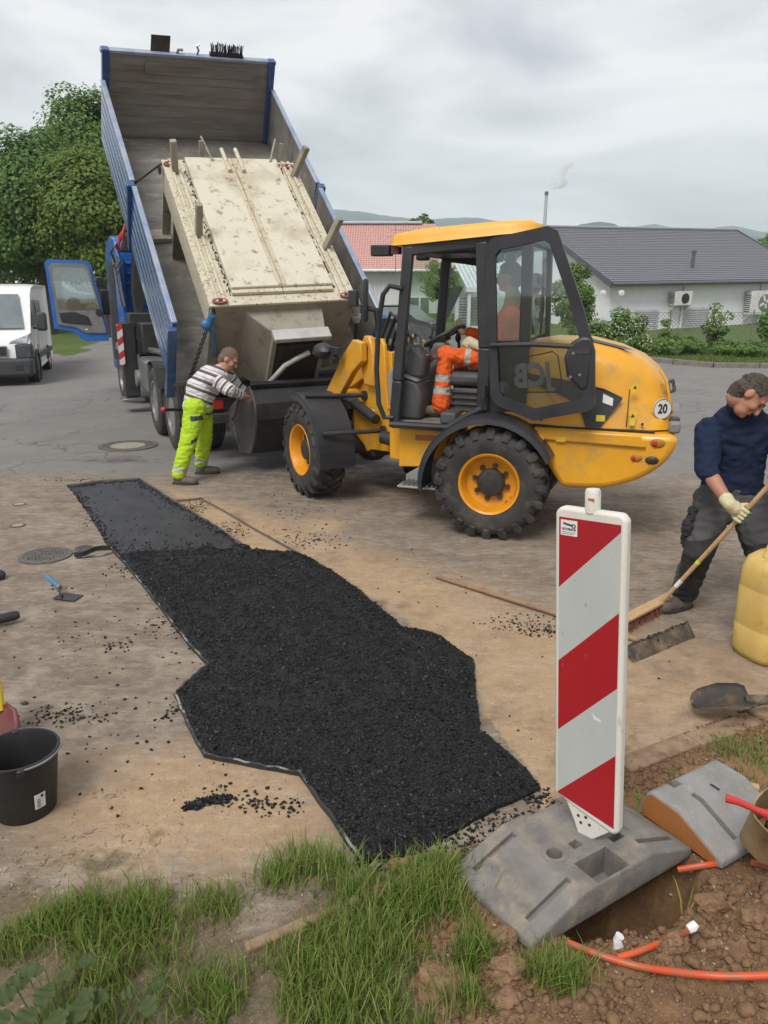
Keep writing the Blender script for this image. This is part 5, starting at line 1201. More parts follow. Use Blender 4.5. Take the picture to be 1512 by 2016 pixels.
# ---- cab
fl = obj('cab_floor', B().box(-.62, .03, -.6, .64, .88, .93), M_TRIMD, ld, bevel=.01)
obj('sill', B().tube([(.03, .655, .92), (-.5, .655, .92), (-.62, .655, 1.0), (-.8, .655, 1.1)], .03, 8), M_FRAME, ld)
obj('floor_mat', B().box(-.52, .0, -.5, .6, .931, .94), mat('dusty_mat', (.2, .17, .14), .9, col2=(.12, .105, .09), scale=10), ld)
def pillar(name, pts, w=.075, d=.07): 
    b = B()
    for p, q in zip(pts[:-1], pts[1:]): b.bar(p, q, w, d, up=(0, 1, 0))
    return obj(name, b, M_FRAME, ld, bevel=.012)
for s in (1, -1):
    pillar('front_pillar', [(.0, s * .62, .9), (-.03, s * .62, 1.3), (-.115, s * .6, 2.42)], .09)
    pillar('middle_pillar', [(-.80, s * .63, 1.08), (-.80, s * .63, 1.6), (-.74, s * .6, 2.44)], .1)
    pillar('rear_pillar', [(-1.12, s * .55, 1.6), (-1.1, s * .53, 2.48)], .09)
    obj('roof_rail', B().bar((-.1, s * .6, 2.4), (-1.14, s * .55, 2.49), .07, .12), M_FRAME, ld, bevel=.012)
    obj('lower_panel', B().prism([(-.62, 1.0), (-.8, 1.12), (-.8, 1.66), (-1.16, 1.66), (-1.16, 1.0)], 'xz', s * .56, s * .6), M_FRAME, ld)
obj('front_header', B().box(-.16, -.06, -.62, .62, 2.36, 2.44), M_FRAME, ld, bevel=.01); obj('rear_header', B().box(-1.16, -1.08, -.55, .55, 2.42, 2.5), M_FRAME, ld, bevel=.01)
obj('sun_visor', B().prism([(-.12, 2.4), (-.7, 2.42), (-.68, 2.33), (-.5, 2.28), (-.3, 2.31), (-.15, 2.33)], 'xz', -.55, -.52).box(-.6, -.12, -.5, .5, 2.36, 2.395), M_FRAME, ld)
# roof shell
rs = [rsec(.05, .60, .58, 2.435, 2.49, .025, 4), rsec(-.0, .64, .62, 2.425, 2.525, .05, 4), rsec(-.25, .65, .63, 2.44, 2.56, .06, 4), rsec(-.9, .65, .63, 2.49, 2.60, .06, 4), rsec(-1.12, .62, .6, 2.505, 2.60, .05, 4), rsec(-1.2, .56, .54, 2.52, 2.57, .03, 4)]
obj('cab_roof', B().loft(rs), M_YEL2, ld, smooth=60)
# glass
obj('front_window', B().add([(.0, -.58, 1.3), (.0, .58, 1.3), (-.105, .56, 2.36), (-.105, -.56, 2.36)], [(0, 1, 2, 3)]), M_LGLASS, ld, smooth=0)
obj('rear_window', B().add([(-1.14, -.5, 1.68), (-1.14, .5, 1.68), (-1.12, .48, 2.42), (-1.12, -.48, 2.42)], [(0, 1, 2, 3)]), M_LGLASS, ld, smooth=0)
obj('right_window', B().add([(-.06, -.625, 1.35), (-.76, -.635, 1.3), (-.72, -.605, 2.38), (-.14, -.605, 2.36)], [(0, 1, 2, 3)]), M_LGLASS, ld, smooth=0)
obj('quarter_window', B().add([(-.84, .6, 1.66), (-1.08, .55, 1.66), (-1.08, .53, 2.42), (-.8, .59, 2.4)], [(0, 1, 2, 3)]), M_LGLASS, ld, smooth=0)
# the door, swung right back against the hood
dn_ = [(-.80, 2.40), (-.86, 2.46), (-1.30, 2.53), (-1.38, 2.49), (-1.60, 1.96), (-1.72, 1.62), (-1.75, 1.2), (-1.70, 1.16), (-1.27, 1.05), (-.95, 1.15), (-.89, 1.22), (-.86, 1.63)]
cx_, cz_ = -1.24, 1.72
inn = [(-.885, 2.33), (-.92, 2.37), (-1.27, 2.43), (-1.32, 2.40), (-1.52, 1.93), (-1.63, 1.6), (-1.655, 1.27), (-1.62, 1.245), (-1.27, 1.145), (-1.0, 1.225), (-.965, 1.27), (-.93, 1.63)]
def dy(x): return .70 + (-.8 - x) * .22
b = B(); n = len(dn_)
for i in range(n):
    j = (i + 1) % n
    O = [(dn_[k][0], dy(dn_[k][0]), dn_[k][1]) for k in (i, j)]; I = [(inn[k][0], dy(inn[k][0]), inn[k][1]) for k in (i, j)]
    up = lambda p, t: (p[0], p[1] + t, p[2])
    A = [O[0], O[1], I[1], I[0]]; A2 = [up(p, .05) for p in A]
    b.add(A + A2, [(0, 1, 2, 3), (4, 7, 6, 5), (0, 4, 5, 1), (2, 6, 7, 3)])
door = obj('door', b, M_FRAME, ld, smooth=30)
obj('pane', B().add([(p[0], dy(p[0]) + .025, p[1]) for p in inn], [tuple(range(n))]), M_LGLASS, door, smooth=0)
obj('door_bar', B().tube([(-.88, dy(-.88) + .06, 1.635), (-1.25, dy(-1.25) + .07, 1.655), (-1.56, dy(-1.56) + .07, 1.65)], .02, 8), M_FRAME, door)
lt = obj('latch_box', B().prism([(-1.52, 1.42), (-1.49, 1.56), (-1.53, 1.68), (-1.62, 1.73), (-1.7, 1.72), (-1.7, 1.34), (-1.64, 1.31)], 'xz', .86, .95), M_FRAME, door, bevel=.025)
for (x, z) in ((-1.56, 1.6), (-1.55, 1.42), (-1.62, 1.44)): obj('latch_bolt', B().cyl((x, .95, z), (x, .957, z), .012, 10), M_CHROME, lt)
obj('latch_recess', B().box(-1.68, -1.58, .951, .956, 1.6, 1.66), M_DARK, lt)
# maker's lettering stuck on the outside of the pane, seen from inside
ux = Vector((1, -.22, 0)).normalized(); LMt = frame((-1.235, dy(-1.235) + .021, 1.4), ux, (0, 0, 1))
SHM = Matrix(((1, .14, 0, 0), (-.12, 1, 0, 0), (0, 0, 1, 0), (0, 0, 0, 1)))
text('lettering', 'JCB', .25, LMt @ SHM @ Matrix.Translation((0, 0, .009)), M_GREY, door, .001, sx=.82, bold=.012)
fr_ = [(-.2, -.15), (.17, -.13), (.21, -.09), (.22, .1), (.18, .15), (-.18, .2), (-.22, .16), (-.24, -.1)]
b = B(); b.tube([LMt @ SHM @ Vector((p[0], p[1] * .9, .01)) for p in fr_], .006, 6, closed=True); obj('lettering_frame', b, M_FRAME, door)
for z in (1.25, 2.3): obj('door_hinge', B().cyl((-.82, .72, z - .05), (-.82, .72, z + .05), .03, 10), M_FRAME, door)
obj('door_stay', B().lathe([(.05, .0), (.05, .03), (.01, .03)], (-1.0, .74, 1.3), 'y', 16), M_FRAME, door)
# interior
obj('seat_base', B().box(-.78, -.42, -.22, .25, .94, 1.22), M_TRIMD, ld, bevel=.03)
for k in range(4): obj('seat_bellows', B().box(-.8, -.4, -.24, .27, 1.0 + k * .055, 1.03 + k * .055), M_BLACK, ld, bevel=.012)
obj('seat_cushion', B().box(-.86, -.34, -.26, .28, 1.23, 1.36), M_TRIMD, ld, bevel=.05)
obj('seat_back', B().cbox((-1.03, .01, 1.7), (.14, .5, .68), Matrix.Rotation(R(-8), 3, 'Y')), M_TRIMD, ld, bevel=.05)
obj('headrest', B().cbox((-1.09, .01, 2.12), (.08, .28, .18), Matrix.Rotation(R(-8), 3, 'Y')), M_TRIMD, ld, bevel=.04)
cs = obj('steering_column', B().prism([(-.02, .94), (-.02, 1.32), (-.12, 1.5), (-.24, 1.56), (-.3, 1.5), (-.2, 1.36), (-.14, 1.15), (-.12, .94)], 'xz', -.1, .1), M_TRIMG, ld, bevel=.03)
obj('column_cap', B().prism([(-.14, 1.46), (-.2, 1.6), (-.3, 1.6), (-.32, 1.52), (-.22, 1.44)], 'xz', -.09, .11), M_TRIMG, cs, bevel=.02)
obj('red_button', B().cyl((-.18, .108, 1.47), (-.18, .13, 1.47), .02, 12), M_RED, cs)
SWM = Matrix.Translation((-.28, .02, 1.66)) @ Matrix.Rotation(R(28), 4, 'Y')
b = B(SWM); b.tube([(math.cos(a) * .2, math.sin(a) * .2, 0) for a in [k * 2 * PI / 28 for k in range(28)]], .017, 8, closed=True); sw = obj('steering_wheel', b, M_BLACK, ld)
b = B(SWM)
for a in (0, 2.1, 4.2): b.bar((0, 0, -.03), (math.cos(a) * .19, math.sin(a) * .19, 0), .04, .012)
b.lathe([(.045, -.05), (.045, -.02), (.01, -.015)], n=14); obj('wheel_spokes', b, M_BLACK, sw)
obj('wheel_knob', B(SWM).cyl((.16, -.12, .01), (.16, -.12, .07), .018, 10), M_BLACK, sw)
con = obj('front_console', B().prism([(.02, .94), (.02, 1.28), (-.04, 1.32), (-.17, 1.28), (-.21, 1.16), (-.2, .94)], 'xz', .1, .5), M_TRIMD, ld, bevel=.03)
obj('console_top', B().prism([(.02, 1.285), (-.04, 1.325), (-.17, 1.285), (-.16, 1.3), (-.04, 1.34)], 'xz', .09, .51), M_TRIMG, con)
obj('air_vent', B().lathe([(.03, 0), (.045, .0), (.045, .012), (.03, .012)], (-.11, .36, 1.315), 'z', 18, closed=True), M_TRIMG, con)
ip = obj('instrument_pod', B().prism([(-.02, 1.3), (.0, 1.55), (-.08, 1.62), (-.22, 1.5), (-.2, 1.3)], 'xz', .2, .42), M_TRIMD, ld, bevel=.04)
obj('instrument_face', B(frame((-.155, .31, 1.567), (0, 1, 0), (.75, 0, .66))).lathe([(.085, .012), (.085, .018), (.005, .018)], n=24), mat('dial_face', (.5, .52, .52), .25, col2=(.36, .38, .38), scale=14), ip)
obj('joystick', B().cyl((-.36, -.3, 1.36), (-.33, -.3, 1.6), .015, 8).ell((-.325, -.3, 1.63), (.03, .03, .05)), M_BLACK, ld)
obj('side_console', B().box(-.95, -.35, -.55, -.34, 1.0, 1.4), M_TRIMD, ld, bevel=.03)
obj('pedal_box', B().box(-.56, -.42, .4, .62, .942, 1.04), M_TRIMD, ld, bevel=.015)
# handrail, mirrors, lamps at the cab front
obj('handrail', B().tube([(-.07, .66, 2.08), (.02, .7, 2.1), (.08, .7, 2.03), (.12, .7, 1.8), (.14, .7, 1.4), (.12, .7, 1.1), (.07, .69, .98), (.0, .66, .98)], .022, 10), M_FRAME, ld)
mr = obj('mirror_arm', B().tube([(.12, .7, 1.75), (.13, .72, 1.9), (.2, .74, 1.92)], .03, 8), M_FRAME, ld)
obj('mirror', B().cbox((.22, .74, 1.98), (.04, .16, .36), Matrix.Rotation(.3, 3, 'Z')), M_FRAME, mr, bevel=.02); obj('side_lamp', B().cbox((.33, .75, 2.0), (.08, .06, .13)).tube([(.22, .74, 1.94), (.33, .75, 1.94)], .012, 6), M_FRAME, mr, bevel=.015)
rl = obj('roof_lamp', B().cbox((.14, .56, 2.39), (.17, .12, .09)).tube([(.0, .55, 2.42), (.1, .56, 2.4)], .02, 6), M_BLACK, ld, bevel=.02)
obj('roof_lamp', B().cbox((.1, -.5, 2.39), (.12, .12, .09)), M_BLACK, ld, bevel=.02)
obj('amber_marker', B().box(-.02, .045, .5, .6, 2.36, 2.42), mat('maroon', (.09, .03, .03), .5), ld)
m3 = obj('far_mirror', B().prism([(-.1, 1.8), (-.24, 2.1), (-.16, 2.12), (-.02, 1.86)], 'xz', -.78, -.75), M_GREY, ld); obj('far_mirror_arm', B().tube([(-.05, -.62, 1.75), (-.08, -.76, 1.8)], .012, 6), M_FRAME, ld)
obj('rear_wiper', B().tube([(-1.17, .1, 1.7), (-1.2, .2, 1.95), (-1.19, .26, 2.1)], .012, 6).bar((-1.19, .2, 2.2), (-1.19, .3, 1.8), .015, .02), M_BLACK, ld)
obj('cab_skirt_front', B().prism([(.02, .95), (.06, 1.1), (.08, 1.35), (.03, 1.42), (.0, 1.4), (-.02, .95)], 'xz', -.6, .6), M_TRIMG, ld, bevel=.02)
# ---- front frame: tower, arms, bucket
for s in (1, -1):
    fobj('tower_plate', B().prism([(.05, .55), (.0, .62), (.0, .93), (.16, .98), (.2, 1.2), (.24, 1.56), (.3, 1.62), (.5, 1.62), (.56, 1.5), (.6, 1.25), (.86, .95), (.9, .62), (.66, .52), (.6, .46), (.5, .5)], 'xz', s * .2 - .02, s * .2 + .02), M_YEL, bevel=.008)
    # pivot cheek at the top
    fobj('pivot_cheek', B().prism([(.34, 1.16), (.52, 1.16), (.58, 1.3), (.6, 1.52), (.52, 1.64), (.42, 1.64), (.34, 1.5)], 'xz', s * .26 - .03, s * .26 + .03), M_YEL, bevel=.015)
    fobj('pivot_pin', B().cyl((.49, s * .285, 1.53), (.49, s * .33, 1.53), .055, 14), M_DARK)
    fobj('lift_arm', B().prism([(.42, 1.58), (.6, 1.6), (.8, 1.45), (1.5, .78), (1.9, .52), (1.9, .38), (1.72, .36), (1.35, .62), (.62, 1.28), (.42, 1.4)], 'xz', s * .34 - .035, s * .34 + .035), M_YEL, bevel=.01)
    fobj('lift_ram', B().cyl((.25, s * .3, .85), (.8, s * .3, .98), .05, 12).cyl((.8, s * .3, .98), (1.2, s * .3, .96), .03, 12), M_DARK)
fobj('tower_back', B().box(.16, .24, -.18, .18, .6, 1.5), M_YEL, bevel=.01)
fobj('axle_housing_plate', B().box(.5, 1.2, -.2, .2, .42, .7), M_DARK, bevel=.02)
fobj('pivot_block', B().box(-.04, .16, -.22, .22, .93, .99).box(-.06, .12, -.2, .2, .5, .56), M_YEL, bevel=.01)
obj('pivot_pin', B().cyl((0, 0, .45), (0, 0, 1.0), .06, 14), M_DARK, ld)
obj('steering_ram', B().cyl((-.3, .3, .66), (.02, .24, .68), .03, 12).cyl((.02, .24, .68), (.28, .16, .7), .065, 14), M_DARK, ld); obj('ram_rod', B().cyl((-.2, .31, .665), (.0, .26, .68), .022, 12), M_CHROME, ld)
fobj('crowd_link', B().bar((.62, 0, 1.4), (1.45, 0, 1.05), .14, .16).bar((1.45, 0, 1.1), (1.95, 0, .78), .1, .12), M_YEL, bevel=.015)
fobj('cross_tube', B().cyl((1.2, -.34, .98), (1.2, .34, .98), .06, 12), M_YEL)
hs_ = []
for k in range(5):
    y = -.12 + k * .06
    fobj('hydraulic_hose', B().tube([(.1, y, 1.0), (.06 - k * .01, y, 1.3), (.12, y, 1.62 + .04 * k), (.28, y, 1.74 + .03 * k), (.42, y * 1.2, 1.62), (.5, y * 1.3, 1.45)], .017, 7), M_BLACK)
obj('hose_fitting', B().cyl((.08, .3, 1.72), (.08, .3, 1.78), .025, 8), M_CHROME, ld)
# front fenders with two tubes each
for s in (1, -1):
    pr = []; n = 14
    for k in range(n + 1):
        a = R(80 + 110 * k / n); pr.append((.9 + math.cos(a) * .56, .49 + math.sin(a) * .56))
    b = B()
    for i in range(n):
        y0, y1 = s * .5, s * .88; e = .02
        q = [(pr[i][0], y0, pr[i][1]), (pr[i + 1][0], y0, pr[i + 1][1]), (pr[i + 1][0], y1, pr[i + 1][1]), (pr[i][0], y1, pr[i][1])]
        q2 = [(p[0] + (p[0] - .9) * .04, p[1], p[2] + (p[2] - .49) * .04) for p in q]
        b.add(q + q2, [(0, 1, 2, 3), (4, 7, 6, 5), (3, 2, 6, 7), (0, 4, 5, 1)])
        q3 = [(pr[i][0], y1, pr[i][1]), (pr[i + 1][0], y1, pr[i + 1][1])]; b.add([q3[0], q3[1], (q3[1][0] - (q3[1][0] - .9) * .07, y1 + s * .01, q3[1][2] - (q3[1][2] - .49) * .07), (q3[0][0] - (q3[0][0] - .9) * .07, y1 + s * .01, q3[0][2] - (q3[0][2] - .49) * .07)], [(0, 1, 2, 3)])
    fd = fobj('front_fender', b, M_FRAME)
    fobj('fender_tube', B().cyl((.62, s * .22, 1.04), (.72, s * .84, 1.06), .022, 10).cyl((.62, s * .22, 1.04), (.62, s * .25, 1.04), .05, 12), M_BLACK)
    fobj('fender_tube', B().cyl((.22, s * .22, .74), (.33, s * .84, .74), .022, 10).cyl((.22, s * .22, .74), (.22, s * .25, .74), .05, 12), M_BLACK)
fobj('tower_sticker', B().box(.42, .5, .2205, .2225, .82, .92), M_WHITE)
# work lamp on its bracket
wl = fobj('work_lamp', B().ell((.98, .52, 1.47), (.13, .1, .085)).cbox((.82, .46, 1.48), (.22, .05, .07)).cyl((.84, .44, 1.4), (.84, .5, 1.4), .05, 10), M_BLACK)
fobj('lamp_lens', B().ell((1.06, .56, 1.46), (.03, .04, .05)), M_CHROME, wl)
wl = fobj('work_lamp', B().ell((.98, -.52, 1.47), (.13, .1, .085)).cbox((.82, -.46, 1.48), (.22, .05, .07)), M_BLACK)
# bucket
bp_ = [(2.9, .6), (2.42, .2), (2.12, .24), (1.97, .42), (1.9, .66), (1.92, .84), (2.06, 1.03)]
b = B(); n = len(bp_)
for i in range(n - 1):
    p, q = bp_[i], bp_[i + 1]; d = Vector((q[0] - p[0], q[1] - p[1])).normalized(); nn_ = Vector((-d.y, d.x)) * -.02
    vs = [(p[0], -.93, p[1]), (q[0], -.93, q[1]), (q[0], .93, q[1]), (p[0], .93, p[1])]; v2 = [(v[0] + nn_.x, v[1], v[2] + nn_.y) for v in vs]
    b.add(vs + v2, [(0, 1, 2, 3), (4, 7, 6, 5), (0, 4, 5, 1), (1, 5, 6, 2), (2, 6, 7, 3), (3, 7, 4, 0)])
bk = fobj('bucket', b, M_BUCKET)
for s in (1, -1):
    fobj('bucket_side', B().prism(bp_, 'xz', s * .93, s * .955), M_BUCKET if s < 0 else mat('bucket_side_grey', (.07, .068, .066), .5, .2, col2=(.1, .095, .09), scale=5), bk)
    fobj('side_cutter', B().prism([(2.93, .61), (2.42, .18), (2.46, .3), (2.72, .55), (2.3, .82), (2.2, .98)][:4] + [(2.55, .66), (2.4, .88)], 'xz', s * .956, s * .968), M_WORN, bk)
fobj('cutting_edge', B().prism([(2.96, .63), (2.7, .405), (2.71, .39), (2.97, .615)], 'xz', -.97, .97), M_WORN, bk)
fobj('spill_guard', B().prism([(2.06, 1.03), (2.02, 1.0), (1.99, 1.05), (2.03, 1.08)], 'xz', -.95, .95), M_BUCKET, bk, bevel=.006)
for y in (-.4, .28): fobj('bucket_bracket', B().box(1.86, 2.0, y, y + .12, .3, .85), M_YEL, bk, bevel=.01)
fobj('quick_hitch', B().box(1.78, 1.9, -.42, .42, .34, .5).box(1.8, 1.9, -.3, .3, .72, .86), M_DARK, ld, bevel=.015)
# ================================================================== PEOPLE
def mix(a, b, t): return Vector(a).lerp(Vector(b), t)
class Blob:
    def __init__(s): s.b = B()
    def cap(s, pts, rs, n=14):
        pts = [Vector(p) for p in pts]; s.b.tube(pts, rs, n); s.b.ell(pts[0], rs[0], n=n); s.b.ell(pts[-1], rs[-1], n=n)
        for p, r in zip(pts[1:-1], rs[1:-1]): s.b.ell(p, r, n=n)
        return s
    def ell(s, c, r, rot=None, n=16): s.b.ell(c, r, rot, n); return s
    def mesh(s, name, voxel, mats, smooth=4, fold=0, fs=9.0, seed=0):
        me = me_from(name + '_src', s.b, M_BLACK, smooth=0); o = bpy.data.objects.new('tmp', me); COL.objects.link(o)
        md = o.modifiers.new('r', 'REMESH'); md.mode = 'VOXEL'; md.voxel_size = voxel
        if smooth: sm = o.modifiers.new('s', 'SMOOTH'); sm.iterations = smooth; sm.factor = .5
        out = bpy.data.meshes.new_from_object(o.evaluated_get(bpy.context.evaluated_depsgraph_get())); out.name = name
        bpy.data.objects.remove(o); bpy.data.meshes.remove(me)
        out.materials.clear()
        for m in (mats if isinstance(mats, (list, tuple)) else [mats]): out.materials.append(m)
        if fold:
            n = len(out.vertices); co = np.zeros(n * 3); out.vertices.foreach_get('co', co); co = co.reshape(-1, 3); no = np.zeros(n * 3); out.vertices.foreach_get('normal', no); no = no.reshape(-1, 3)
            d = np.array([1 - abs(noise.noise(Vector((p[0] * fs + seed, p[1] * fs, p[2] * fs * 1.9)))) * 2.2 + .5 * noise.noise(Vector((p[0] * fs * 2.3, p[1] * fs * 2.3 + seed, p[2] * fs * 3))) for p in co])
            co = co + no * ((d - .4) * fold)[:, None]; out.vertices.foreach_set('co', co.ravel())
        out.polygons.foreach_set('use_smooth', [True] * len(out.polygons)); out.update(); return out
def me_obj(name, me, parent):
    o = bpy.data.objects.new(name, me); COL.objects.link(o)
    if parent: o.parent = parent
    return o
def face_mats(me, fn):                       # material slot by face centre
    me.polygons.foreach_set('material_index', [fn(p.center) for p in me.polygons])
def basis(f, u):
    f = Vector(f).normalized(); u = Vector(u); u = (u - f * u.dot(f)).normalized(); l = u.cross(f)
    return Matrix(((f.x, l.x, u.x), (f.y, l.y, u.y), (f.z, l.z, u.z)))
def head_prims(bl, c, Rm, s=1.0, neck=None):
    c = Vector(c); T = lambda p: c + Rm @ (Vector(p) * s)
    bl.ell(T((-.008, 0, .035)), (.1 * s, .079 * s, .092 * s), Rm); bl.ell(T((.03, 0, -.01)), (.068 * s, .066 * s, .088 * s), Rm); bl.ell(T((.042, 0, -.065)), (.05 * s, .05 * s, .05 * s), Rm)
    bl.ell(T((.07, 0, -.088)), (.024 * s, .026 * s, .02 * s), Rm)                       # chin
    bl.cap([T((.092, 0, .02)), T((.112, 0, -.022))], [.011 * s, .016 * s], 8)            # nose
    bl.ell(T((.08, 0, .035)), (.02 * s, .055 * s, .013 * s), Rm)                          # brow
    bl.ell(T((.088, 0, -.052)), (.014 * s, .026 * s, .009 * s), Rm)                       # lips
    for k in (1, -1):
        bl.ell(T((.062, k * .04, -.02)), (.03 * s, .024 * s, .024 * s), Rm)               # cheeks
        bl.ell(T((-.004, k * .081, .0)), (.024 * s, .01 * s, .034 * s), Rm)               # ears
    return T
def face_bits(root, T, Rm, s, m_hair, brow=True):
    for k in (1, -1):
        e = B().ell(T((.085, k * .032, .012)), (.009 * s, .014 * s, .008 * s), Rm, 10); obj('eye', e, mat('eye_dark', (.03, .025, .02), .3) if 'eye_dark' not in bpy.data.materials else bpy.data.materials['eye_dark'], root)
        obj('eyebrow', B().ell(T((.097, k * .032, .037)), (.006 * s, .02 * s, .005 * s), Rm, 8), m_hair, root)
    obj('mouth', B().ell(T((.1, 0, -.052)), (.005 * s, .022 * s, .0025 * s), Rm, 8), mat('lip_line', (.16, .05, .045), .6) if 'lip_line' not in bpy.data.materials else bpy.data.materials['lip_line'], root)
def hair_mesh(T, Rm, s, m, short=1.0, seed=1):
    bl = Blob(); bl.ell(T((-.012, 0, .045)), (.1 * s * 1.02 * short, .08 * s * 1.03 * short, .09 * s * 1.03 * short), Rm, 24); bl.ell(T((-.05, 0, -.01)), (.062 * s * short, .074 * s * short, .092 * s * short), Rm, 20)
    me = bl.mesh('hair', .005, m, 2, fold=.004, fs=60, seed=seed)
    # cut away what would cover the face and the ears
    bm = bmesh.new(); bm.from_mesh(me); Ri = Rm.transposed(); c0 = T((0, 0, 0)); dl = []
    for v in bm.verts:
        q = Ri @ (v.co - c0) / s
        if (q.x > .052 and q.z < .088) or (q.x > .012 and q.z < .035) or q.z < -.085: dl.append(v)
    bmesh.ops.delete(bm, geom=dl, context='VERTS'); bm.to_mesh(me); bm.free(); return me
def strands(T, Rm, s, m, root, n, l0, l1):     # short hairs over the scalp
    b = B(); c0 = T((0, 0, 0))
    while len(b.f) < n:
        d = Vector((random.gauss(0, 1), random.gauss(0, 1), random.gauss(0, 1))).normalized()
        q = Vector((-.012 + d.x * .1, d.y * .081, .045 + d.z * .09)); 
        if d.z < -.1: q = Vector((-.05 + d.x * .058, d.y * .074, d.z * .086))
        if (q.x > .05 and q.z < .09) or (q.x > .01 and q.z < .035) or q.z < -.06: continue
        ln = random.uniform(l0, l1); dirn = (d * .55 + Vector((.45 if q.z > .06 else -.3, random.gauss(0, .25), -.35 if q.z < .06 else .1))).normalized()
        sd = dirn.cross(d).normalized() * .0016 if dirn.cross(d).length > .01 else Vector((0, .0016, 0))
        p = T(q); e = p + Rm @ (dirn * ln * s); b.add([p - Rm @ sd, p + Rm @ sd, e], [(0, 1, 2)])
    o = obj('hair_strands', b, m, root, recalc=False, smooth=0); o['kind'] = 'stuff'
def hand_prims(bl, wrist, d, pn, side, curl=.5, s=1.0, grip=None):
    # d: along the hand, pn: palm normal, side: +1 thumb on the left of d when seen from the back
    wrist = Vector(wrist); d = Vector(d).normalized(); pn = Vector(pn); pn = (pn - d * pn.dot(d)).normalized(); a = d.cross(pn).normalized() * side
    Rm = Matrix((d, a, pn)).transposed()
    bl.ell(wrist + d * .05 * s, (.055 * s, .042 * s, .018 * s), Rm); bl.cap([wrist - d * .01, wrist + d * .03 * s], [.028 * s, .03 * s], 10)
    for k, (o, ln) in enumerate(((.03, .072), (.010, .08), (-.011, .075), (-.031, .06))):
        p = wrist + d * .09 * s + a * o * s; pts = [p - d * .03 * s, p]; dd = d
        for j, fr in enumerate((.42, .33, .25)):
            ang = curl * (.9 + .35 * j); dd = (dd * math.cos(ang) + pn * math.sin(ang)).normalized() if True else dd
            p = p + dd * ln * fr * s * 1.05; pts.append(p); 
            pn2 = (pn * math.cos(ang) - d * math.sin(ang))
        bl.cap(pts, [.0105 * s, .0105 * s, .0098 * s, .009 * s, .0082 * s], 8)
    p = wrist + d * .03 * s + a * .036 * s; q = p + (d * .55 + a * .6 + pn * .35).normalized() * .04 * s; r = q + (d * .75 + a * .1 + pn * .6).normalized() * .034 * s
    bl.cap([p - a * .02 * s, p, q, r], [.014 * s, .014 * s, .0115 * s, .0095 * s], 8)
def boot(bl, ankle, toe_dir, s=1.0):
    ankle = Vector(ankle); t = Vector(toe_dir); t.z = 0; t.normalize(); z = Vector((0, 0, 1)); f = Vector((ankle.x, ankle.y, 0)); sd = t.cross(z); Rm = Matrix((t, sd, z)).transposed(); g = ankle.z - .105 * s
    f.z = g
    bl.cap([ankle + z * .05 * s, ankle - z * .02 * s], [.058 * s, .06 * s]); bl.ell(f + t * .0 + z * .055 * s, (.07 * s, .046 * s, .055 * s), Rm); bl.ell(f + t * .09 * s + z * .05 * s, (.09 * s, .048 * s, .048 * s), Rm); bl.ell(f + t * .155 * s + z * .045 * s, (.062 * s, .05 * s, .044 * s), Rm)
def sole(name, ankle, toe_dir, m, root, s=1.0):
    ankle = Vector(ankle); t = Vector(toe_dir); t.z = 0; t.normalize(); z = Vector((0, 0, 1)); sd = t.cross(z); g = ankle.z - .105 * s; f = Vector((ankle.x, ankle.y, g)); out = []
    for k in range(20):
        a = 2 * PI * k / 20; out.append((.065 + math.cos(a) * .15, math.sin(a) * .05 * (1 if math.cos(a) > 0 else .85)))
    b = B(); rings = [[f + t * p[0] * s * q + sd * p[1] * s * q + z * h for p in out] for q, h in ((1, .0), (1.01, .025))]; b.loft(rings); obj(name, b, m, root, bevel=.004)
M_SKIN = mat('skin', (.46, .235, .155), .55, col2=(.39, .18, .12), scale=12, spec=.4)
M_SKIN2 = mat('weathered_skin', (.4, .195, .125), .55, col2=(.34, .15, .095), scale=14, spec=.4)
M_HAIRB = mat('cropped_light_brown_hair', (.2, .135, .095), .8, col2=(.15, .1, .07), scale=60, bump=.4, bscale=300)
M_HAIRG = mat('greying_brown_hair', (.06, .043, .032), .75, col2=(.11, .088, .07), scale=70, bump=.6, bscale=240, stretch=(1, 1, 2))
M_BOOT = mat('dusty_boot', (.085, .072, .06), .8, col2=(.15, .125, .1), scale=16, bump=.2)
M_SOLE = mat('boot_sole', (.03, .028, .026), .8)
M_REFL = mat('reflective_band', (.42, .42, .39), .4, col2=(.33, .33, .31), scale=14)

# ---- worker in the striped sweater ---------------------------------------
Lk = lambda x, y, Y: AT(x, y, Y)
p1 = thing('person', 'worker in striped sweater and neon yellow trousers leaning on the bucket', 'person', G(365, 945))
O1 = Vector(p1.location)
def P1(x, y, Y): return AT(x, y, Y) - O1
nh, nk, na = P1(384, 803, 8.45), P1(371, 868, 8.36), P1(352, 932, 8.30)
fh, fk, fa = P1(398, 800, 8.68), P1(403, 858, 8.70), P1(396, 910, 8.80)
pel, ch, nc, hd = P1(390, 792, 8.56), P1(415, 748, 8.6), P1(437, 727, 8.64), P1(450, 708, 8.68)
ns, fs_ = P1(421, 746, 8.36), P1(446, 738, 8.86)
ne, nw = P1(452, 768, 8.3), P1(478, 778, 8.55)
fe, fw = P1(470, 765, 8.95), P1(488, 775, 8.95)
Rh = basis((.82, -.12, -.55), (.5, .0, .86))
bl = Blob(); T1 = head_prims(bl, hd, Rh, 1.0)
bl.cap([T1((-.02, 0, -.06)), nc], [.055, .06]); bl.cap([nc, ch, pel], [.07, .13, .13]); bl.cap([ns, ne, nw], [.05, .042, .03]); bl.cap([fs_, fe, fw], [.05, .042, .03]); bl.cap([ch, ns], [.08, .05]); bl.cap([ch, fs_], [.08, .05])
bl.cap([nh, nk, na], [.085, .06, .045]); bl.cap([fh, fk, fa], [.085, .06, .045]); bl.cap([nh, fh], [.09, .09])
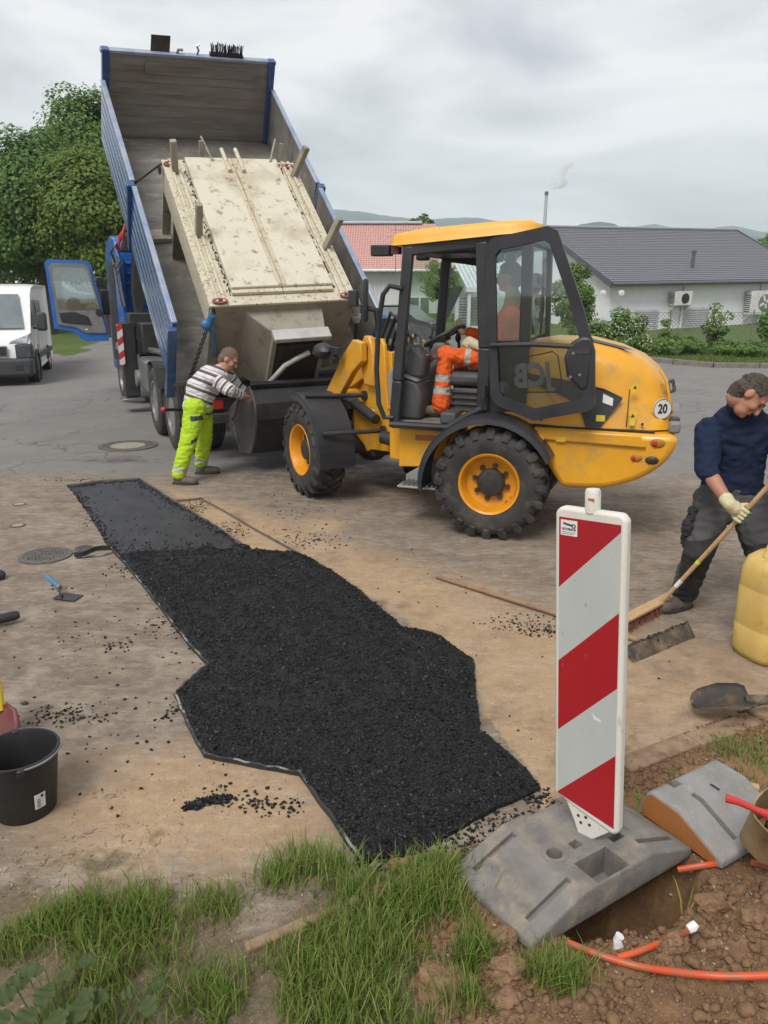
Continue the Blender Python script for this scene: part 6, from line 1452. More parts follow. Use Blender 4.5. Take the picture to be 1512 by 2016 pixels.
hand_prims(bl, nw, (nw - ne), (.3, .8, -.4), 1, .35, 1.05); hand_prims(bl, fw, (fw - fe), (.3, -.5, -.6), -1, .35, 1.05)
me_obj('body', bl.mesh('body', .0085, M_SKIN, 2), p1)
face_bits(p1, T1, Rh, 1.0, M_HAIRB); me_obj('hair', hair_mesh(T1, Rh, 1.0, M_HAIRB, 1.0, 3), p1); strands(T1, Rh, 1.0, M_HAIRB, p1, 2500, .006, .012)
bl = Blob(); mid_ = mix(pel, ch, .5) + Vector((-.03, 0, .02))
bl.cap([pel + Vector((.0, 0, .0)), mid_, ch, mix(ch, nc, .75)], [.158, .172, .165, .085], 18); bl.ell(mix(ch, nc, .35), (.15, .2, .12)); bl.cap([ns, ch, fs_], [.082, .15, .082]); bl.ell(pel + Vector((-.01, 0, -.03)), (.165, .17, .1))
bl.cap([ns, ne, mix(ne, nw, .92)], [.085, .072, .05]); bl.cap([fs_, fe, mix(fe, fw, .92)], [.085, .07, .05])
# stripes follow the body and the sleeves
M_SWEAT = bpy.data.materials.new('striped_knit'); M_SWEAT.use_nodes = True; nt = M_SWEAT.node_tree; N = nt.nodes; L = nt.links; p = N['Principled BSDF']; p.inputs['Roughness'].default_value = .95; p.inputs['Specular IOR Level'].default_value = .1
at = N.new('ShaderNodeAttribute'); at.attribute_name = 'stripe'; nz = N.new('ShaderNodeTexNoise'); nz.inputs['Scale'].default_value = 40; tcn = N.new('ShaderNodeTexCoord'); L.new(tcn.outputs['Object'], nz.inputs['Vector'])
cr = N.new('ShaderNodeValToRGB'); cr.color_ramp.interpolation = 'CONSTANT'; el = cr.color_ramp.elements; el[0].position = 0; el[0].color = (.62, .61, .63, 1); el[1].position = .22; el[1].color = (.11, .085, .08, 1)
for q, c in ((.46, (.24, .2, .19, 1)), (.56, (.6, .59, .61, 1)), (.76, (.3, .27, .26, 1)), (.84, (.62, .61, .63, 1))): e = el.new(q); e.color = c
fr = N.new('ShaderNodeMath'); fr.operation = 'FRACT'; L.new(at.outputs['Fac'], fr.inputs[0]); L.new(fr.outputs[0], cr.inputs['Fac']); L.new(cr.outputs[0], p.inputs['Base Color'])
bp = N.new('ShaderNodeBump'); bp.inputs['Strength'].default_value = .4; bp.inputs['Distance'].default_value = .004; n4 = N.new('ShaderNodeTexNoise'); n4.inputs['Scale'].default_value = 180; L.new(tcn.outputs['Object'], n4.inputs['Vector']); L.new(n4.outputs['Fac'], bp.inputs['Height']); L.new(bp.outputs[0], p.inputs['Normal'])
me = bl.mesh('sweater', .011, M_SWEAT, 5, fold=.007, fs=13, seed=4)
co = np.zeros(len(me.vertices) * 3); me.vertices.foreach_get('co', co); co = co.reshape(-1, 3)
ax = np.array((nc - pel).normalized()); ax = ax + np.array((-.25, 0, .1)); ax /= np.linalg.norm(ax); st = ((co - np.array(pel)) @ ax) / .1
for (a, b_, c_) in ((ns, ne, nw), (fs_, fe, fw)):
    for (u, v, off) in ((a, b_, 0), (b_, c_, (b_ - a).length)):
        u_, v_ = np.array(u), np.array(v); d = (v_ - u_); ln = np.linalg.norm(d); d /= ln; t = (co - u_) @ d; perp = np.linalg.norm(co - u_ - t[:, None] * d, axis=1); m_ = (t > .03 if off == 0 else t > -.02) & (t < ln + .1) & (perp < .115)
        if off == 0: m_ &= ((co - np.array(ch)) @ d) > .16
        st = np.where(m_, (t + off) / .075 + 3.3, st)
hem = ((co - np.array(pel)) @ ax) < -.035; st = np.where(hem, 9.1, st)
set_attr(me, 'stripe', st); me_obj('sweater', me, p1)
M_NEON = mat('neon_yellow_cloth', (.42, .62, .02), .85, col2=(.35, .52, .015), scale=7, dirt=(.25, .33, .05), dscale=18, dlo=.6, dhi=.8)
M_NAVY = mat('navy_trim', (.05, .06, .085), .85)
bl = Blob(); bl.cap([pel + Vector((.0, 0, -.07)), mix(nh, fh, .5)], [.155, .15]); bl.cap([nh, nk, na], [.12, .094, .078]); bl.cap([fh, fk, fa], [.118, .092, .076]); bl.cap([nh, fh], [.13, .13]); bl.ell(pel + Vector((-.05, 0, -.07)), (.12, .16, .12))
me = bl.mesh('trousers', .011, [M_NEON, M_REFL, M_NAVY], 4, fold=.0085, fs=12, seed=9)
def fm(c):
    zz = c.z + O1.z
    for (k, a) in ((nk, na), (fk, fa)):
        t = (Vector(c) - k).dot((a - k).normalized()); 
        if t > (a - k).length - .07 and t < (a - k).length - .02 and (Vector(c) - mix(k, a, .85)).length < .16: return 1
    q = Vector(c) - nh
    if c.y < nh.y + .02 and -.13 < q.z < -.075 and -.03 < q.x < .09: return 2
    if c.y < nh.y + .06 and abs((q.z + .34) - q.x * .4) < .02 and -.03 < q.x < .05: return 2
    return 0
face_mats(me, fm); me_obj('trousers', me, p1)
for (a, t) in ((na, (.95, -.12, 0)), (fa, (.96, .1, 0))):
    a2 = Vector((a.x, a.y, .10)); bl = Blob(); boot(bl, a2, t, 1.0); me_obj('boot', bl.mesh('boot', .008, M_BOOT, 3), p1); sole('boot_sole', a2, t, M_SOLE, p1)
obj('belt', B().tube([pel + Vector((math.cos(a) * .155, math.sin(a) * .16, -.075 - math.cos(a) * .05)) for a in [k * PI / 10 for k in range(20)]], .012, 6, closed=True), M_NAVY, p1)

# ---- man sweeping ---------------------------------------------------------
p2 = thing('person', 'man in navy pullover and grey work trousers sweeping with a broom', 'person', G(1345, 1215)); O2 = Vector(p2.location)
def P2(x, y, Y): return AT(x - 6, y, Y) - O2
rh, rk, ra_ = P2(1413, 985, 4.78), P2(1380, 1090, 4.66), P2(1352, 1183, 4.80)
lh, lk, la = P2(1478, 985, 4.78), P2(1505, 1095, 4.62), P2(1525, 1195, 4.72)
ra_.z = .11; la.z = .11
pel, bel, ch, nc, hd = P2(1447, 962, 4.80), P2(1452, 905, 4.80), P2(1460, 850, 4.76), P2(1470, 800, 4.66), P2(1480, 780, 4.56)
rs_, ls_ = P2(1403, 848, 4.74), P2(1524, 842, 4.82)
re, rw = P2(1397, 925, 4.60), P2(1442, 992, 4.40)
le, lw = P2(1565, 925, 4.62), P2(1530, 935, 4.40)
Rh = basis((.5, -.42, -.78), (.78, -.12, .62))
bl = Blob(); T2 = head_prims(bl, hd, Rh, 1.0)
bl.cap([T2((-.03, 0, -.06)), nc], [.058, .065]); bl.cap([nc, ch, bel, pel], [.08, .14, .13, .13]); bl.cap([rs_, re], [.052, .045]); bl.cap([re, mix(re, rw, .3), rw], [.045, .046, .031]); bl.cap([ls_, le, lw], [.052, .045, .031]); bl.cap([ch, rs_], [.1, .05]); bl.cap([ch, ls_], [.1, .05])
bl.cap([rh, rk, ra_], [.085, .06, .045]); bl.cap([lh, lk, la], [.085, .06, .045]); bl.cap([rh, lh], [.1, .1])
me_obj('body', bl.mesh('body', .0065, M_SKIN2, 2), p2)
face_bits(p2, T2, Rh, 1.0, M_HAIRG); me_obj('hair', hair_mesh(T2, Rh, 1.0, M_HAIRG, 1.03, 8), p2); strands(T2, Rh, 1.0, M_HAIRG, p2, 5000, .01, .018)
M_NAVYP = mat('navy_pullover', (.014, .022, .048), .95, col2=(.02, .03, .062), scale=9, bump=.25, bscale=220, spec=.1)
bl = Blob(); bl.cap([mix(pel, bel, .25), bel, ch, mix(ch, nc, .8)], [.178, .182, .18, .09], 18); bl.cap([rs_ + Vector((.02, 0, 0)), ch, ls_ - Vector((.02, 0, 0))], [.085, .16, .085]); bl.ell(mix(ch, nc, .45), (.17, .12, .1))
bl.cap([rs_, re, mix(re, rw, .12)], [.088, .07, .064]); bl.cap([ls_, le, mix(le, lw, .6)], [.088, .07, .055]); bl.ell(mix(pel, bel, .2), (.2, .15, .08)); bl.cap([mix(ch, nc, .9), nc, mix(nc, T2((.0, 0, -.08)), .45)], [.1, .088, .074])
me_obj('pullover', bl.mesh('pullover', .0095, M_NAVYP, 5, fold=.008, fs=11, seed=21), p2)
M_GTR = mat('grey_work_trousers', (.055, .054, .056), .9, col2=(.08, .078, .08), scale=8, bump=.2, bscale=150); M_BTR = mat('black_knee_patch', (.014, .014, .015), .9, col2=(.03, .028, .027), scale=10)
bl = Blob(); bl.cap([pel + Vector((0, 0, -.02)), mix(rh, lh, .5)], [.178, .16]); bl.cap([rh, rk, ra_ + Vector((0, 0, .02))], [.125, .092, .086]); bl.cap([lh, lk, la + Vector((0, 0, .02))], [.125, .092, .08]); bl.cap([rh, lh], [.135, .135])
me = bl.mesh('trousers', .0095, [M_GTR, M_BTR], 4, fold=.008, fs=11, seed=33)
def fm(c):
    for (k, h) in ((rk, rh), (lk, lh)):
        if abs(c.x - k.x) < .17 and c.z < k.z + .11 + (c.x - k.x) * .3 and c.y < k.y + .05 + max(0, (k.z - .2 - c.z)) : return 1
    return 0
face_mats(me, fm); me_obj('trousers', me, p2)
b = Blob(); q = mix(rh, rk, .45) + Vector((-.11, .0, .0)); b.cap([q + Vector((.01, 0, .09)), q + Vector((0, 0, -.12))], [.03, .045]); b.ell(q + Vector((-.02, -.01, -.02)), (.03, .05, .06))
me_obj('holster_pocket', b.mesh('holster_pocket', .008, M_BTR, 2, fold=.012, fs=25), p2)
for (a, t) in ((ra_, (-.25, -.97, 0)), (la, (.3, -.95, 0))):
    bl = Blob(); boot(bl, a, (-.9, -.42, 0) if a is ra_ else t, 1.05); me_obj('boot', bl.mesh('boot', .008, M_BOOT, 3), p2); sole('boot_sole', a, (-.9, -.42, 0) if a is ra_ else t, M_SOLE, p2, 1.05)
# broom handle line: through both hands
bp0 = G(1300, 1188, .075); hand_c = AT(1462, 1012, 4.40); bdir = (hand_c - bp0).normalized()
M_GLOVE = mat('cream_knit_glove', (.6, .56, .36), .95, col2=(.5, .45, .27), scale=30, bump=.3, bscale=260); M_GREEN = mat('green_dip', (.02, .2, .11), .5)
def grip_hand(bl, wr, gc, bd, outw, s=1.0):          # fist closed round a pole at gc, knuckles towards outw
    wr, gc, bd, outw = Vector(wr), Vector(gc), Vector(bd).normalized(), Vector(outw); outw = (outw - bd * outw.dot(bd)).normalized(); third = bd.cross(outw); tips = []
    bl.cap([wr, wr.lerp(gc + outw * .03, .55), gc + outw * .036], [.035 * s, .04 * s, .034 * s], 12)
    for k in range(4):
        c = gc + bd * ((k - 1.5) * .0235 * s); rr = .0285 * s; pts = []
        for j in range(6):
            a = -.55 + j * .62; pts.append(c + outw * math.cos(a) * rr * 1.12 + third * math.sin(a) * rr)
        bl.cap(pts, [.0115 * s, .0115 * s, .011 * s, .0105 * s, .0098 * s, .009 * s], 8); tips.append(pts[-1])
    pts = [gc + outw * .034 + bd * .035 - third * .012, gc + bd * .05 + outw * .012 - third * .03, gc + bd * .045 - outw * .022 - third * .016]
    bl.cap(pts, [.016 * s, .0135 * s, .011 * s], 8); tips.append(pts[-1]); return tips
bl = Blob(); tips = grip_hand(bl, rw, hand_c - O2, bdir, (-.35, .0, 1), 1.1); bl.cap([mix(re, rw, .86), rw], [.042, .038])
me = bl.mesh('glove', .0036, [M_GLOVE, M_GREEN], 1, fold=.0015, fs=60)
face_mats(me, lambda c: 1 if min((Vector(c) - t).length for t in tips) < .021 else 0); me_obj('glove', me, p2)
gc2 = hand_c + bdir * .42; bl = Blob(); tips = grip_hand(bl, lw, gc2 - O2, bdir, (.3, -.6, .6), 1.12)
me = bl.mesh('glove', .0045, [M_GLOVE, M_GREEN], 2); me_obj('glove', me, p2)

# ---- the broom he holds ----------------------------------------------------
M_ASH = mat('broom_stick_wood', (.5, .33, .17), .55, col2=(.42, .26, .13), scale=3, stretch=(8, 8, 1.0), dirt=(.28, .17, .09), dscale=9)
br = thing('push_broom', 'wide wooden push broom with dark red bristles held by the sweeping man', 'broom', G(1290, 1205)); OB = Vector(br.location)
obj('stick', B().tube([bp0 - OB, hand_c + bdir * .75 - OB], .0145, 12), M_ASH, br); 
q = AT(1382, 1103, 4.6); tt = (q - bp0).dot(bdir); obj('neon_tape', B().cyl(bp0 + bdir * (tt - .012) - OB, bp0 + bdir * (tt + .012) - OB, .0155, 12), mat('neon_tape', (.6, .75, .02), .6), br)
tt -= .2; obj('paper_label', B().cyl(bp0 + bdir * (tt - .03) - OB, bp0 + bdir * (tt + .03) - OB, .0152, 12), M_WHITE, br)
hA, hB = G(1205, 1232, .085), G(1345, 1160, .085); hdv = (hB - hA).normalized(); hs_ = hdv.cross(Vector((0, 0, 1))); hm = (hA + hB) / 2
Rb = Matrix((hdv, hs_, Vector((0, 0, 1)))).transposed()
obj('head_block', B().cbox(hm - OB, ((hB - hA).length, .075, .022), Rb), M_ASH, br, bevel=.006)
b = B(); ln = (hB - hA).length
for k in range(420):
    u, v = random.uniform(-.48, .48) * ln, random.uniform(-.03, .03); p = hm + hdv * u + hs_ * v; p.z = .075; e = p + hdv * random.uniform(-.012, .012) + hs_ * (v * .4 + random.uniform(-.012, .012)); e.z = .004
    b.tube([p - OB, e - OB], [.0026, .002], 3, cap=False)
o = obj('bristles', b, mat('dusty_red_bristles', (.26, .07, .06), .8, col2=(.3, .16, .12), scale=30), br, recalc=False); o['kind'] = 'stuff'

# ---- loader driver ----------------------------------------------------------
p3 = thing('person', 'loader driver in orange high-visibility clothes seated at the wheel', 'person', M=LM @ Matrix.Translation((-.75, .02, 1.36)))
V3 = lambda x, y, z: Vector((x + .75, y - .02, z - 1.36))
hp_, chs, nk3, hd3 = V3(-.8, .02, 1.46), V3(-.93, .03, 1.8), V3(-.9, .03, 2.02), V3(-.86, .03, 2.17)
lhp, lkn, lan = V3(-.76, .16, 1.46), V3(-.36, .24, 1.5), V3(-.33, .28, 1.06)
rhp, rkn, ran = V3(-.76, -.1, 1.46), V3(-.42, -.04, 1.46), V3(-.46, .0, 1.06)
lsh, lel, lwr = V3(-.93, .25, 1.86), V3(-.96, .36, 1.6), V3(-.68, .27, 1.58)
rsh, rel, rwr = V3(-.9, -.18, 1.86), V3(-.66, -.28, 1.62), V3(-.42, -.12, 1.70)
Rh = basis((1, .1, -.08), (0, 0, 1)); bl = Blob(); T3 = head_prims(bl, hd3, Rh, 1.0)
bl.cap([T3((-.02, 0, -.05)), nk3], [.055, .06]); bl.cap([nk3, chs, hp_], [.07, .13, .13]); bl.cap([lsh, lel, lwr], [.05, .04, .03]); bl.cap([rsh, rel, rwr], [.05, .04, .03]); bl.cap([lsh, chs, rsh], [.05, .1, .05])
bl.cap([lhp, lkn, lan], [.08, .06, .045]); bl.cap([rhp, rkn, ran], [.08, .06, .045]); bl.cap([lhp, rhp], [.1, .1])
me_obj('body', bl.mesh('body', .009, M_SKIN, 2), p3); face_bits(p3, T3, Rh, 1.0, M_HAIRG); me_obj('hair', hair_mesh(T3, Rh, 1.0, M_HAIRG, 1.05, 5), p3)
M_ORANGE = mat('hivis_orange', (.75, .115, .012), .8, col2=(.66, .09, .01), scale=8, dirt=(.4, .1, .04), dscale=14, dlo=.62, dhi=.8)
bl = Blob(); bl.cap([hp_, mix(hp_, chs, .5), chs, mix(chs, nk3, .7)], [.165, .17, .165, .085], 16); bl.cap([lsh, chs, rsh], [.085, .14, .085]); bl.cap([lsh, lel, mix(lel, lwr, .75)], [.085, .07, .055]); bl.cap([rsh, rel, mix(rel, rwr, .75)], [.085, .07, .055])
me_obj('jacket', bl.mesh('jacket', .011, M_ORANGE, 4, fold=.008, fs=11), p3)
bl = Blob(); bl.cap([lhp, lkn, lan], [.115, .09, .085]); bl.cap([rhp, rkn, ran], [.115, .088, .083]); bl.cap([lhp, rhp], [.14, .14])
me = bl.mesh('trousers', .010, [M_ORANGE, M_REFL], 4, fold=.0085, fs=12, seed=3)
def fm(c):
    for (k, a, h) in ((lkn, lan, lhp), (rkn, ran, rhp)):
        v = Vector(c) - k; d = (a - k).normalized(); t = v.dot(d); pr = (v - d * t).length
        if pr < .13 and (.17 < t < .235 or .28 < t < .345): return 1
        v = Vector(c) - h; d = (k - h).normalized(); t = v.dot(d); pr = (v - d * t).length
        if pr < .13 and .19 < t < .24: return 1
    return 0
face_mats(me, fm); me_obj('trousers', me, p3)
for a in (lan, ran):
    bl = Blob(); boot(bl, a, (1, .15, 0), 1.0); me_obj('boot', bl.mesh('boot', .009, M_BOOT, 3), p3)
bl = Blob(); grip_hand(bl, lwr, V3(-.55, .2, 1.6), (-.6, .6, -.2), (-.5, .3, .7), 1.1); me_obj('glove', bl.mesh('glove', .0055, M_GLOVE, 2), p3)
bl = Blob(); grip_hand(bl, rwr, V3(-.36, -.14, 1.74), (.5, .6, .2), (-.4, -.3, .8), 1.1); me_obj('glove', bl.mesh('glove', .0055, M_GLOVE, 2), p3)
# ================================================================== SIGN, BASES, TOOLS
def cut(b, cutters, mats, name, bevel=.01):   # a mesh with pockets cut out
    me = me_from(name, b, mats, smooth=0); o = bpy.data.objects.new('tmp', me); COL.objects.link(o); tmp = []
    if bevel: md = o.modifiers.new('v', 'BEVEL'); md.width = bevel; md.segments = 3; md.limit_method = 'ANGLE'; md.angle_limit = R(20)
    for c in cutters:
        co = bpy.data.objects.new('tmpc', me_from('c', c, mats, smooth=0)); COL.objects.link(co); tmp.append(co)
        md = o.modifiers.new('b', 'BOOLEAN'); md.operation = 'DIFFERENCE'; md.object = co; md.solver = 'EXACT'
    out = bpy.data.meshes.new_from_object(o.evaluated_get(bpy.context.evaluated_depsgraph_get())); out.name = name
    for t_ in tmp + [o]: bpy.data.objects.remove(t_)
    out.polygons.foreach_set('use_smooth', [True] * len(out.polygons)); out.set_sharp_from_angle(angle=R(30)); out.update(); return out
M_BASE = mat('recycled_plastic_grey', (.19, .18, .165), .8, col2=(.13, .122, .11), scale=7, dirt=(.3, .25, .19), dscale=9, dlo=.48, dhi=.72, bump=.35, bscale=110)
BMx = frame((.47, 1.98, .006), (.84, .543, 0), (-.543, .84, 0))
BMi = BMx.inverted()
def bl_px(x, y, z=.125): p = BMi @ G(x, y, z); return p.x, p.y
bs = thing('sign_base', 'grey recycled plastic base carrying the red-white beacon', 'sign base', M=BMx @ Matrix.Rotation(R(-.6), 4, 'X'))
body = B().prism([(0, 0), (0, .035), (.235, .125), (.585, .125), (.82, .04), (.82, 0)], 'xz', 0, .42)
x0, y0 = bl_px(1128, 1700); x1, y1 = bl_px(1254, 1712)
hx, hy = bl_px(1192, 1712)
cuts = [B().box(hx - .075, hx + .085, hy - .035, hy + .075, .015, .2)]                                   # big pocket
rx, ry = bl_px(1092, 1683); cuts.append(B().lathe([(.028, .02), (.028, .2)], (rx, ry, 0), 'z', 20))
sx, sy = bl_px(1133, 1664); cuts.append(B().box(sx - .022, sx + .022, sy - .018, sy + .018, .02, .2))
sx2, sy2 = bl_px(1213, 1650); cuts.append(B().box(sx2 - .03, sx2 + .03, sy2 - .016, sy2 + .016, .02, .2))
cuts.append(B().prism([(.05, .09), (.24, .163), (.24, .105), (.05, .034)], 'xz', .06, .085)); cuts.append(B().prism([(.05, .09), (.24, .163), (.24, .105), (.05, .034)], 'xz', .335, .36))
cuts.append(B().prism([(.58, .16), (.78, .09), (.78, .035), (.58, .105)], 'xz', .06, .085)); cuts.append(B().prism([(.58, .16), (.78, .09), (.78, .035), (.58, .105)], 'xz', .335, .36))
cuts.append(B().box(.33, .52, .375, .5, .04, .2))
me_b = cut(body, cuts, M_BASE, 'block', .012)
me_obj('block', me_b, bs)
obj('socket_ring', B().lathe([(.03, .122), (.048, .122), (.048, .1275), (.03, .1275)], (rx, ry, 0), 'z', 28, closed=True), M_BASE, bs)
obj('carry_bar', B().cyl((.32, .395, .095), (.53, .395, .095), .02, 14), M_BASE, bs)
for k in range(4): obj('moulded_text', B().box(.55 + k * .022, .562 + k * .022, .14, .27 - .02 * (k % 2), .1252 - k * .0035, .1275 - k * .0035), M_GREY, bs)
# beacon blade
pa_, pb_ = G(1106, 1567, .235), G(1233, 1643, .205); w3 = pb_ - pa_; w3.z = 0; wd = .25; wx = w3.normalized(); sc0 = (G(1175, 1625, .15)); pm = (pa_ + pb_) / 2
SM = frame((pm.x - .028, pm.y, .2), wx, (0, 0, 1)) @ Matrix.Rotation(R(3.7), 4, 'Z')
sg = thing('warning_beacon', 'upright red and white striped construction beacon on the grey base', 'sign', M=SM)
# local: x to the right, y up, z toward the camera side; bottom at y=0
H_ = 1.16; hw = .13; T_ = .042
M_SHELL = mat('beacon_shell', (.66, .65, .59), .45, col2=(.58, .56, .49), scale=5, dirt=(.28, .25, .2), dscale=30, dlo=.6, dhi=.72, stretch=(1, .25, 1))
out_ = [(-hw, .06), (-hw, H_ - .02), (-hw + .02, H_), (hw - .02, H_), (hw, H_ - .02), (hw, .0), (hw - .02, -.02), (-.02, .02)]
obj('shell', B().prism([(p[0], p[1]) for p in out_], 'xy', -T_, 0), M_SHELL, sg, bevel=.012, seg=3)
obj('top_knob', B().lathe([(.026, H_ - .01), (.026, H_ + .06), (.022, H_ + .068), (.005, H_ + .07)], (0, 0, -T_ / 2), 'y', 20), M_SHELL, sg)
obj('rust_mark', B().box(-.004, .018, H_ + .034, H_ + .042, .0035, .0058), mat('rust_mark', (.4, .15, .05), .7), sg)
ft_ = obj('foot', B().prism([(-.085, .045), (.1, -.01), (.02, -.085), (-.03, -.085), (-.05, -.03)], 'xy', -T_ + .006, -.006), M_SHELL, sg, bevel=.006)
for (x, y) in ((-.03, .0), (.0, .005), (-.02, -.025), (.015, -.02)): obj('foot_hole', B().cyl((x, y, -.0065), (x, y, -.0045), .006, 8), M_BLACK, ft_)
M_SRED = mat('reflective_red', (.36, .012, .018), .38, col2=(.31, .01, .016), scale=4, dirt=(.5, .3, .28), dscale=70, dlo=.66, dhi=.72, stretch=(1, .35, 1))
M_SWHT = mat('reflective_white', (.44, .46, .44), .35, col2=(.4, .415, .4), scale=4, dirt=(.2, .19, .17), dscale=38, dlo=.62, dhi=.72, stretch=(1, .5, 1))
xl, xr, yb, yt = -.112, .112, .07, H_ - .035
ybot = lambda x: .055 + (-.055) * (x - xl) / (xr - xl) + .012
def clip_band(y0, y1, sl):                  # band between two slanted lines, clipped to the face
    poly = [(xl, y0), (xr, y0 + sl), (xr, y1 + sl), (xl, y1)]
    def clip(poly, f):
        o = []
        for i in range(len(poly)):
            a, b = poly[i], poly[(i + 1) % len(poly)]; fa_, fb_ = f(a), f(b)
            if fa_ >= 0: o.append(a)
            if (fa_ >= 0) != (fb_ >= 0): t = fa_ / (fa_ - fb_); o.append((a[0] + (b[0] - a[0]) * t, a[1] + (b[1] - a[1]) * t))
        return o
    poly = clip(poly, lambda p: yt - p[1]); poly = clip(poly, lambda p: p[1] - ybot(p[0])) if poly else poly
    return poly
sl = .228; edges_y = [1.4, .872, .597, .325, .072, -.3]
cols = [M_SRED, M_SWHT, M_SRED, M_SWHT, M_SRED]
for k in range(5):
    pl_ = clip_band(edges_y[k + 1] , edges_y[k], sl)
    if len(pl_) > 2: obj('red_band' if cols[k] is M_SRED else 'white_band', B().prism(pl_, 'xy', .0005, .0022), cols[k], sg, smooth=0)
lb = obj('owner_label', B().box(-.105, -.043, yt - .062, yt - .008, .0026, .0034), M_WHITE, sg)
obj('label_logo', B().bar((-.095, yt - .02, .0038), (-.06, yt - .026, .0038), .007, .0006).lathe([(.004, .0036), (.008, .0036), (.008, .0042), (.004, .0042)], (-.056, yt - .027, 0), 'z', 14, closed=True), M_NAVY, lb)
text('label_text', 'GÜTERRUB', .0105, frame((-.074, yt - .040, .0037), (1, 0, 0), (0, 1, 0)), M_BLACK, lb, .0002, bold=.0004)
for k in range(2): obj('label_line', B().box(-.1, -.048 - k * .006, yt - .051 - k * .006, yt - .049 - k * .006, .0036, .004), M_GREY, lb)
obj('peeled_flake', B().add([(.02, .437, .003), (.032, .428, .0035), (.055, .418, .0032), (.058, .408, .003), (.03, .412, .0035)], [(0, 1, 2, 3, 4)]), M_WHITE, sg, smooth=0)

# second base lying askew with an orange flank
q0, q1 = G(1418, 1716, .02), G(1275, 1612, .03); dx_ = (q1 - q0); L2 = dx_.length; up2 = Vector((0, 0, 1))
B2 = frame(q0, dx_, up2.cross(dx_))          # x along the flank, y to its left
sidev2 = (B2.to_3x3() @ Vector((0, 1, 0)))
if sidev2.x < 0: B2 = frame(q0, dx_, -up2.cross(dx_)); 
b2 = thing('sign_base', 'second grey base with worn orange flank lying behind the hole', 'sign base', M=B2)
sgn = 1 if (B2.to_3x3() @ Vector((0, 0, 1))).z > 0 else -1
kk = (L2 + .03) / .82
prf = [(0, 0), (0, .04), (.2, .125), (.76 * kk, .125), (.82 * kk, .1), (.82 * kk, 0)]
body = B().prism([(p[0], p[1] * sgn) for p in prf], 'xz', .004, .42)
cuts = [B().box(.3, .35, .1, .15, min(.02 * sgn, .2 * sgn), max(.02 * sgn, .2 * sgn)), B().box(.36, .41, .22, .27, min(.02 * sgn, .2 * sgn), max(.02 * sgn, .2 * sgn)), B().prism([(.04, .09 * sgn), (.24, .163 * sgn), (.24, .1 * sgn), (.04, .03 * sgn)], 'xz', .12, .145)]
me_obj('block', cut(body, cuts, mat('pale_base_grey', (.27, .265, .255), .8, col2=(.2, .19, .18), scale=8, dirt=(.34, .3, .25), dscale=16, bump=.35, bscale=110), 'block', .012), b2)
obj('orange_flank', B().prism([(.03, .006 * sgn), (.03, .038 * sgn), (.2, .11 * sgn), (.75 * kk, .114 * sgn), (.8 * kk, .09 * sgn), (.8 * kk, .006 * sgn)], 'xz', -.001, .003), mat('worn_orange', (.34, .12, .02), .75, col2=(.28, .11, .03), scale=7, dirt=(.2, .17, .14), dscale=10, dlo=.55, dhi=.75), b2)
obj('moulded_text', B().box(.2, .24, .24, .25, min(.121 * sgn, .128 * sgn), max(.121 * sgn, .128 * sgn)), M_BLACK, b2)
# brown cut-open plastic canister with a red brush on it
M_BROWNP = mat('dirty_translucent_plastic', (.3, .2, .1), .45, col2=(.2, .125, .06), scale=7, dirt=(.06, .04, .025), dscale=9, dlo=.5, dhi=.7)
c0 = G(1520, 1655, .13); t = thing('cut_canister', 'dirty brown cut-open plastic canister at the right edge', 'canister', c0, (R(20), R(-8), R(25)))
b = B(); rings = []
for (z, r, w_) in ((0.0, .1, .06), (.02, .125, .08), (.18, .13, .085), (.24, .135, .09)):
    rings.append([(math.copysign(abs(math.cos(a)) ** .6, math.cos(a)) * r, math.copysign(abs(math.sin(a)) ** .6, math.sin(a)) * w_, z + (.05 * math.cos(a) if z > .2 else 0)) for a in [k * 2 * PI / 28 for k in range(28)]])
inner = [[(p[0] * .95, p[1] * .93, p[2] + (.006 if i == 0 else 0)) for p in rg_] for i, rg_ in enumerate(rings)]
b.loft(rings + inner[::-1]); obj('tub', b, M_BROWNP, t)
t = thing('hand_brush', 'red hand brush lying across the brown canister', 'brush', G(1470, 1590, .33), (0, R(8), R(-22)))
obj('handle', B().tube([(-.07, 0, .01), (-.03, 0, .012), (.03, 0, .004), (.07, 0, 0)], [.016, .013, .011, .016], 10), M_RED, t); obj('head', B().box(.06, .24, -.022, .022, -.012, .012), M_RED, t, bevel=.006)
obj('sticker', B().box(.075, .12, -.02, .02, .0122, .0135), mat('kraft_label', (.45, .34, .2), .7), t)
b = B()
for k in range(140): x, y = random.uniform(.07, .23), random.uniform(-.018, .018); b.tube([(x, y, -.012), (x + random.uniform(-.005, .005), y + random.uniform(-.004, .004), -.06)], .0015, 3, cap=False)
o = obj('bristles', b, M_BLACK, t, recalc=False); o['kind'] = 'stuff'
# grey pipe stub
a, c_ = G(1398, 1520, .06), G(1455, 1552, .05); t = tag(obj('pipe_stub', B().tube([a, c_], .028, 16), mat('pvc_grey', (.3, .3, .3), .6, col2=(.22, .2, .18), scale=12)), 'short grey pipe stub lying behind the second base', 'pipe')
a, c_ = G(1440, 1540, .045), G(1492, 1552, .03); tag(obj('wood_stub', B().tube([a, c_], [.022, .018], 10), M_ASH), 'short pale wooden stub beside the grey pipe', 'wood')

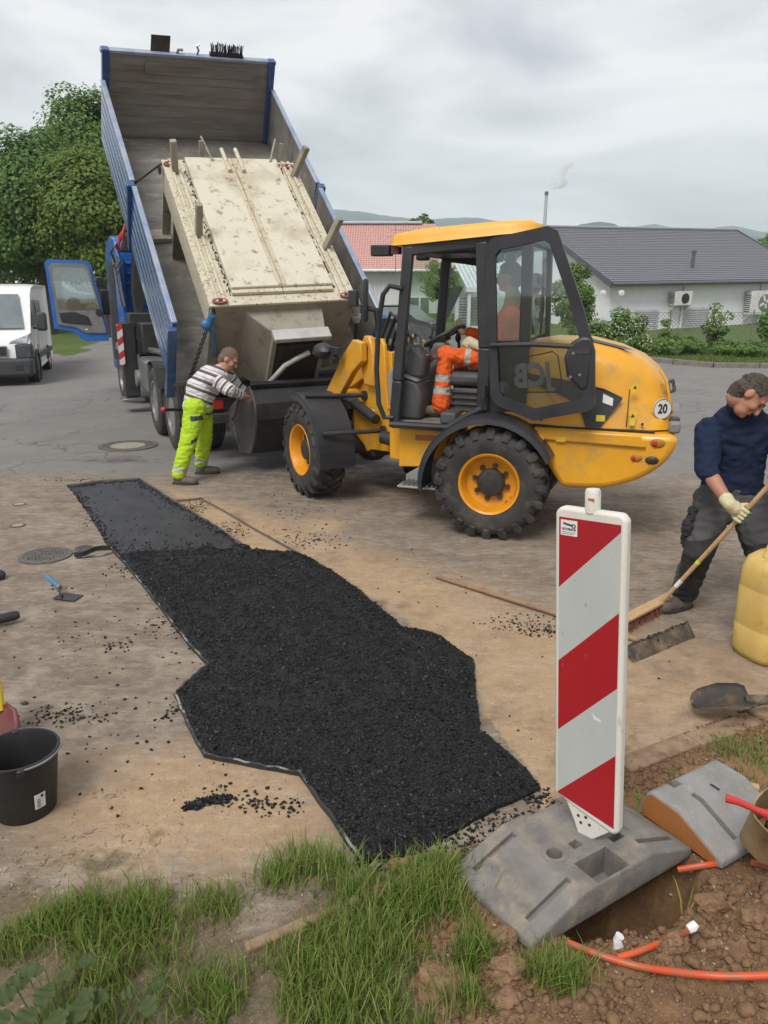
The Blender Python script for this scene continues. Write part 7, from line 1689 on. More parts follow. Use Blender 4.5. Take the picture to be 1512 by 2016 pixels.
# orange conduits
M_COND = mat('orange_conduit', (.62, .085, .022), .42, col2=(.52, .07, .02), scale=6, dirt=(.24, .13, .065), dscale=16, dlo=.48, dhi=.66)
def gz(p): return float(ground_h(np.array([[p.x, p.y]]))[0])
def lay(pxs, r, dz): 
    out = []
    for i, (x, y, d) in enumerate(pxs):
        p = G(x, y, 0); z = max(gz(p), -.02)
        p = G(x, y, z + d); p2 = p; out.append((p.x, p.y, p.z))
    return out
def smooth_path(pts, n=8):
    pts = [Vector(p) for p in pts]; o = []
    for i in range(len(pts) - 1):
        p0, p1_, p2_, p3_ = pts[max(i - 1, 0)], pts[i], pts[i + 1], pts[min(i + 2, len(pts) - 1)]
        for k in range(n):
            t = k / n; o.append(.5 * ((2 * p1_) + (p2_ - p0) * t + (2 * p0 - 5 * p1_ + 4 * p2_ - p3_) * t * t + (3 * p1_ - p0 - 3 * p2_ + p3_) * t ** 3))
    return o + [pts[-1]]
cp = smooth_path(lay([(1118, 1856, .02), (1180, 1880, .03), (1260, 1903, .03), (1370, 1918, .03), (1450, 1922, .03), (1560, 1918, .03)], .01, 0))
t = thing('conduit', 'long orange conduit curving over the soil in the foreground', 'conduit', cp[0]); obj('pipe', B().tube([p - cp[0] for p in cp], .0115, 12), M_COND, t)
M_TAPE = mat('white_tape', (.75, .75, .73), .5, bump=.6, bscale=60)
cp = smooth_path(lay([(1215, 1886, .015), (1260, 1872, .02), (1310, 1852, .03), (1362, 1830, .05)], .01, 0)); t = thing('conduit', 'short orange conduit with taped end beside the hole', 'conduit', cp[0]); obj('pipe', B().tube([p - cp[0] for p in cp], .0105, 12), M_COND, t)
e = cp[-1] - cp[0]; obj('tape_wrap', B().tube([e - Vector((.012, 0, 0)), e + Vector((.004, .004, .006)), e + Vector((.016, .008, .016))], [.013, .016, .012], 9), M_TAPE, t)
q = G(1216, 1868, .03); t = thing('conduit', 'upright conduit stub wrapped in white tape', 'conduit', q); obj('tape_wrap', B().tube([(0, 0, -.02), (.002, 0, .01), (-.003, .003, .035), (.004, .002, .05)], [.014, .017, .013, .015], 9), M_TAPE, t); obj('stub', B().tube([(-.01, -.01, -.06), (0, 0, -.015)], .0115, 10), M_COND, t)
cp = smooth_path(lay([(1335, 1712, .02), (1385, 1704, .02), (1415, 1700, .02)], .01, 0)); t = thing('conduit', 'piece of orange conduit showing between the two bases', 'conduit', cp[0]); obj('pipe', B().tube([p - cp[0] for p in cp], .0115, 10), M_COND, t)
cp = smooth_path(lay([(1478, 1698, .02), (1512, 1706, .02), (1560, 1712, .02)], .01, 0)); t = thing('conduit', 'piece of orange conduit right of the second base', 'conduit', cp[0]); obj('pipe', B().tube([p - cp[0] for p in cp], .0115, 10), M_COND, t)

# asphalt rake lying with its long stick
M_OLDW = mat('weathered_stick', (.3, .19, .115), .75, col2=(.22, .135, .08), scale=4, stretch=(1, 1, 1), dirt=(.14, .09, .06), dscale=12)
a, c_ = G(860, 1135, .015), G(1262, 1262, .02); t = thing('asphalt_rake', 'asphalt rake with weathered stick and tarry blade behind the beacon', 'rake', a)
obj('stick', B().tube([Vector((0, 0, 0)), (c_ - a) * .5 + Vector((0, 0, .004)), c_ - a], [.016, .0165, .017], 10), M_OLDW, t)
r0, r1 = G(1238, 1302, .0), G(1360, 1252, .0); dv = (r1 - r0).normalized(); sv = Vector((-dv.y, dv.x, 0)); pr = [(-.035, .0), (-.03, .012), (.0, .05), (.03, .085), (.036, .08), (.006, .045), (-.02, .004)]
M_TARB = mat('tarry_blade', (.1, .075, .05), .7, col2=(.04, .032, .026), scale=12, dirt=(.24, .17, .1), dscale=10, dlo=.5, dhi=.7, bump=.5, bscale=60)
obj('blade', B().loft([[p + sv * q[0] + Vector((0, 0, q[1])) - a for q in pr] for p in (r0, r1)]), M_TARB, t, bevel=.003)
b = B()
for k in range(90):
    u = random.random(); p = r0.lerp(r1, u) + sv * .03 + Vector((0, 0, .082)) - a; b.ell(p + Vector((random.uniform(-.006, .006), random.uniform(-.006, .006), random.uniform(-.004, .006))), random.uniform(.004, .01), n=6)
o = obj('tar_crumbs', b, M_TAR, t); o['kind'] = 'stuff'
obj('bracket', B().tube([c_ - a, r0.lerp(r1, .25) + Vector((0, 0, .05)) - a], .009, 8).tube([c_ - a, r0.lerp(r1, .45) + Vector((0, 0, .06)) - a], .009, 8), M_DARK, t)

# shovel at the right
s0_ = G(1364, 1392, .06); t = thing('shovel', 'dark rounded shovel lying at the right edge over the kerb', 'shovel', s0_)
tip, hl = G(1364, 1392, .05), G(1480, 1378, .1); dv = (hl - tip).normalized(); sv = dv.cross(Vector((0, 0, 1))).normalized(); uv = sv.cross(dv); ln = (hl - tip).length; rings = []
prof_ = [(0, .03), (.08, .075), (.2, .1), (.55, .118), (.9, .115), (1.0, .09)]
vs = []; fs2 = []; nn_ = 9
for i, (u, w_) in enumerate(prof_):
    for k in range(nn_):
        v = -1 + 2 * k / (nn_ - 1); vs.append(tip + dv * u * ln + sv * v * w_ + uv * (.03 * v * v + .02 * math.sin(u * PI)) - s0_)
for i in range(len(prof_) - 1):
    for k in range(nn_ - 1): fs2.append((i * nn_ + k, i * nn_ + k + 1, (i + 1) * nn_ + k + 1, (i + 1) * nn_ + k))
o = obj('blade', B().add(vs, fs2), mat('shovel_steel', (.05, .047, .045), .45, .5, col2=(.09, .075, .06), scale=8, dirt=(.2, .13, .08), dscale=9), t, recalc=False); md = o.modifiers.new('s', 'SOLIDIFY'); md.thickness = .004
obj('socket', B().tube([hl - dv * .03 - s0_, hl + dv * .12 + Vector((.0, -.02, .0)) - s0_], [.03, .021], 12), M_TARB, t); obj('stick', B().tube([hl + dv * .1 + Vector((0, -.018, 0)) - s0_, hl + Vector((1.0, -.5, .1)) - s0_], .018, 10), M_OLDW, t)

# yellow jerrycan
cpos = G(1512, 1290, 0); t = thing('jerrycan', 'big yellowish plastic jerrycan standing by the sweeping man', 'canister', cpos, (0, 0, R(20)))
M_JER = mat('yellowed_plastic', (.62, .44, .14), .4, col2=(.55, .37, .11), scale=4, dirt=(.38, .24, .09), dscale=10, dlo=.56, dhi=.76, spec=.4)
p_ = M_JER.node_tree.nodes['Principled BSDF']; p_.inputs['Subsurface Weight'].default_value = .25; p_.inputs['Subsurface Radius'].default_value = (.05, .03, .01)
rings = []
for (z, r, w_) in ((.0, .13, .11), (.01, .165, .14), (.05, .185, .155), (.2, .19, .16), (.206, .188, .158), (.212, .19, .16), (.43, .19, .16), (.436, .188, .158), (.442, .19, .16), (.54, .185, .155), (.6, .165, .14), (.635, .12, .1), (.645, .05, .05)):
    rings.append([(math.copysign(abs(math.cos(a)) ** .55, math.cos(a)) * r, math.copysign(abs(math.sin(a)) ** .55, math.sin(a)) * w_, z) for a in [k * 2 * PI / 40 for k in range(40)]])
jc = obj('body', B().loft(rings), M_JER, t, smooth=50)
obj('handle', B().tube([(-.12, 0, .62), (-.1, 0, .68), (.0, 0, .69), (.06, 0, .64)], .022, 10), M_JER, t); obj('screw_cap', B().lathe([(.035, .64), (.035, .69), (.005, .692)], (.11, 0, -.01), 'z', 20), M_BLACK, t)

# black bucket
bc = G(52, 1590, 0); t = thing('builders_bucket', 'black plastic bucket with wire bail and white sticker at the left edge', 'bucket', bc)
M_BKT = mat('bucket_plastic', (.012, .012, .013), .5, col2=(.02, .02, .02), scale=8, dirt=(.07, .06, .05), dscale=16, dlo=.6, dhi=.8)
obj('tub', B().lathe([(.115, .0), (.118, .004), (.15, .265), (.158, .268), (.158, .278), (.148, .278), (.143, .262), (.112, .012), (.01, .01), (.01, 0)], n=48), M_BKT, t)
obj('bail', B().tube([(math.cos(a) * .163, math.sin(a) * .163, .272 - .0 * k) for k, a in [(k, R(-62 + 180 * k / 18)) for k in range(19)]], .0045, 8), M_STEEL, t)
for a in (R(-62), R(118)): obj('bail_lug', B().cbox((math.cos(a) * .158, math.sin(a) * .158, .262), (.03, .03, .03), Matrix.Rotation(a, 3, 'Z')), M_BKT, t, bevel=.006)
a0 = R(-48); b = B()
for k in range(4):
    aa, ab = a0 + k * .085, a0 + (k + 1) * .085; b.add([(math.cos(aa) * .129, math.sin(aa) * .129, .06), (math.cos(ab) * .129, math.sin(ab) * .129, .06), (math.cos(ab) * .1372, math.sin(ab) * .1372, .13), (math.cos(aa) * .1372, math.sin(aa) * .1372, .13)], [(0, 1, 2, 3)])
lb = obj('sticker', b, M_WHITE, t, smooth=0); a1 = a0 + .12
for k in range(5): obj('sticker_print', B().cbox((math.cos(a1) * (.1315 + k * .0011), math.sin(a1) * (.1315 + k * .0011), .07 + k * .009), (.0015, .012 + .004 * (k % 2), .004), Matrix.Rotation(a1, 3, 'Z')), M_GREY, lb)
b = B(); a2 = a0 + .23; b.cbox((math.cos(a2) * .1375, math.sin(a2) * .1375, .117), (.002, .011, .011), Matrix.Rotation(a2, 3, 'Z')); obj('sticker_mark', b, M_BLACK, lb)

# dark red shovel with yellow socket behind the bucket
q = G(20, 1440, .02); t = thing('red_scoop', 'dark red scoop shovel with scuffed yellow grip behind the bucket', 'shovel', q)
M_MAR = mat('maroon_paint', (.13, .022, .018), .5, col2=(.1, .02, .018), scale=6, dirt=(.03, .025, .022), dscale=8); M_YP = mat('scuffed_yellow', (.68, .48, .02), .5, col2=(.6, .42, .02), scale=6, dirt=(.12, .09, .03), dscale=18, dlo=.56, dhi=.64)
b = B(); prof_ = [(0, .08), (.02, .1), (.08, .105), (.14, .08), (.17, .03)]; vs = []; fs2 = []
for i, (u, w_) in enumerate(prof_):
    for k in range(9): v = -1 + 2 * k / 8; vs.append((-.02 + v * w_ * 1.0, -.1 + u * .5 + 0.0, .0 + u * .85 + .02 * v * v))
for i in range(4):
    for k in range(8): fs2.append((i * 9 + k, i * 9 + k + 1, (i + 1) * 9 + k + 1, (i + 1) * 9 + k))
o = obj('blade', b.add(vs, fs2), M_MAR, t, recalc=False); md = o.modifiers.new('s', 'SOLIDIFY'); md.thickness = .004
obj('rib', B().bar((-.045, -.1, .0), (-.05, -.03, .16), .02, .012), M_RED, t)
obj('grip', B().tube([(-.03, -.02, .12), (-.055, .02, .22), (-.085, .06, .3)], [.03, .034, .026], 12), M_YP, t); obj('stick', B().tube([(-.085, .06, .3), (-.4, .3, .8)], .018, 10), M_MAR, t)
# handle end of a barrow at the left edge
a, c_ = G(38, 1210, .05), G(-60, 1232, .05); t = tag(obj('barrow_grip', B().tube([a, a.lerp(c_, .08), c_, c_ + Vector((-.6, -.1, .02))], [.022, .031, .031, .03], 14), M_BLACK), 'black rubber handle end poking in at the left edge', 'handle')
q = G(-4, 1140, .0); tag(obj('black_bag', B().ell((q.x, q.y, .03), (.06, .05, .045), n=12), M_BLACK), 'black bag corner at the left picture edge', 'bag')

# trowel
tp = [G(*p, .004) for p in ((103, 1179), (122, 1167), (165, 1172), (146, 1184))]; t = thing('trowel', 'small trowel with blue handle lying left of the patch', 'trowel', tp[0]); o0 = tp[0]
obj('blade', B().add([p - o0 for p in tp] + [p - o0 + Vector((0, 0, .003)) for p in tp], [(0, 1, 2, 3), (7, 6, 5, 4), (0, 4, 5, 1), (1, 5, 6, 2), (2, 6, 7, 3), (3, 7, 4, 0)]), M_DARK, t, smooth=0)
nk_ = G(123, 1172, .01); h0, h1 = G(117, 1156, .07), G(90, 1133, .1)
obj('neck', B().tube([nk_ - o0, G(118, 1172, .03) - o0, h0 - o0], .006, 8), M_DARK, t); obj('handle', B().tube([h0 - o0, h0.lerp(h1, .15) - o0, h0.lerp(h1, .85) - o0, h1 - o0], [.011, .016, .017, .012], 12), mat('sky_blue_handle', (.05, .2, .36), .45), t); obj('ferrule', B().cyl(h0 - o0 - (h1 - h0) * .05, h0 - o0 + (h1 - h0) * .08, .0165, 12), M_STEEL, t)

# sealing tape along the edge of the patch and the loose strap
edge = [Vector((*PATCH[i], 0)) for i in range(3, 18)]
path = [a.lerp(b_, k / 6) for a, b_ in zip(edge[:-1], edge[1:]) for k in range(6)] + [edge[-1]]; b = B(); n = len(path); rings = []
for i, p in enumerate(path):
    tv2 = (path[min(i + 1, n - 1)] - path[max(i - 1, 0)]).normalized(); sd = Vector((-tv2.y, tv2.x, 0)); wob = .002 * math.sin(i * 1.3); z = gz(p)
    c_ = p + sd * wob; rings.append([c_ + sd * -.005 + Vector((0, 0, z - .02)), c_ + sd * .005 + Vector((0, 0, z - .02)), c_ + sd * .006 + Vector((0, 0, z + .02 + .004 * math.sin(i * 2.2))), c_ + sd * -.006 + Vector((0, 0, z + .02 + .004 * math.sin(i * 2.2)))])
t = thing('joint_tape', 'black joint sealing tape standing along the left edge of the patch', 'sealing tape'); obj('tape', B().loft(rings), M_BLACK, t)
pale = mat('tape_liner', (.24, .23, .21), .6, col2=(.03, .03, .03), scale=7, lo=.42, hi=.5)
tops = [[r[3] + Vector((0, 0, .0005)), r[2] + Vector((0, 0, .0005)), r[2] + Vector((0, 0, .0022)), r[3] + Vector((0, 0, .0022))] for r in rings]
obj('liner_edge', B().loft(tops), pale, t)
sp = smooth_path([G(218, 1078, .02), G(190, 1080, .03), G(165, 1090, .025), G(146, 1092, .02)], 6); b = B(); rings = [[p + Vector((0, -.003, -.02)), p + Vector((0, .003, -.02)), p + Vector((0, .003, .02)), p + Vector((0, -.003, .02))] for p in sp]
t = thing('tape_end', 'loose black tape end curling off beside the manhole', 'sealing tape', sp[0]); obj('tape', B().loft([[q - sp[0] for q in r] for r in rings]), M_BLACK, t)
sp2 = smooth_path([G(222, 1088, .01), G(195, 1094, .008), G(150, 1098, .006)], 4); obj('liner', B().loft([[p + Vector((0, -.012, 0)) - sp[0], p + Vector((0, .012, 0)) - sp[0], p + Vector((0, .012, .003)) - sp[0], p + Vector((0, -.012, .003)) - sp[0]] for p in sp2]), pale, t)

# manhole covers
M_CAST = mat('cast_iron', (.11, .1, .09), .7, .3, col2=(.16, .14, .12), scale=20, dirt=(.25, .2, .15), dscale=12, bump=.2); M_CONC = mat('cover_concrete', (.34, .29, .23), .9, col2=(.27, .23, .18), scale=14, bump=.3, bscale=150)
def manhole(px, py, r, label, conc):
    q = G(px, py, 0); z = gz(q) + .006; t = thing('manhole_cover', label, 'manhole cover', (q.x, q.y, z))
    obj('frame', B().lathe([(r * .82, -.01), (r, -.01), (r, .006), (r * .82, .006)], n=40, closed=True), M_CAST, t)
    obj('cover', B().lathe([(r * .8, -.01), (r * .8, .004), (r * (.58 if conc else .01), .004), (r * (.58 if conc else .01), -.01)], n=40, closed=conc), M_CAST, t)
    if conc:
        obj('infill', B().lathe([(r * .575, -.008), (r * .575, .0035), (.01, .0035), (.01, -.008)], n=36), M_CONC, t)
        for k in range(28): a = k * 2 * PI / 28; obj('stud', B().cbox((math.cos(a) * r * .7, math.sin(a) * r * .7, .006), (r * .06, r * .04, .005), Matrix.Rotation(a, 3, 'Z')), M_CAST, t)
    else:
        n = 5
        for i in range(-n, n + 1):
            for j in range(-n, n + 1):
                x, y = i * r * .14 + (j % 2) * r * .07, j * r * .14
                if math.hypot(x, y) < r * .72: obj('stud', B().cbox((x, y, .006), (r * .09, r * .05, .005), Matrix.Rotation(R(45 if (i + j) % 2 else -45), 3, 'Z')), M_CAST, t)
manhole(252, 878, .40, 'large round manhole cover with pale centre behind the worker', True)
manhole(90, 1095, .205, 'round studded manhole cover left of the patch', False)
manhole(166, 1081, .075, 'small round cover beside the loose tape end', False)
for (x, y, lb2) in ((35, 1036, 'small oval valve cap on the road, nearer of two'), (38, 993, 'small oval valve cap on the road, farther of two')):
    q = G(x, y, 0); t = thing('valve_cap', lb2, 'valve cap', (q.x, q.y, gz(q) + .004)); obj('rim', B().lathe([(.05, -.005), (.062, -.005), (.062, .005), (.05, .005)], n=24, closed=True), M_CAST, t); obj('lid', B().lathe([(.048, -.004), (.048, .004), (.005, .004)], n=20), M_CONC, t)

# lumps of clay and stones at the hole
M_CLAY = mat('clay_lump', (.26, .155, .085), .95, col2=(.16, .09, .048), scale=22, dirt=(.1, .06, .035), dscale=30, bump=1.0, bscale=90)
def lump(name, label, px, py, r, seed, m=M_CLAY, cat='stone', grp=None):
    q = G(px, py, .02); q.z = gz(q); bm = bmesh.new(); bmesh.ops.create_icosphere(bm, subdivisions=4, radius=1)
    for v in bm.verts:
        d = 1 + .38 * noise.noise(v.co * 1.5 + Vector((seed * 3.1, 0, 0))) + .22 * noise.noise(v.co * 3.4 + Vector((0, seed, 0))) + .1 * noise.noise(v.co * 9 + Vector((0, seed, 5))); v.co = Vector((v.co.x * r[0], v.co.y * r[1], v.co.z * r[2])) * d
    me = bpy.data.meshes.new(name); bm.to_mesh(me); bm.free(); me.materials.append(m); me.polygons.foreach_set('use_smooth', [True] * len(me.polygons)); me.set_sharp_from_angle(angle=R(28))
    o = me_obj(name, me, None); o.location = q + Vector((0, 0, r[2] * .4)); tag(o, label, cat, grp)
g_ = 'clay lumps by the base'
lump('clay_lump', 'tan angular clay lump touching the grey base', 990, 1855, (.05, .04, .035), 1, grp=g_); lump('clay_lump', 'tan clay lump nearest the camera left of the grass tuft', 1005, 1925, (.06, .05, .04), 2, grp=g_); lump('clay_lump', 'dusty clay lump in the grass at bottom centre', 870, 1935, (.09, .07, .04), 3, grp=g_)
lump('clay_lump', 'small brown clay lump at the bottom edge right of centre', 1000, 1995, (.05, .04, .03), 4, grp=g_); lump('clay_lump', 'pale stone on the soil right of the conduit', 1400, 1895, (.022, .018, .015), 5, grp=g_); lump('clay_lump', 'brown clod beside the taped conduit end', 1330, 1880, (.04, .035, .03), 6, grp=g_)
lump('clay_lump', 'tan broken slab piece at the lower patch corner', 795, 1700, (.05, .03, .03), 7, grp=g_); lump('clay_lump', 'dark brown clod on the soil heap', 1390, 1830, (.05, .04, .035), 8, M_CLOD, grp=g_)
lump('clay_lump', 'dark brown clod near the right edge of the heap', 1480, 1870, (.045, .04, .03), 9, M_CLOD, grp=g_)
lump('dark_clod', 'single dark clod on the dust above the bucket', 48, 1380, (.018, .012, .01), 10, M_TAR, 'clod')
# wood chips and straw bits
Q = []
for (px, py, rx, ry, n) in ((215, 1565, .1, .05, 40), (100, 1690, .4, .15, 130), (250, 1640, .3, .12, 60), (320, 1760, .5, .1, 140), (30, 1720, .25, .15, 100), (530, 1760, .25, .08, 70), (640, 1780, .3, .1, 70), (450, 1850, .6, .12, 120), (60, 1860, .3, .12, 60)):
    c = G(px, py); Q.append(scatter(c.x, c.y, rx, ry, n, .7))
Q = np.concatenate(Q); h = ground_h(Q); b = B()
for (x, y), z in zip(Q, h):
    l_, a = .004 + .03 * random.random() ** 3, random.uniform(0, PI); b.cbox((x, y, z + .003), (l_, .0012 + .008 * random.random() ** 3, .002), Matrix.Rotation(a, 3, 'Z') @ Matrix.Rotation(random.uniform(-.4, .4), 3, 'Y'))
o = obj('wood_chips', b, mat('pale_chips', (.34, .26, .16), .9, col2=(.15, .105, .065), scale=50, lo=.4, hi=.6), smooth=0, recalc=False); o['kind'] = 'stuff'; tag(o, 'pale wood chips and straw bits on the bare ground', 'wood chips')

# ================================================================== VEHICLES BEHIND
M_VAN = mat('white_van_paint', (.74, .75, .74), .3, col2=(.7, .71, .7), scale=2, coat=.4); M_VBLK = mat('van_bumper', (.035, .038, .042), .6, col2=(.05, .052, .056)); M_VGL = mat('van_glass', (.14, .17, .18), .06, col2=(.2, .23, .24), scale=1.5); M_HL = mat('headlight_lens', (.5, .52, .53), .15, col2=(.25, .26, .27), scale=12)
VM = Matrix.Translation((-9.2, 18.3, 0)) @ Matrix.Rotation(R(-72.5), 4, 'Z')
vn = thing('white_van', 'white panel van parked at the left edge facing the camera', 'van', M=VM)
# x forward from the front axle, y left
def vsec(y, ins): return [(.93 - ins, y, .25), (.95 - ins, y, .7), (.91 - ins, y, .92), (.78 - ins * .6, y, 1.06), (.42, y, 1.2), (-.18, y, 1.98 - ins * .3), (-.5, y, 2.16 - ins), (-1.2, y, 2.24 - ins), (-3.9 + ins, y, 2.24 - ins), (-3.98 + ins, y, 1.2), (-3.95 + ins, y, .3)]
obj('body', B().loft([vsec(-.93, .1), vsec(-1.0, .02), vsec(-.8, 0), vsec(.8, 0), vsec(1.0, .02), vsec(.93, .1)]), M_VAN, vn, bevel=.03, smooth=40)
obj('windscreen', B().add([(.41, -.84, 1.235), (.41, .84, 1.235), (-.16, .74, 1.985), (-.16, -.74, 1.985)], [(0, 1, 2, 3)]), M_VGL, vn, smooth=0).location = (.022, 0, .02)
obj('bumper', B().box(.55, 1.04, -1.0, 1.0, .2, .62), M_VBLK, vn, bevel=.08, seg=3)
for s in (1, -1):
    obj('bumper_corner', B().prism([(.5, .6), (.98, .6), (.94, .92), (.75, .95), (.45, .7)], 'xz', min(s * .66, s * 1.015), max(s * .66, s * 1.015)), M_VBLK, vn, bevel=.04)
    obj('headlight', B().add([(.985, s * .55, .93), (.985, s * .62, 1.0), (.80, s * .96, 1.13), (.62, s * 1.02, 1.17), (.66, s * 1.02, 1.03), (.92, s * .92, .94)], [tuple(range(6))]), M_HL, vn, smooth=0)
    obj('fog_lamp', B().box(1.035, 1.05, s * .72 - .08, s * .72 + .08, .36, .48), M_BLACK, vn)
    mr_ = obj('mirror', B().box(.1, .28, min(s * 1.1, s * 1.32), max(s * 1.1, s * 1.32), 1.18, 1.6), M_VBLK, vn, bevel=.05); obj('mirror_arm', B().cyl((.15, s * 1.0, 1.25), (.15, s * 1.12, 1.25), .03, 8), M_VBLK, mr_)
    obj('side_window', B().add([(.22, s * 1.012, 1.3), (-.6, s * 1.012, 1.25), (-.6, s * .985, 1.88), (-.28, s * .985, 1.88)], [(0, 1, 2, 3)]), M_VGL, vn, smooth=0)
    obj('rear_side_window', B().add([(-.85, s * 1.012, 1.28), (-1.9, s * 1.012, 1.28), (-1.9, s * .99, 1.85), (-.85, s * .99, 1.85)], [(0, 1, 2, 3)]), M_VGL, vn, smooth=0)
    obj('side_moulding', B().box(-3.6, -.45, s * 1.005 - .012, s * 1.005 + .012, .5, .62), M_VBLK, vn, bevel=.008)
    for x in (0, -3.1):
        wh = obj('wheel', B().lathe([(.21, -.08), (.21, .09), (.19, .1), (.17, .06), (.06, .05), (.05, .08), (.01, .08), (.01, -.08)], (x, 0, .33), 'y', 28), M_STEEL, vn)
        wh.location = (0, s * .87, 0); wh.scale = (1, s, 1)
        obj('tyre', B().lathe([(.2, -.1), (.3, -.11), (.335, -.08), (.335, .08), (.3, .11), (.2, .1)], (x, 0, .33), 'y', 32, closed=True), M_RUBBER, wh)
    obj('wheel_arch', B().lathe([(.36, -.02), (.42, -.02), (.42, .03), (.36, .03)], (0, s * 1.0, .33), 'y', 28, closed=True), M_VBLK, vn)
gr_ = obj('grille', B().box(.96, 1.0, -.52, .52, .66, .9), M_CHROME, vn, bevel=.02); obj('grille_mesh', B().box(1.0005, 1.012, -.49, .49, .68, .88), M_BLACK, gr_)
pl = obj('number_plate', B().box(1.042, 1.052, -.27, .27, .42, .53), M_WHITE, vn); text('plate_text', 'HX WG 148', .1, frame((1.0525, 0, .475), (0, 1, 0), (0, 0, 1)), M_BLACK, pl)
obj('wiper', B().bar((.44, -.6, 1.23), (.36, .1, 1.36), .02, .02), M_BLACK, vn); obj('door_logo', B().box(-.4, -.18, 1.013, 1.017, .68, .86), M_RED, vn)
obj('door_seam', B().box(-.72, -.71, 1.0, 1.006, .4, 1.95), M_VBLK, vn)
# dark car by the shed
q = G(775, 640, .0); CM = Matrix.Translation((AT(775, 640, 26).x, 26, GZ(26))) @ Matrix.Rotation(R(-20), 4, 'Z')
cr2 = thing('parked_car', 'dark estate car parked between truck and loader cab', 'car', M=CM); M_CARD = mat('dark_car_paint', (.025, .03, .036), .25, coat=.5)
sec = lambda y, i: [(-1.5, y, .3), (-1.55, y, .75), (-1.3, y, .95), (-.9, y, 1.42 - i), (.5, y, 1.45 - i), (1.0, y, .98), (1.5, y, .85), (1.6, y, .55), (1.55, y, .3)]
obj('body', B().loft([sec(-.75, .12), sec(-.85, .05), sec(.85, .05), sec(.75, .12)]), M_CARD, cr2, bevel=.05)
for s in (1, -1):
    obj('side_window', B().add([(-1.0, s * .86, .98), (-.8, s * .8, 1.32), (.45, s * .8, 1.34), (.8, s * .86, .98)], [(0, 1, 2, 3)]), M_VGL, cr2, smooth=0)
    for x in (-1.0, 1.0): wh = obj('wheel', B().lathe([(.2, -.06), (.2, .08), (.05, .06), (.01, -.06)], (x, s * .8, .32), 'y', 20), M_STEEL, cr2); obj('tyre', B().lathe([(.19, -.1), (.32, -.09), (.32, .09), (.19, .1)], (x, s * .8, .32), 'y', 24, closed=True), M_RUBBER, wh)
# light vehicles, fence and hall beyond the trees at the left
q = AT(95, 562, 40); t = thing('distant_car', 'pale car parked far behind the white van', 'car', (q.x, 40, GZ(40)), (0, 0, R(10))); obj('body', B().loft([[(-2, y, .3), (-2.05, y, .8), (-1.4, y, 1.4), (.6, y, 1.42), (1.2, y, .95), (2.0, y, .8), (2.0, y, .3)] for y in (-.85, .85)]), M_VAN, t, bevel=.08); obj('window_band', B().box(-1.3, .7, -.87, .87, .98, 1.3), M_VGL, t)
for x in (-1.3, 1.3): obj('wheel', B().lathe([(.32, -.9), (.32, .9)], (x, 0, .32), 'y', 18), M_RUBBER, t)
q = AT(40, 552, 46); t = thing('distant_fence', 'grey picket fence far left beyond the van', 'fence', (q.x - 9, 46, GZ(46)))
for k in range(60): obj('picket', B().box(k * .25, k * .25 + .12, 0, .05, 0, 1.5), M_SHUT, t)
q = AT(150, 590, 60); t = thing('distant_hall', 'long pale hall seen under the trees through the truck door', 'building', (q.x - 8, 60, GZ(60))); obj('wall', B().box(0, 14, 0, 6, -.5, 2.0), mat('pale_hall', (.5, .46, .38), .9), t); obj('roof', B().box(-.3, 14.3, -.3, 6.3, 2.001, 2.2), M_SHUT, t)
for k in range(5): obj('gate', B().box(1 + k * 2.6, 2.6 + k * 2.6, -.05, -.004, -.4, 1.6), M_WFRAME, t)
q = AT(120, 600, 38); t = thing('white_post', 'white boundary post seen through the open truck door', 'post', (q.x, 38, GZ(38))); obj('shaft', B().box(-.12, .12, -.12, .12, 0, 1.5), M_WHITE, t); obj('cap', B().box(-.15, .15, -.15, .15, 1.501, 1.56), M_WHITE, t)
# ================================================================== GRASS AND WEEDS IN THE FOREGROUND
M_GRASS = leafmat('grass_blade', (.125, .205, .03), (.185, .275, .05), (.34, .33, .13)); M_DRY = leafmat('dry_grass', (.19, .15, .07), (.25, .2, .1), (.32, .27, .15))
def blades(name, P, h0, h1, m, label, lean=.5, wd=.0022):
    n = len(P); Z = ground_h(P); hh = RNG.uniform(h0, h1, n) * RNG.uniform(.6, 1.15, n); a = RNG.uniform(0, 6.28, n); ln = RNG.uniform(.1, 1, n) * lean; w_ = RNG.uniform(.6, 1.3, n) * wd; pa = a + RNG.uniform(-.6, .6, n) + PI / 2
    d = np.stack([np.cos(a), np.sin(a)], 1); s = np.stack([np.cos(pa), np.sin(pa)], 1); V = []
    for t, wf in ((0, 1), (.4, .9), (.75, .6)):
        bx = P + d * (hh * ln * t ** 1.8)[:, None]; z = Z - .005 + hh * t * (1 - .25 * ln * t)
        for sg_ in (-1, 1): V.append(np.column_stack([bx + s * (sg_ * w_ * wf)[:, None], z]))
    V.append(np.column_stack([P + d * (hh * ln)[:, None], Z + hh * (1 - .42 * ln)]))
    V = np.stack(V, 1).reshape(-1, 3); F = []
    for i in range(n): o = i * 7; F += [(o, o + 1, o + 3, o + 2), (o + 2, o + 3, o + 5, o + 4), (o + 4, o + 5, o + 6)]
    me = mesh_np(name, V, F, m, True); o = bpy.data.objects.new(name, me); COL.objects.link(o); o['kind'] = 'stuff'; tag(o, label, 'grass'); return o
AREA = [tuple(G(*p).xy) for p in [(40, 1830), (110, 1790), (250, 1790), (430, 1815), (520, 1870), (700, 1790), (880, 1715), (905, 1760), (960, 1860), (930, 1960)]] + [(.36, 1.66), (.3, 1.3), (-1.3, 1.3), (-1.35, 2.0)]
Q = np.column_stack([RNG.uniform(-1.5, .6, 60000), RNG.uniform(1.3, 2.6, 60000)]); Q = Q[inside(Q, AREA)]
dn = fbm(Q, 2.6, 101); keep = dn > .46 + RNG.uniform(0, .14, len(Q)); Q = Q[keep]
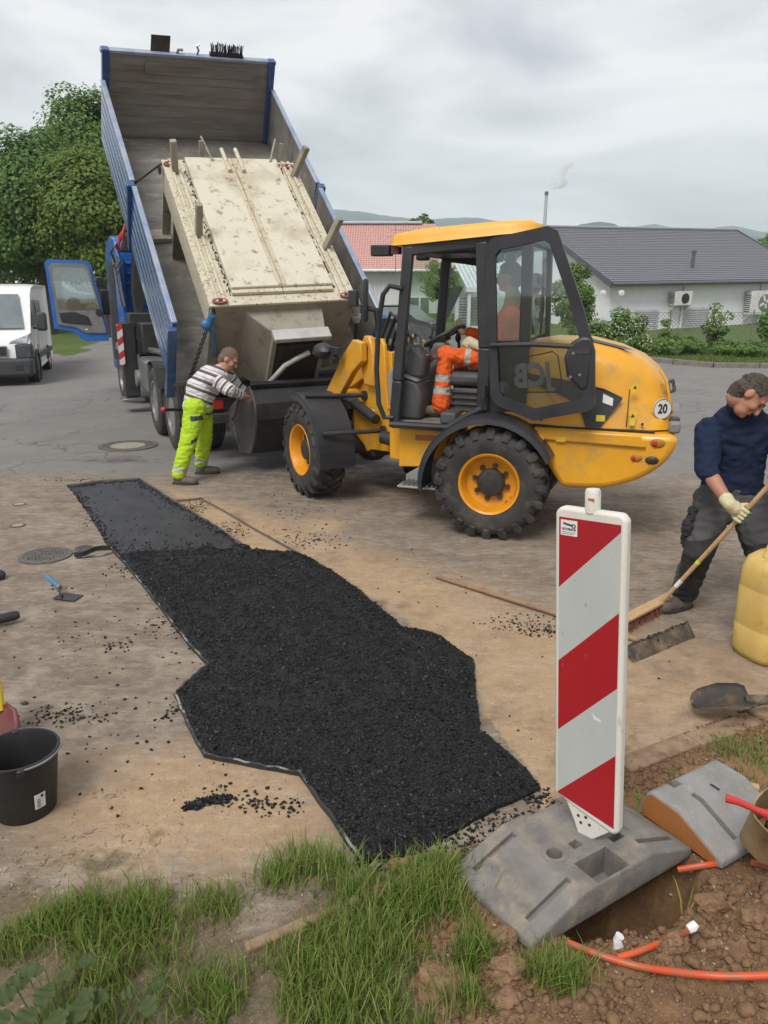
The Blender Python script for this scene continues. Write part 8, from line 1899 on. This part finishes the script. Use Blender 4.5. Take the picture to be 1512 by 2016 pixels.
blades('verge_grass', Q[:12500], .03, .125, M_GRASS, 'green grass of the verge along the bottom of the picture', .75)
blades('dry_verge_grass', Q[12500:17000], .03, .12, M_DRY, 'dry straw-coloured blades among the verge grass', .95, .0018)
tf = []
for (px, py, r, n) in ((590, 1712, .12, 330), (545, 1735, .1, 180), (650, 1715, .1, 240), (700, 1760, .12, 380), (830, 1760, .16, 800), (870, 1725, .1, 500), (430, 1790, .1, 260), (290, 1800, .12, 500), (180, 1800, .1, 300), (1085, 1945, .09, 480), (930, 1890, .07, 320), (1120, 1930, .06, 150), (760, 1850, .15, 500)):
    c = G(px, py); tf.append(np.column_stack([RNG.normal(c.x, r * .5, n), RNG.normal(c.y, r * .4, n)]))
tf = np.concatenate(tf); tf = tf[~inside(tf, [tuple(p) for p in PD])]
blades('grass_tufts', tf, .05, .14, M_GRASS, 'taller grass tufts at the patch corner and the base', .8)
tf = []
for (px, py, r, n) in ((1445, 1485, .14, 190), (1480, 1510, .12, 110), (1505, 1475, .12, 110), (1350, 1535, .1, 50), (1240, 1570, .15, 30), (1470, 1540, .12, 60)):
    c = G(px, py); tf.append(np.column_stack([RNG.normal(c.x, r * .5, n), RNG.normal(c.y, r * .4, n)]))
blades('sparse_grass_tufts', np.concatenate(tf), .03, .085, M_GRASS, 'sparse grass tufts on the bare soil right of the beacon', 1.0)
blades('yellow_weed', np.array([[G(1335 + random.gauss(0, 10), 1828).x, G(1335, 1828 + random.gauss(0, 6)).y] for k in range(16)]), .05, .12, leafmat('pale_weed', (.3, .32, .05), (.36, .36, .08), (.4, .38, .12)), 'pale yellow weed growing at the rim of the hole', .9, .0028)
# far lawn tufts behind the loader
Q = np.column_stack([RNG.uniform(7, 17, 16000), RNG.uniform(21.7, 26.5, 16000)])
M_LAWN = leafmat('lawn_blade', (.1, .155, .03), (.14, .19, .045), (.19, .23, .07))
kln = np.interp(Q[:, 0], [4, 9.3, 13, 22], [26, 22.0, 21.6, 21.1]); Q = Q[Q[:, 1] > kln + .12]
blades('lawn_grass', Q, .05, .12, M_LAWN, 'mown lawn between kerb and hedge on the right', .7, .012)
# broad-leaved seedling, bottom left
M_BROAD = leafmat('broad_leaf', (.07, .1, .035), (.09, .125, .045), (.115, .15, .06)); M_STEM = mat('green_stem', (.1, .11, .04), .6)
base = Vector((-.86, 1.62, 0)); pl_t = thing('seedling', 'broad-leaved seedling with pale veined leaves in the bottom left corner', 'plant', base)
def big_leaf(c, d, up, ln, w_):
    c, d, up = Vector(c), Vector(d).normalized(), Vector(up); s = d.cross(up).normalized(); up = s.cross(d); vs = []; n = 13; prof = [0.0, .36, .62, .82, .94, 1.0, .99, .92, .8, .64, .44, .22, .0]
    for i in range(n):
        t = i / (n - 1)
        for v in (-1, -.5, 0, .5, 1): vs.append(c + d * ln * t + s * v * w_ * prof[i] + up * (abs(v) * .18 * w_ * prof[i] - .25 * ln * t * t + .006 * math.sin(t * 22) * abs(v)))
    fs = [(i * 5 + k, i * 5 + k + 1, (i + 1) * 5 + k + 1, (i + 1) * 5 + k) for i in range(n - 1) for k in range(4)]
    return vs, fs
st_ = B()
for (px, py, Y, dx, dy, ln, w_) in ((118, 1915, 1.72, .4, -.3, .07, .02), (90, 1910, 1.72, -.9, -.2, .085, .022), (150, 1898, 1.75, .7, .1, .06, .02), (60, 1930, 1.7, -.8, -.5, .08, .026), (100, 1940, 1.68, -.1, -1, .075, .03), (160, 1950, 1.66, .6, -.7, .07, .024), (165, 1965, 1.62, .1, -1, .085, .034), (35, 1950, 1.66, -.7, -.6, .08, .03), (180, 1960, 1.66, .9, -.3, .06, .02), (20, 1990, 1.6, -.4, -.9, .08, .03), (70, 1985, 1.58, -.3, -1, .08, .03), (285, 1965, 1.6, .5, -.8, .07, .026), (270, 1950, 1.62, -.7, -.5, .05, .018), (292, 1945, 1.62, .6, .2, .05, .018), (110, 1990, 1.57, .4, -.9, .08, .032)):
    c = AT(px, py, Y) - base; v, f = big_leaf(c, (dx, dy, .25), (0, -.4, 1), ln, w_); obj('leaf', B().add(v, f), M_BROAD, pl_t, recalc=False)
    st_.tube([Vector((c.x * .4, c.y * .4, 0)), Vector((c.x * .75, c.y * .75, c.z * .6)), c], [.004, .003, .002], 5)
obj('stem', st_, M_STEM, pl_t)
b = B(); q = G(587, 1955, 0); e = AT(598, 1775, 2.0); b.tube([q, q.lerp(e, .5) + Vector((-.008, 0, 0)), e], [.0022, .0018, .001], 5); tag(obj('dry_stalk', b, M_OLDW), 'single thin dry stalk standing in the grass', 'stalk')
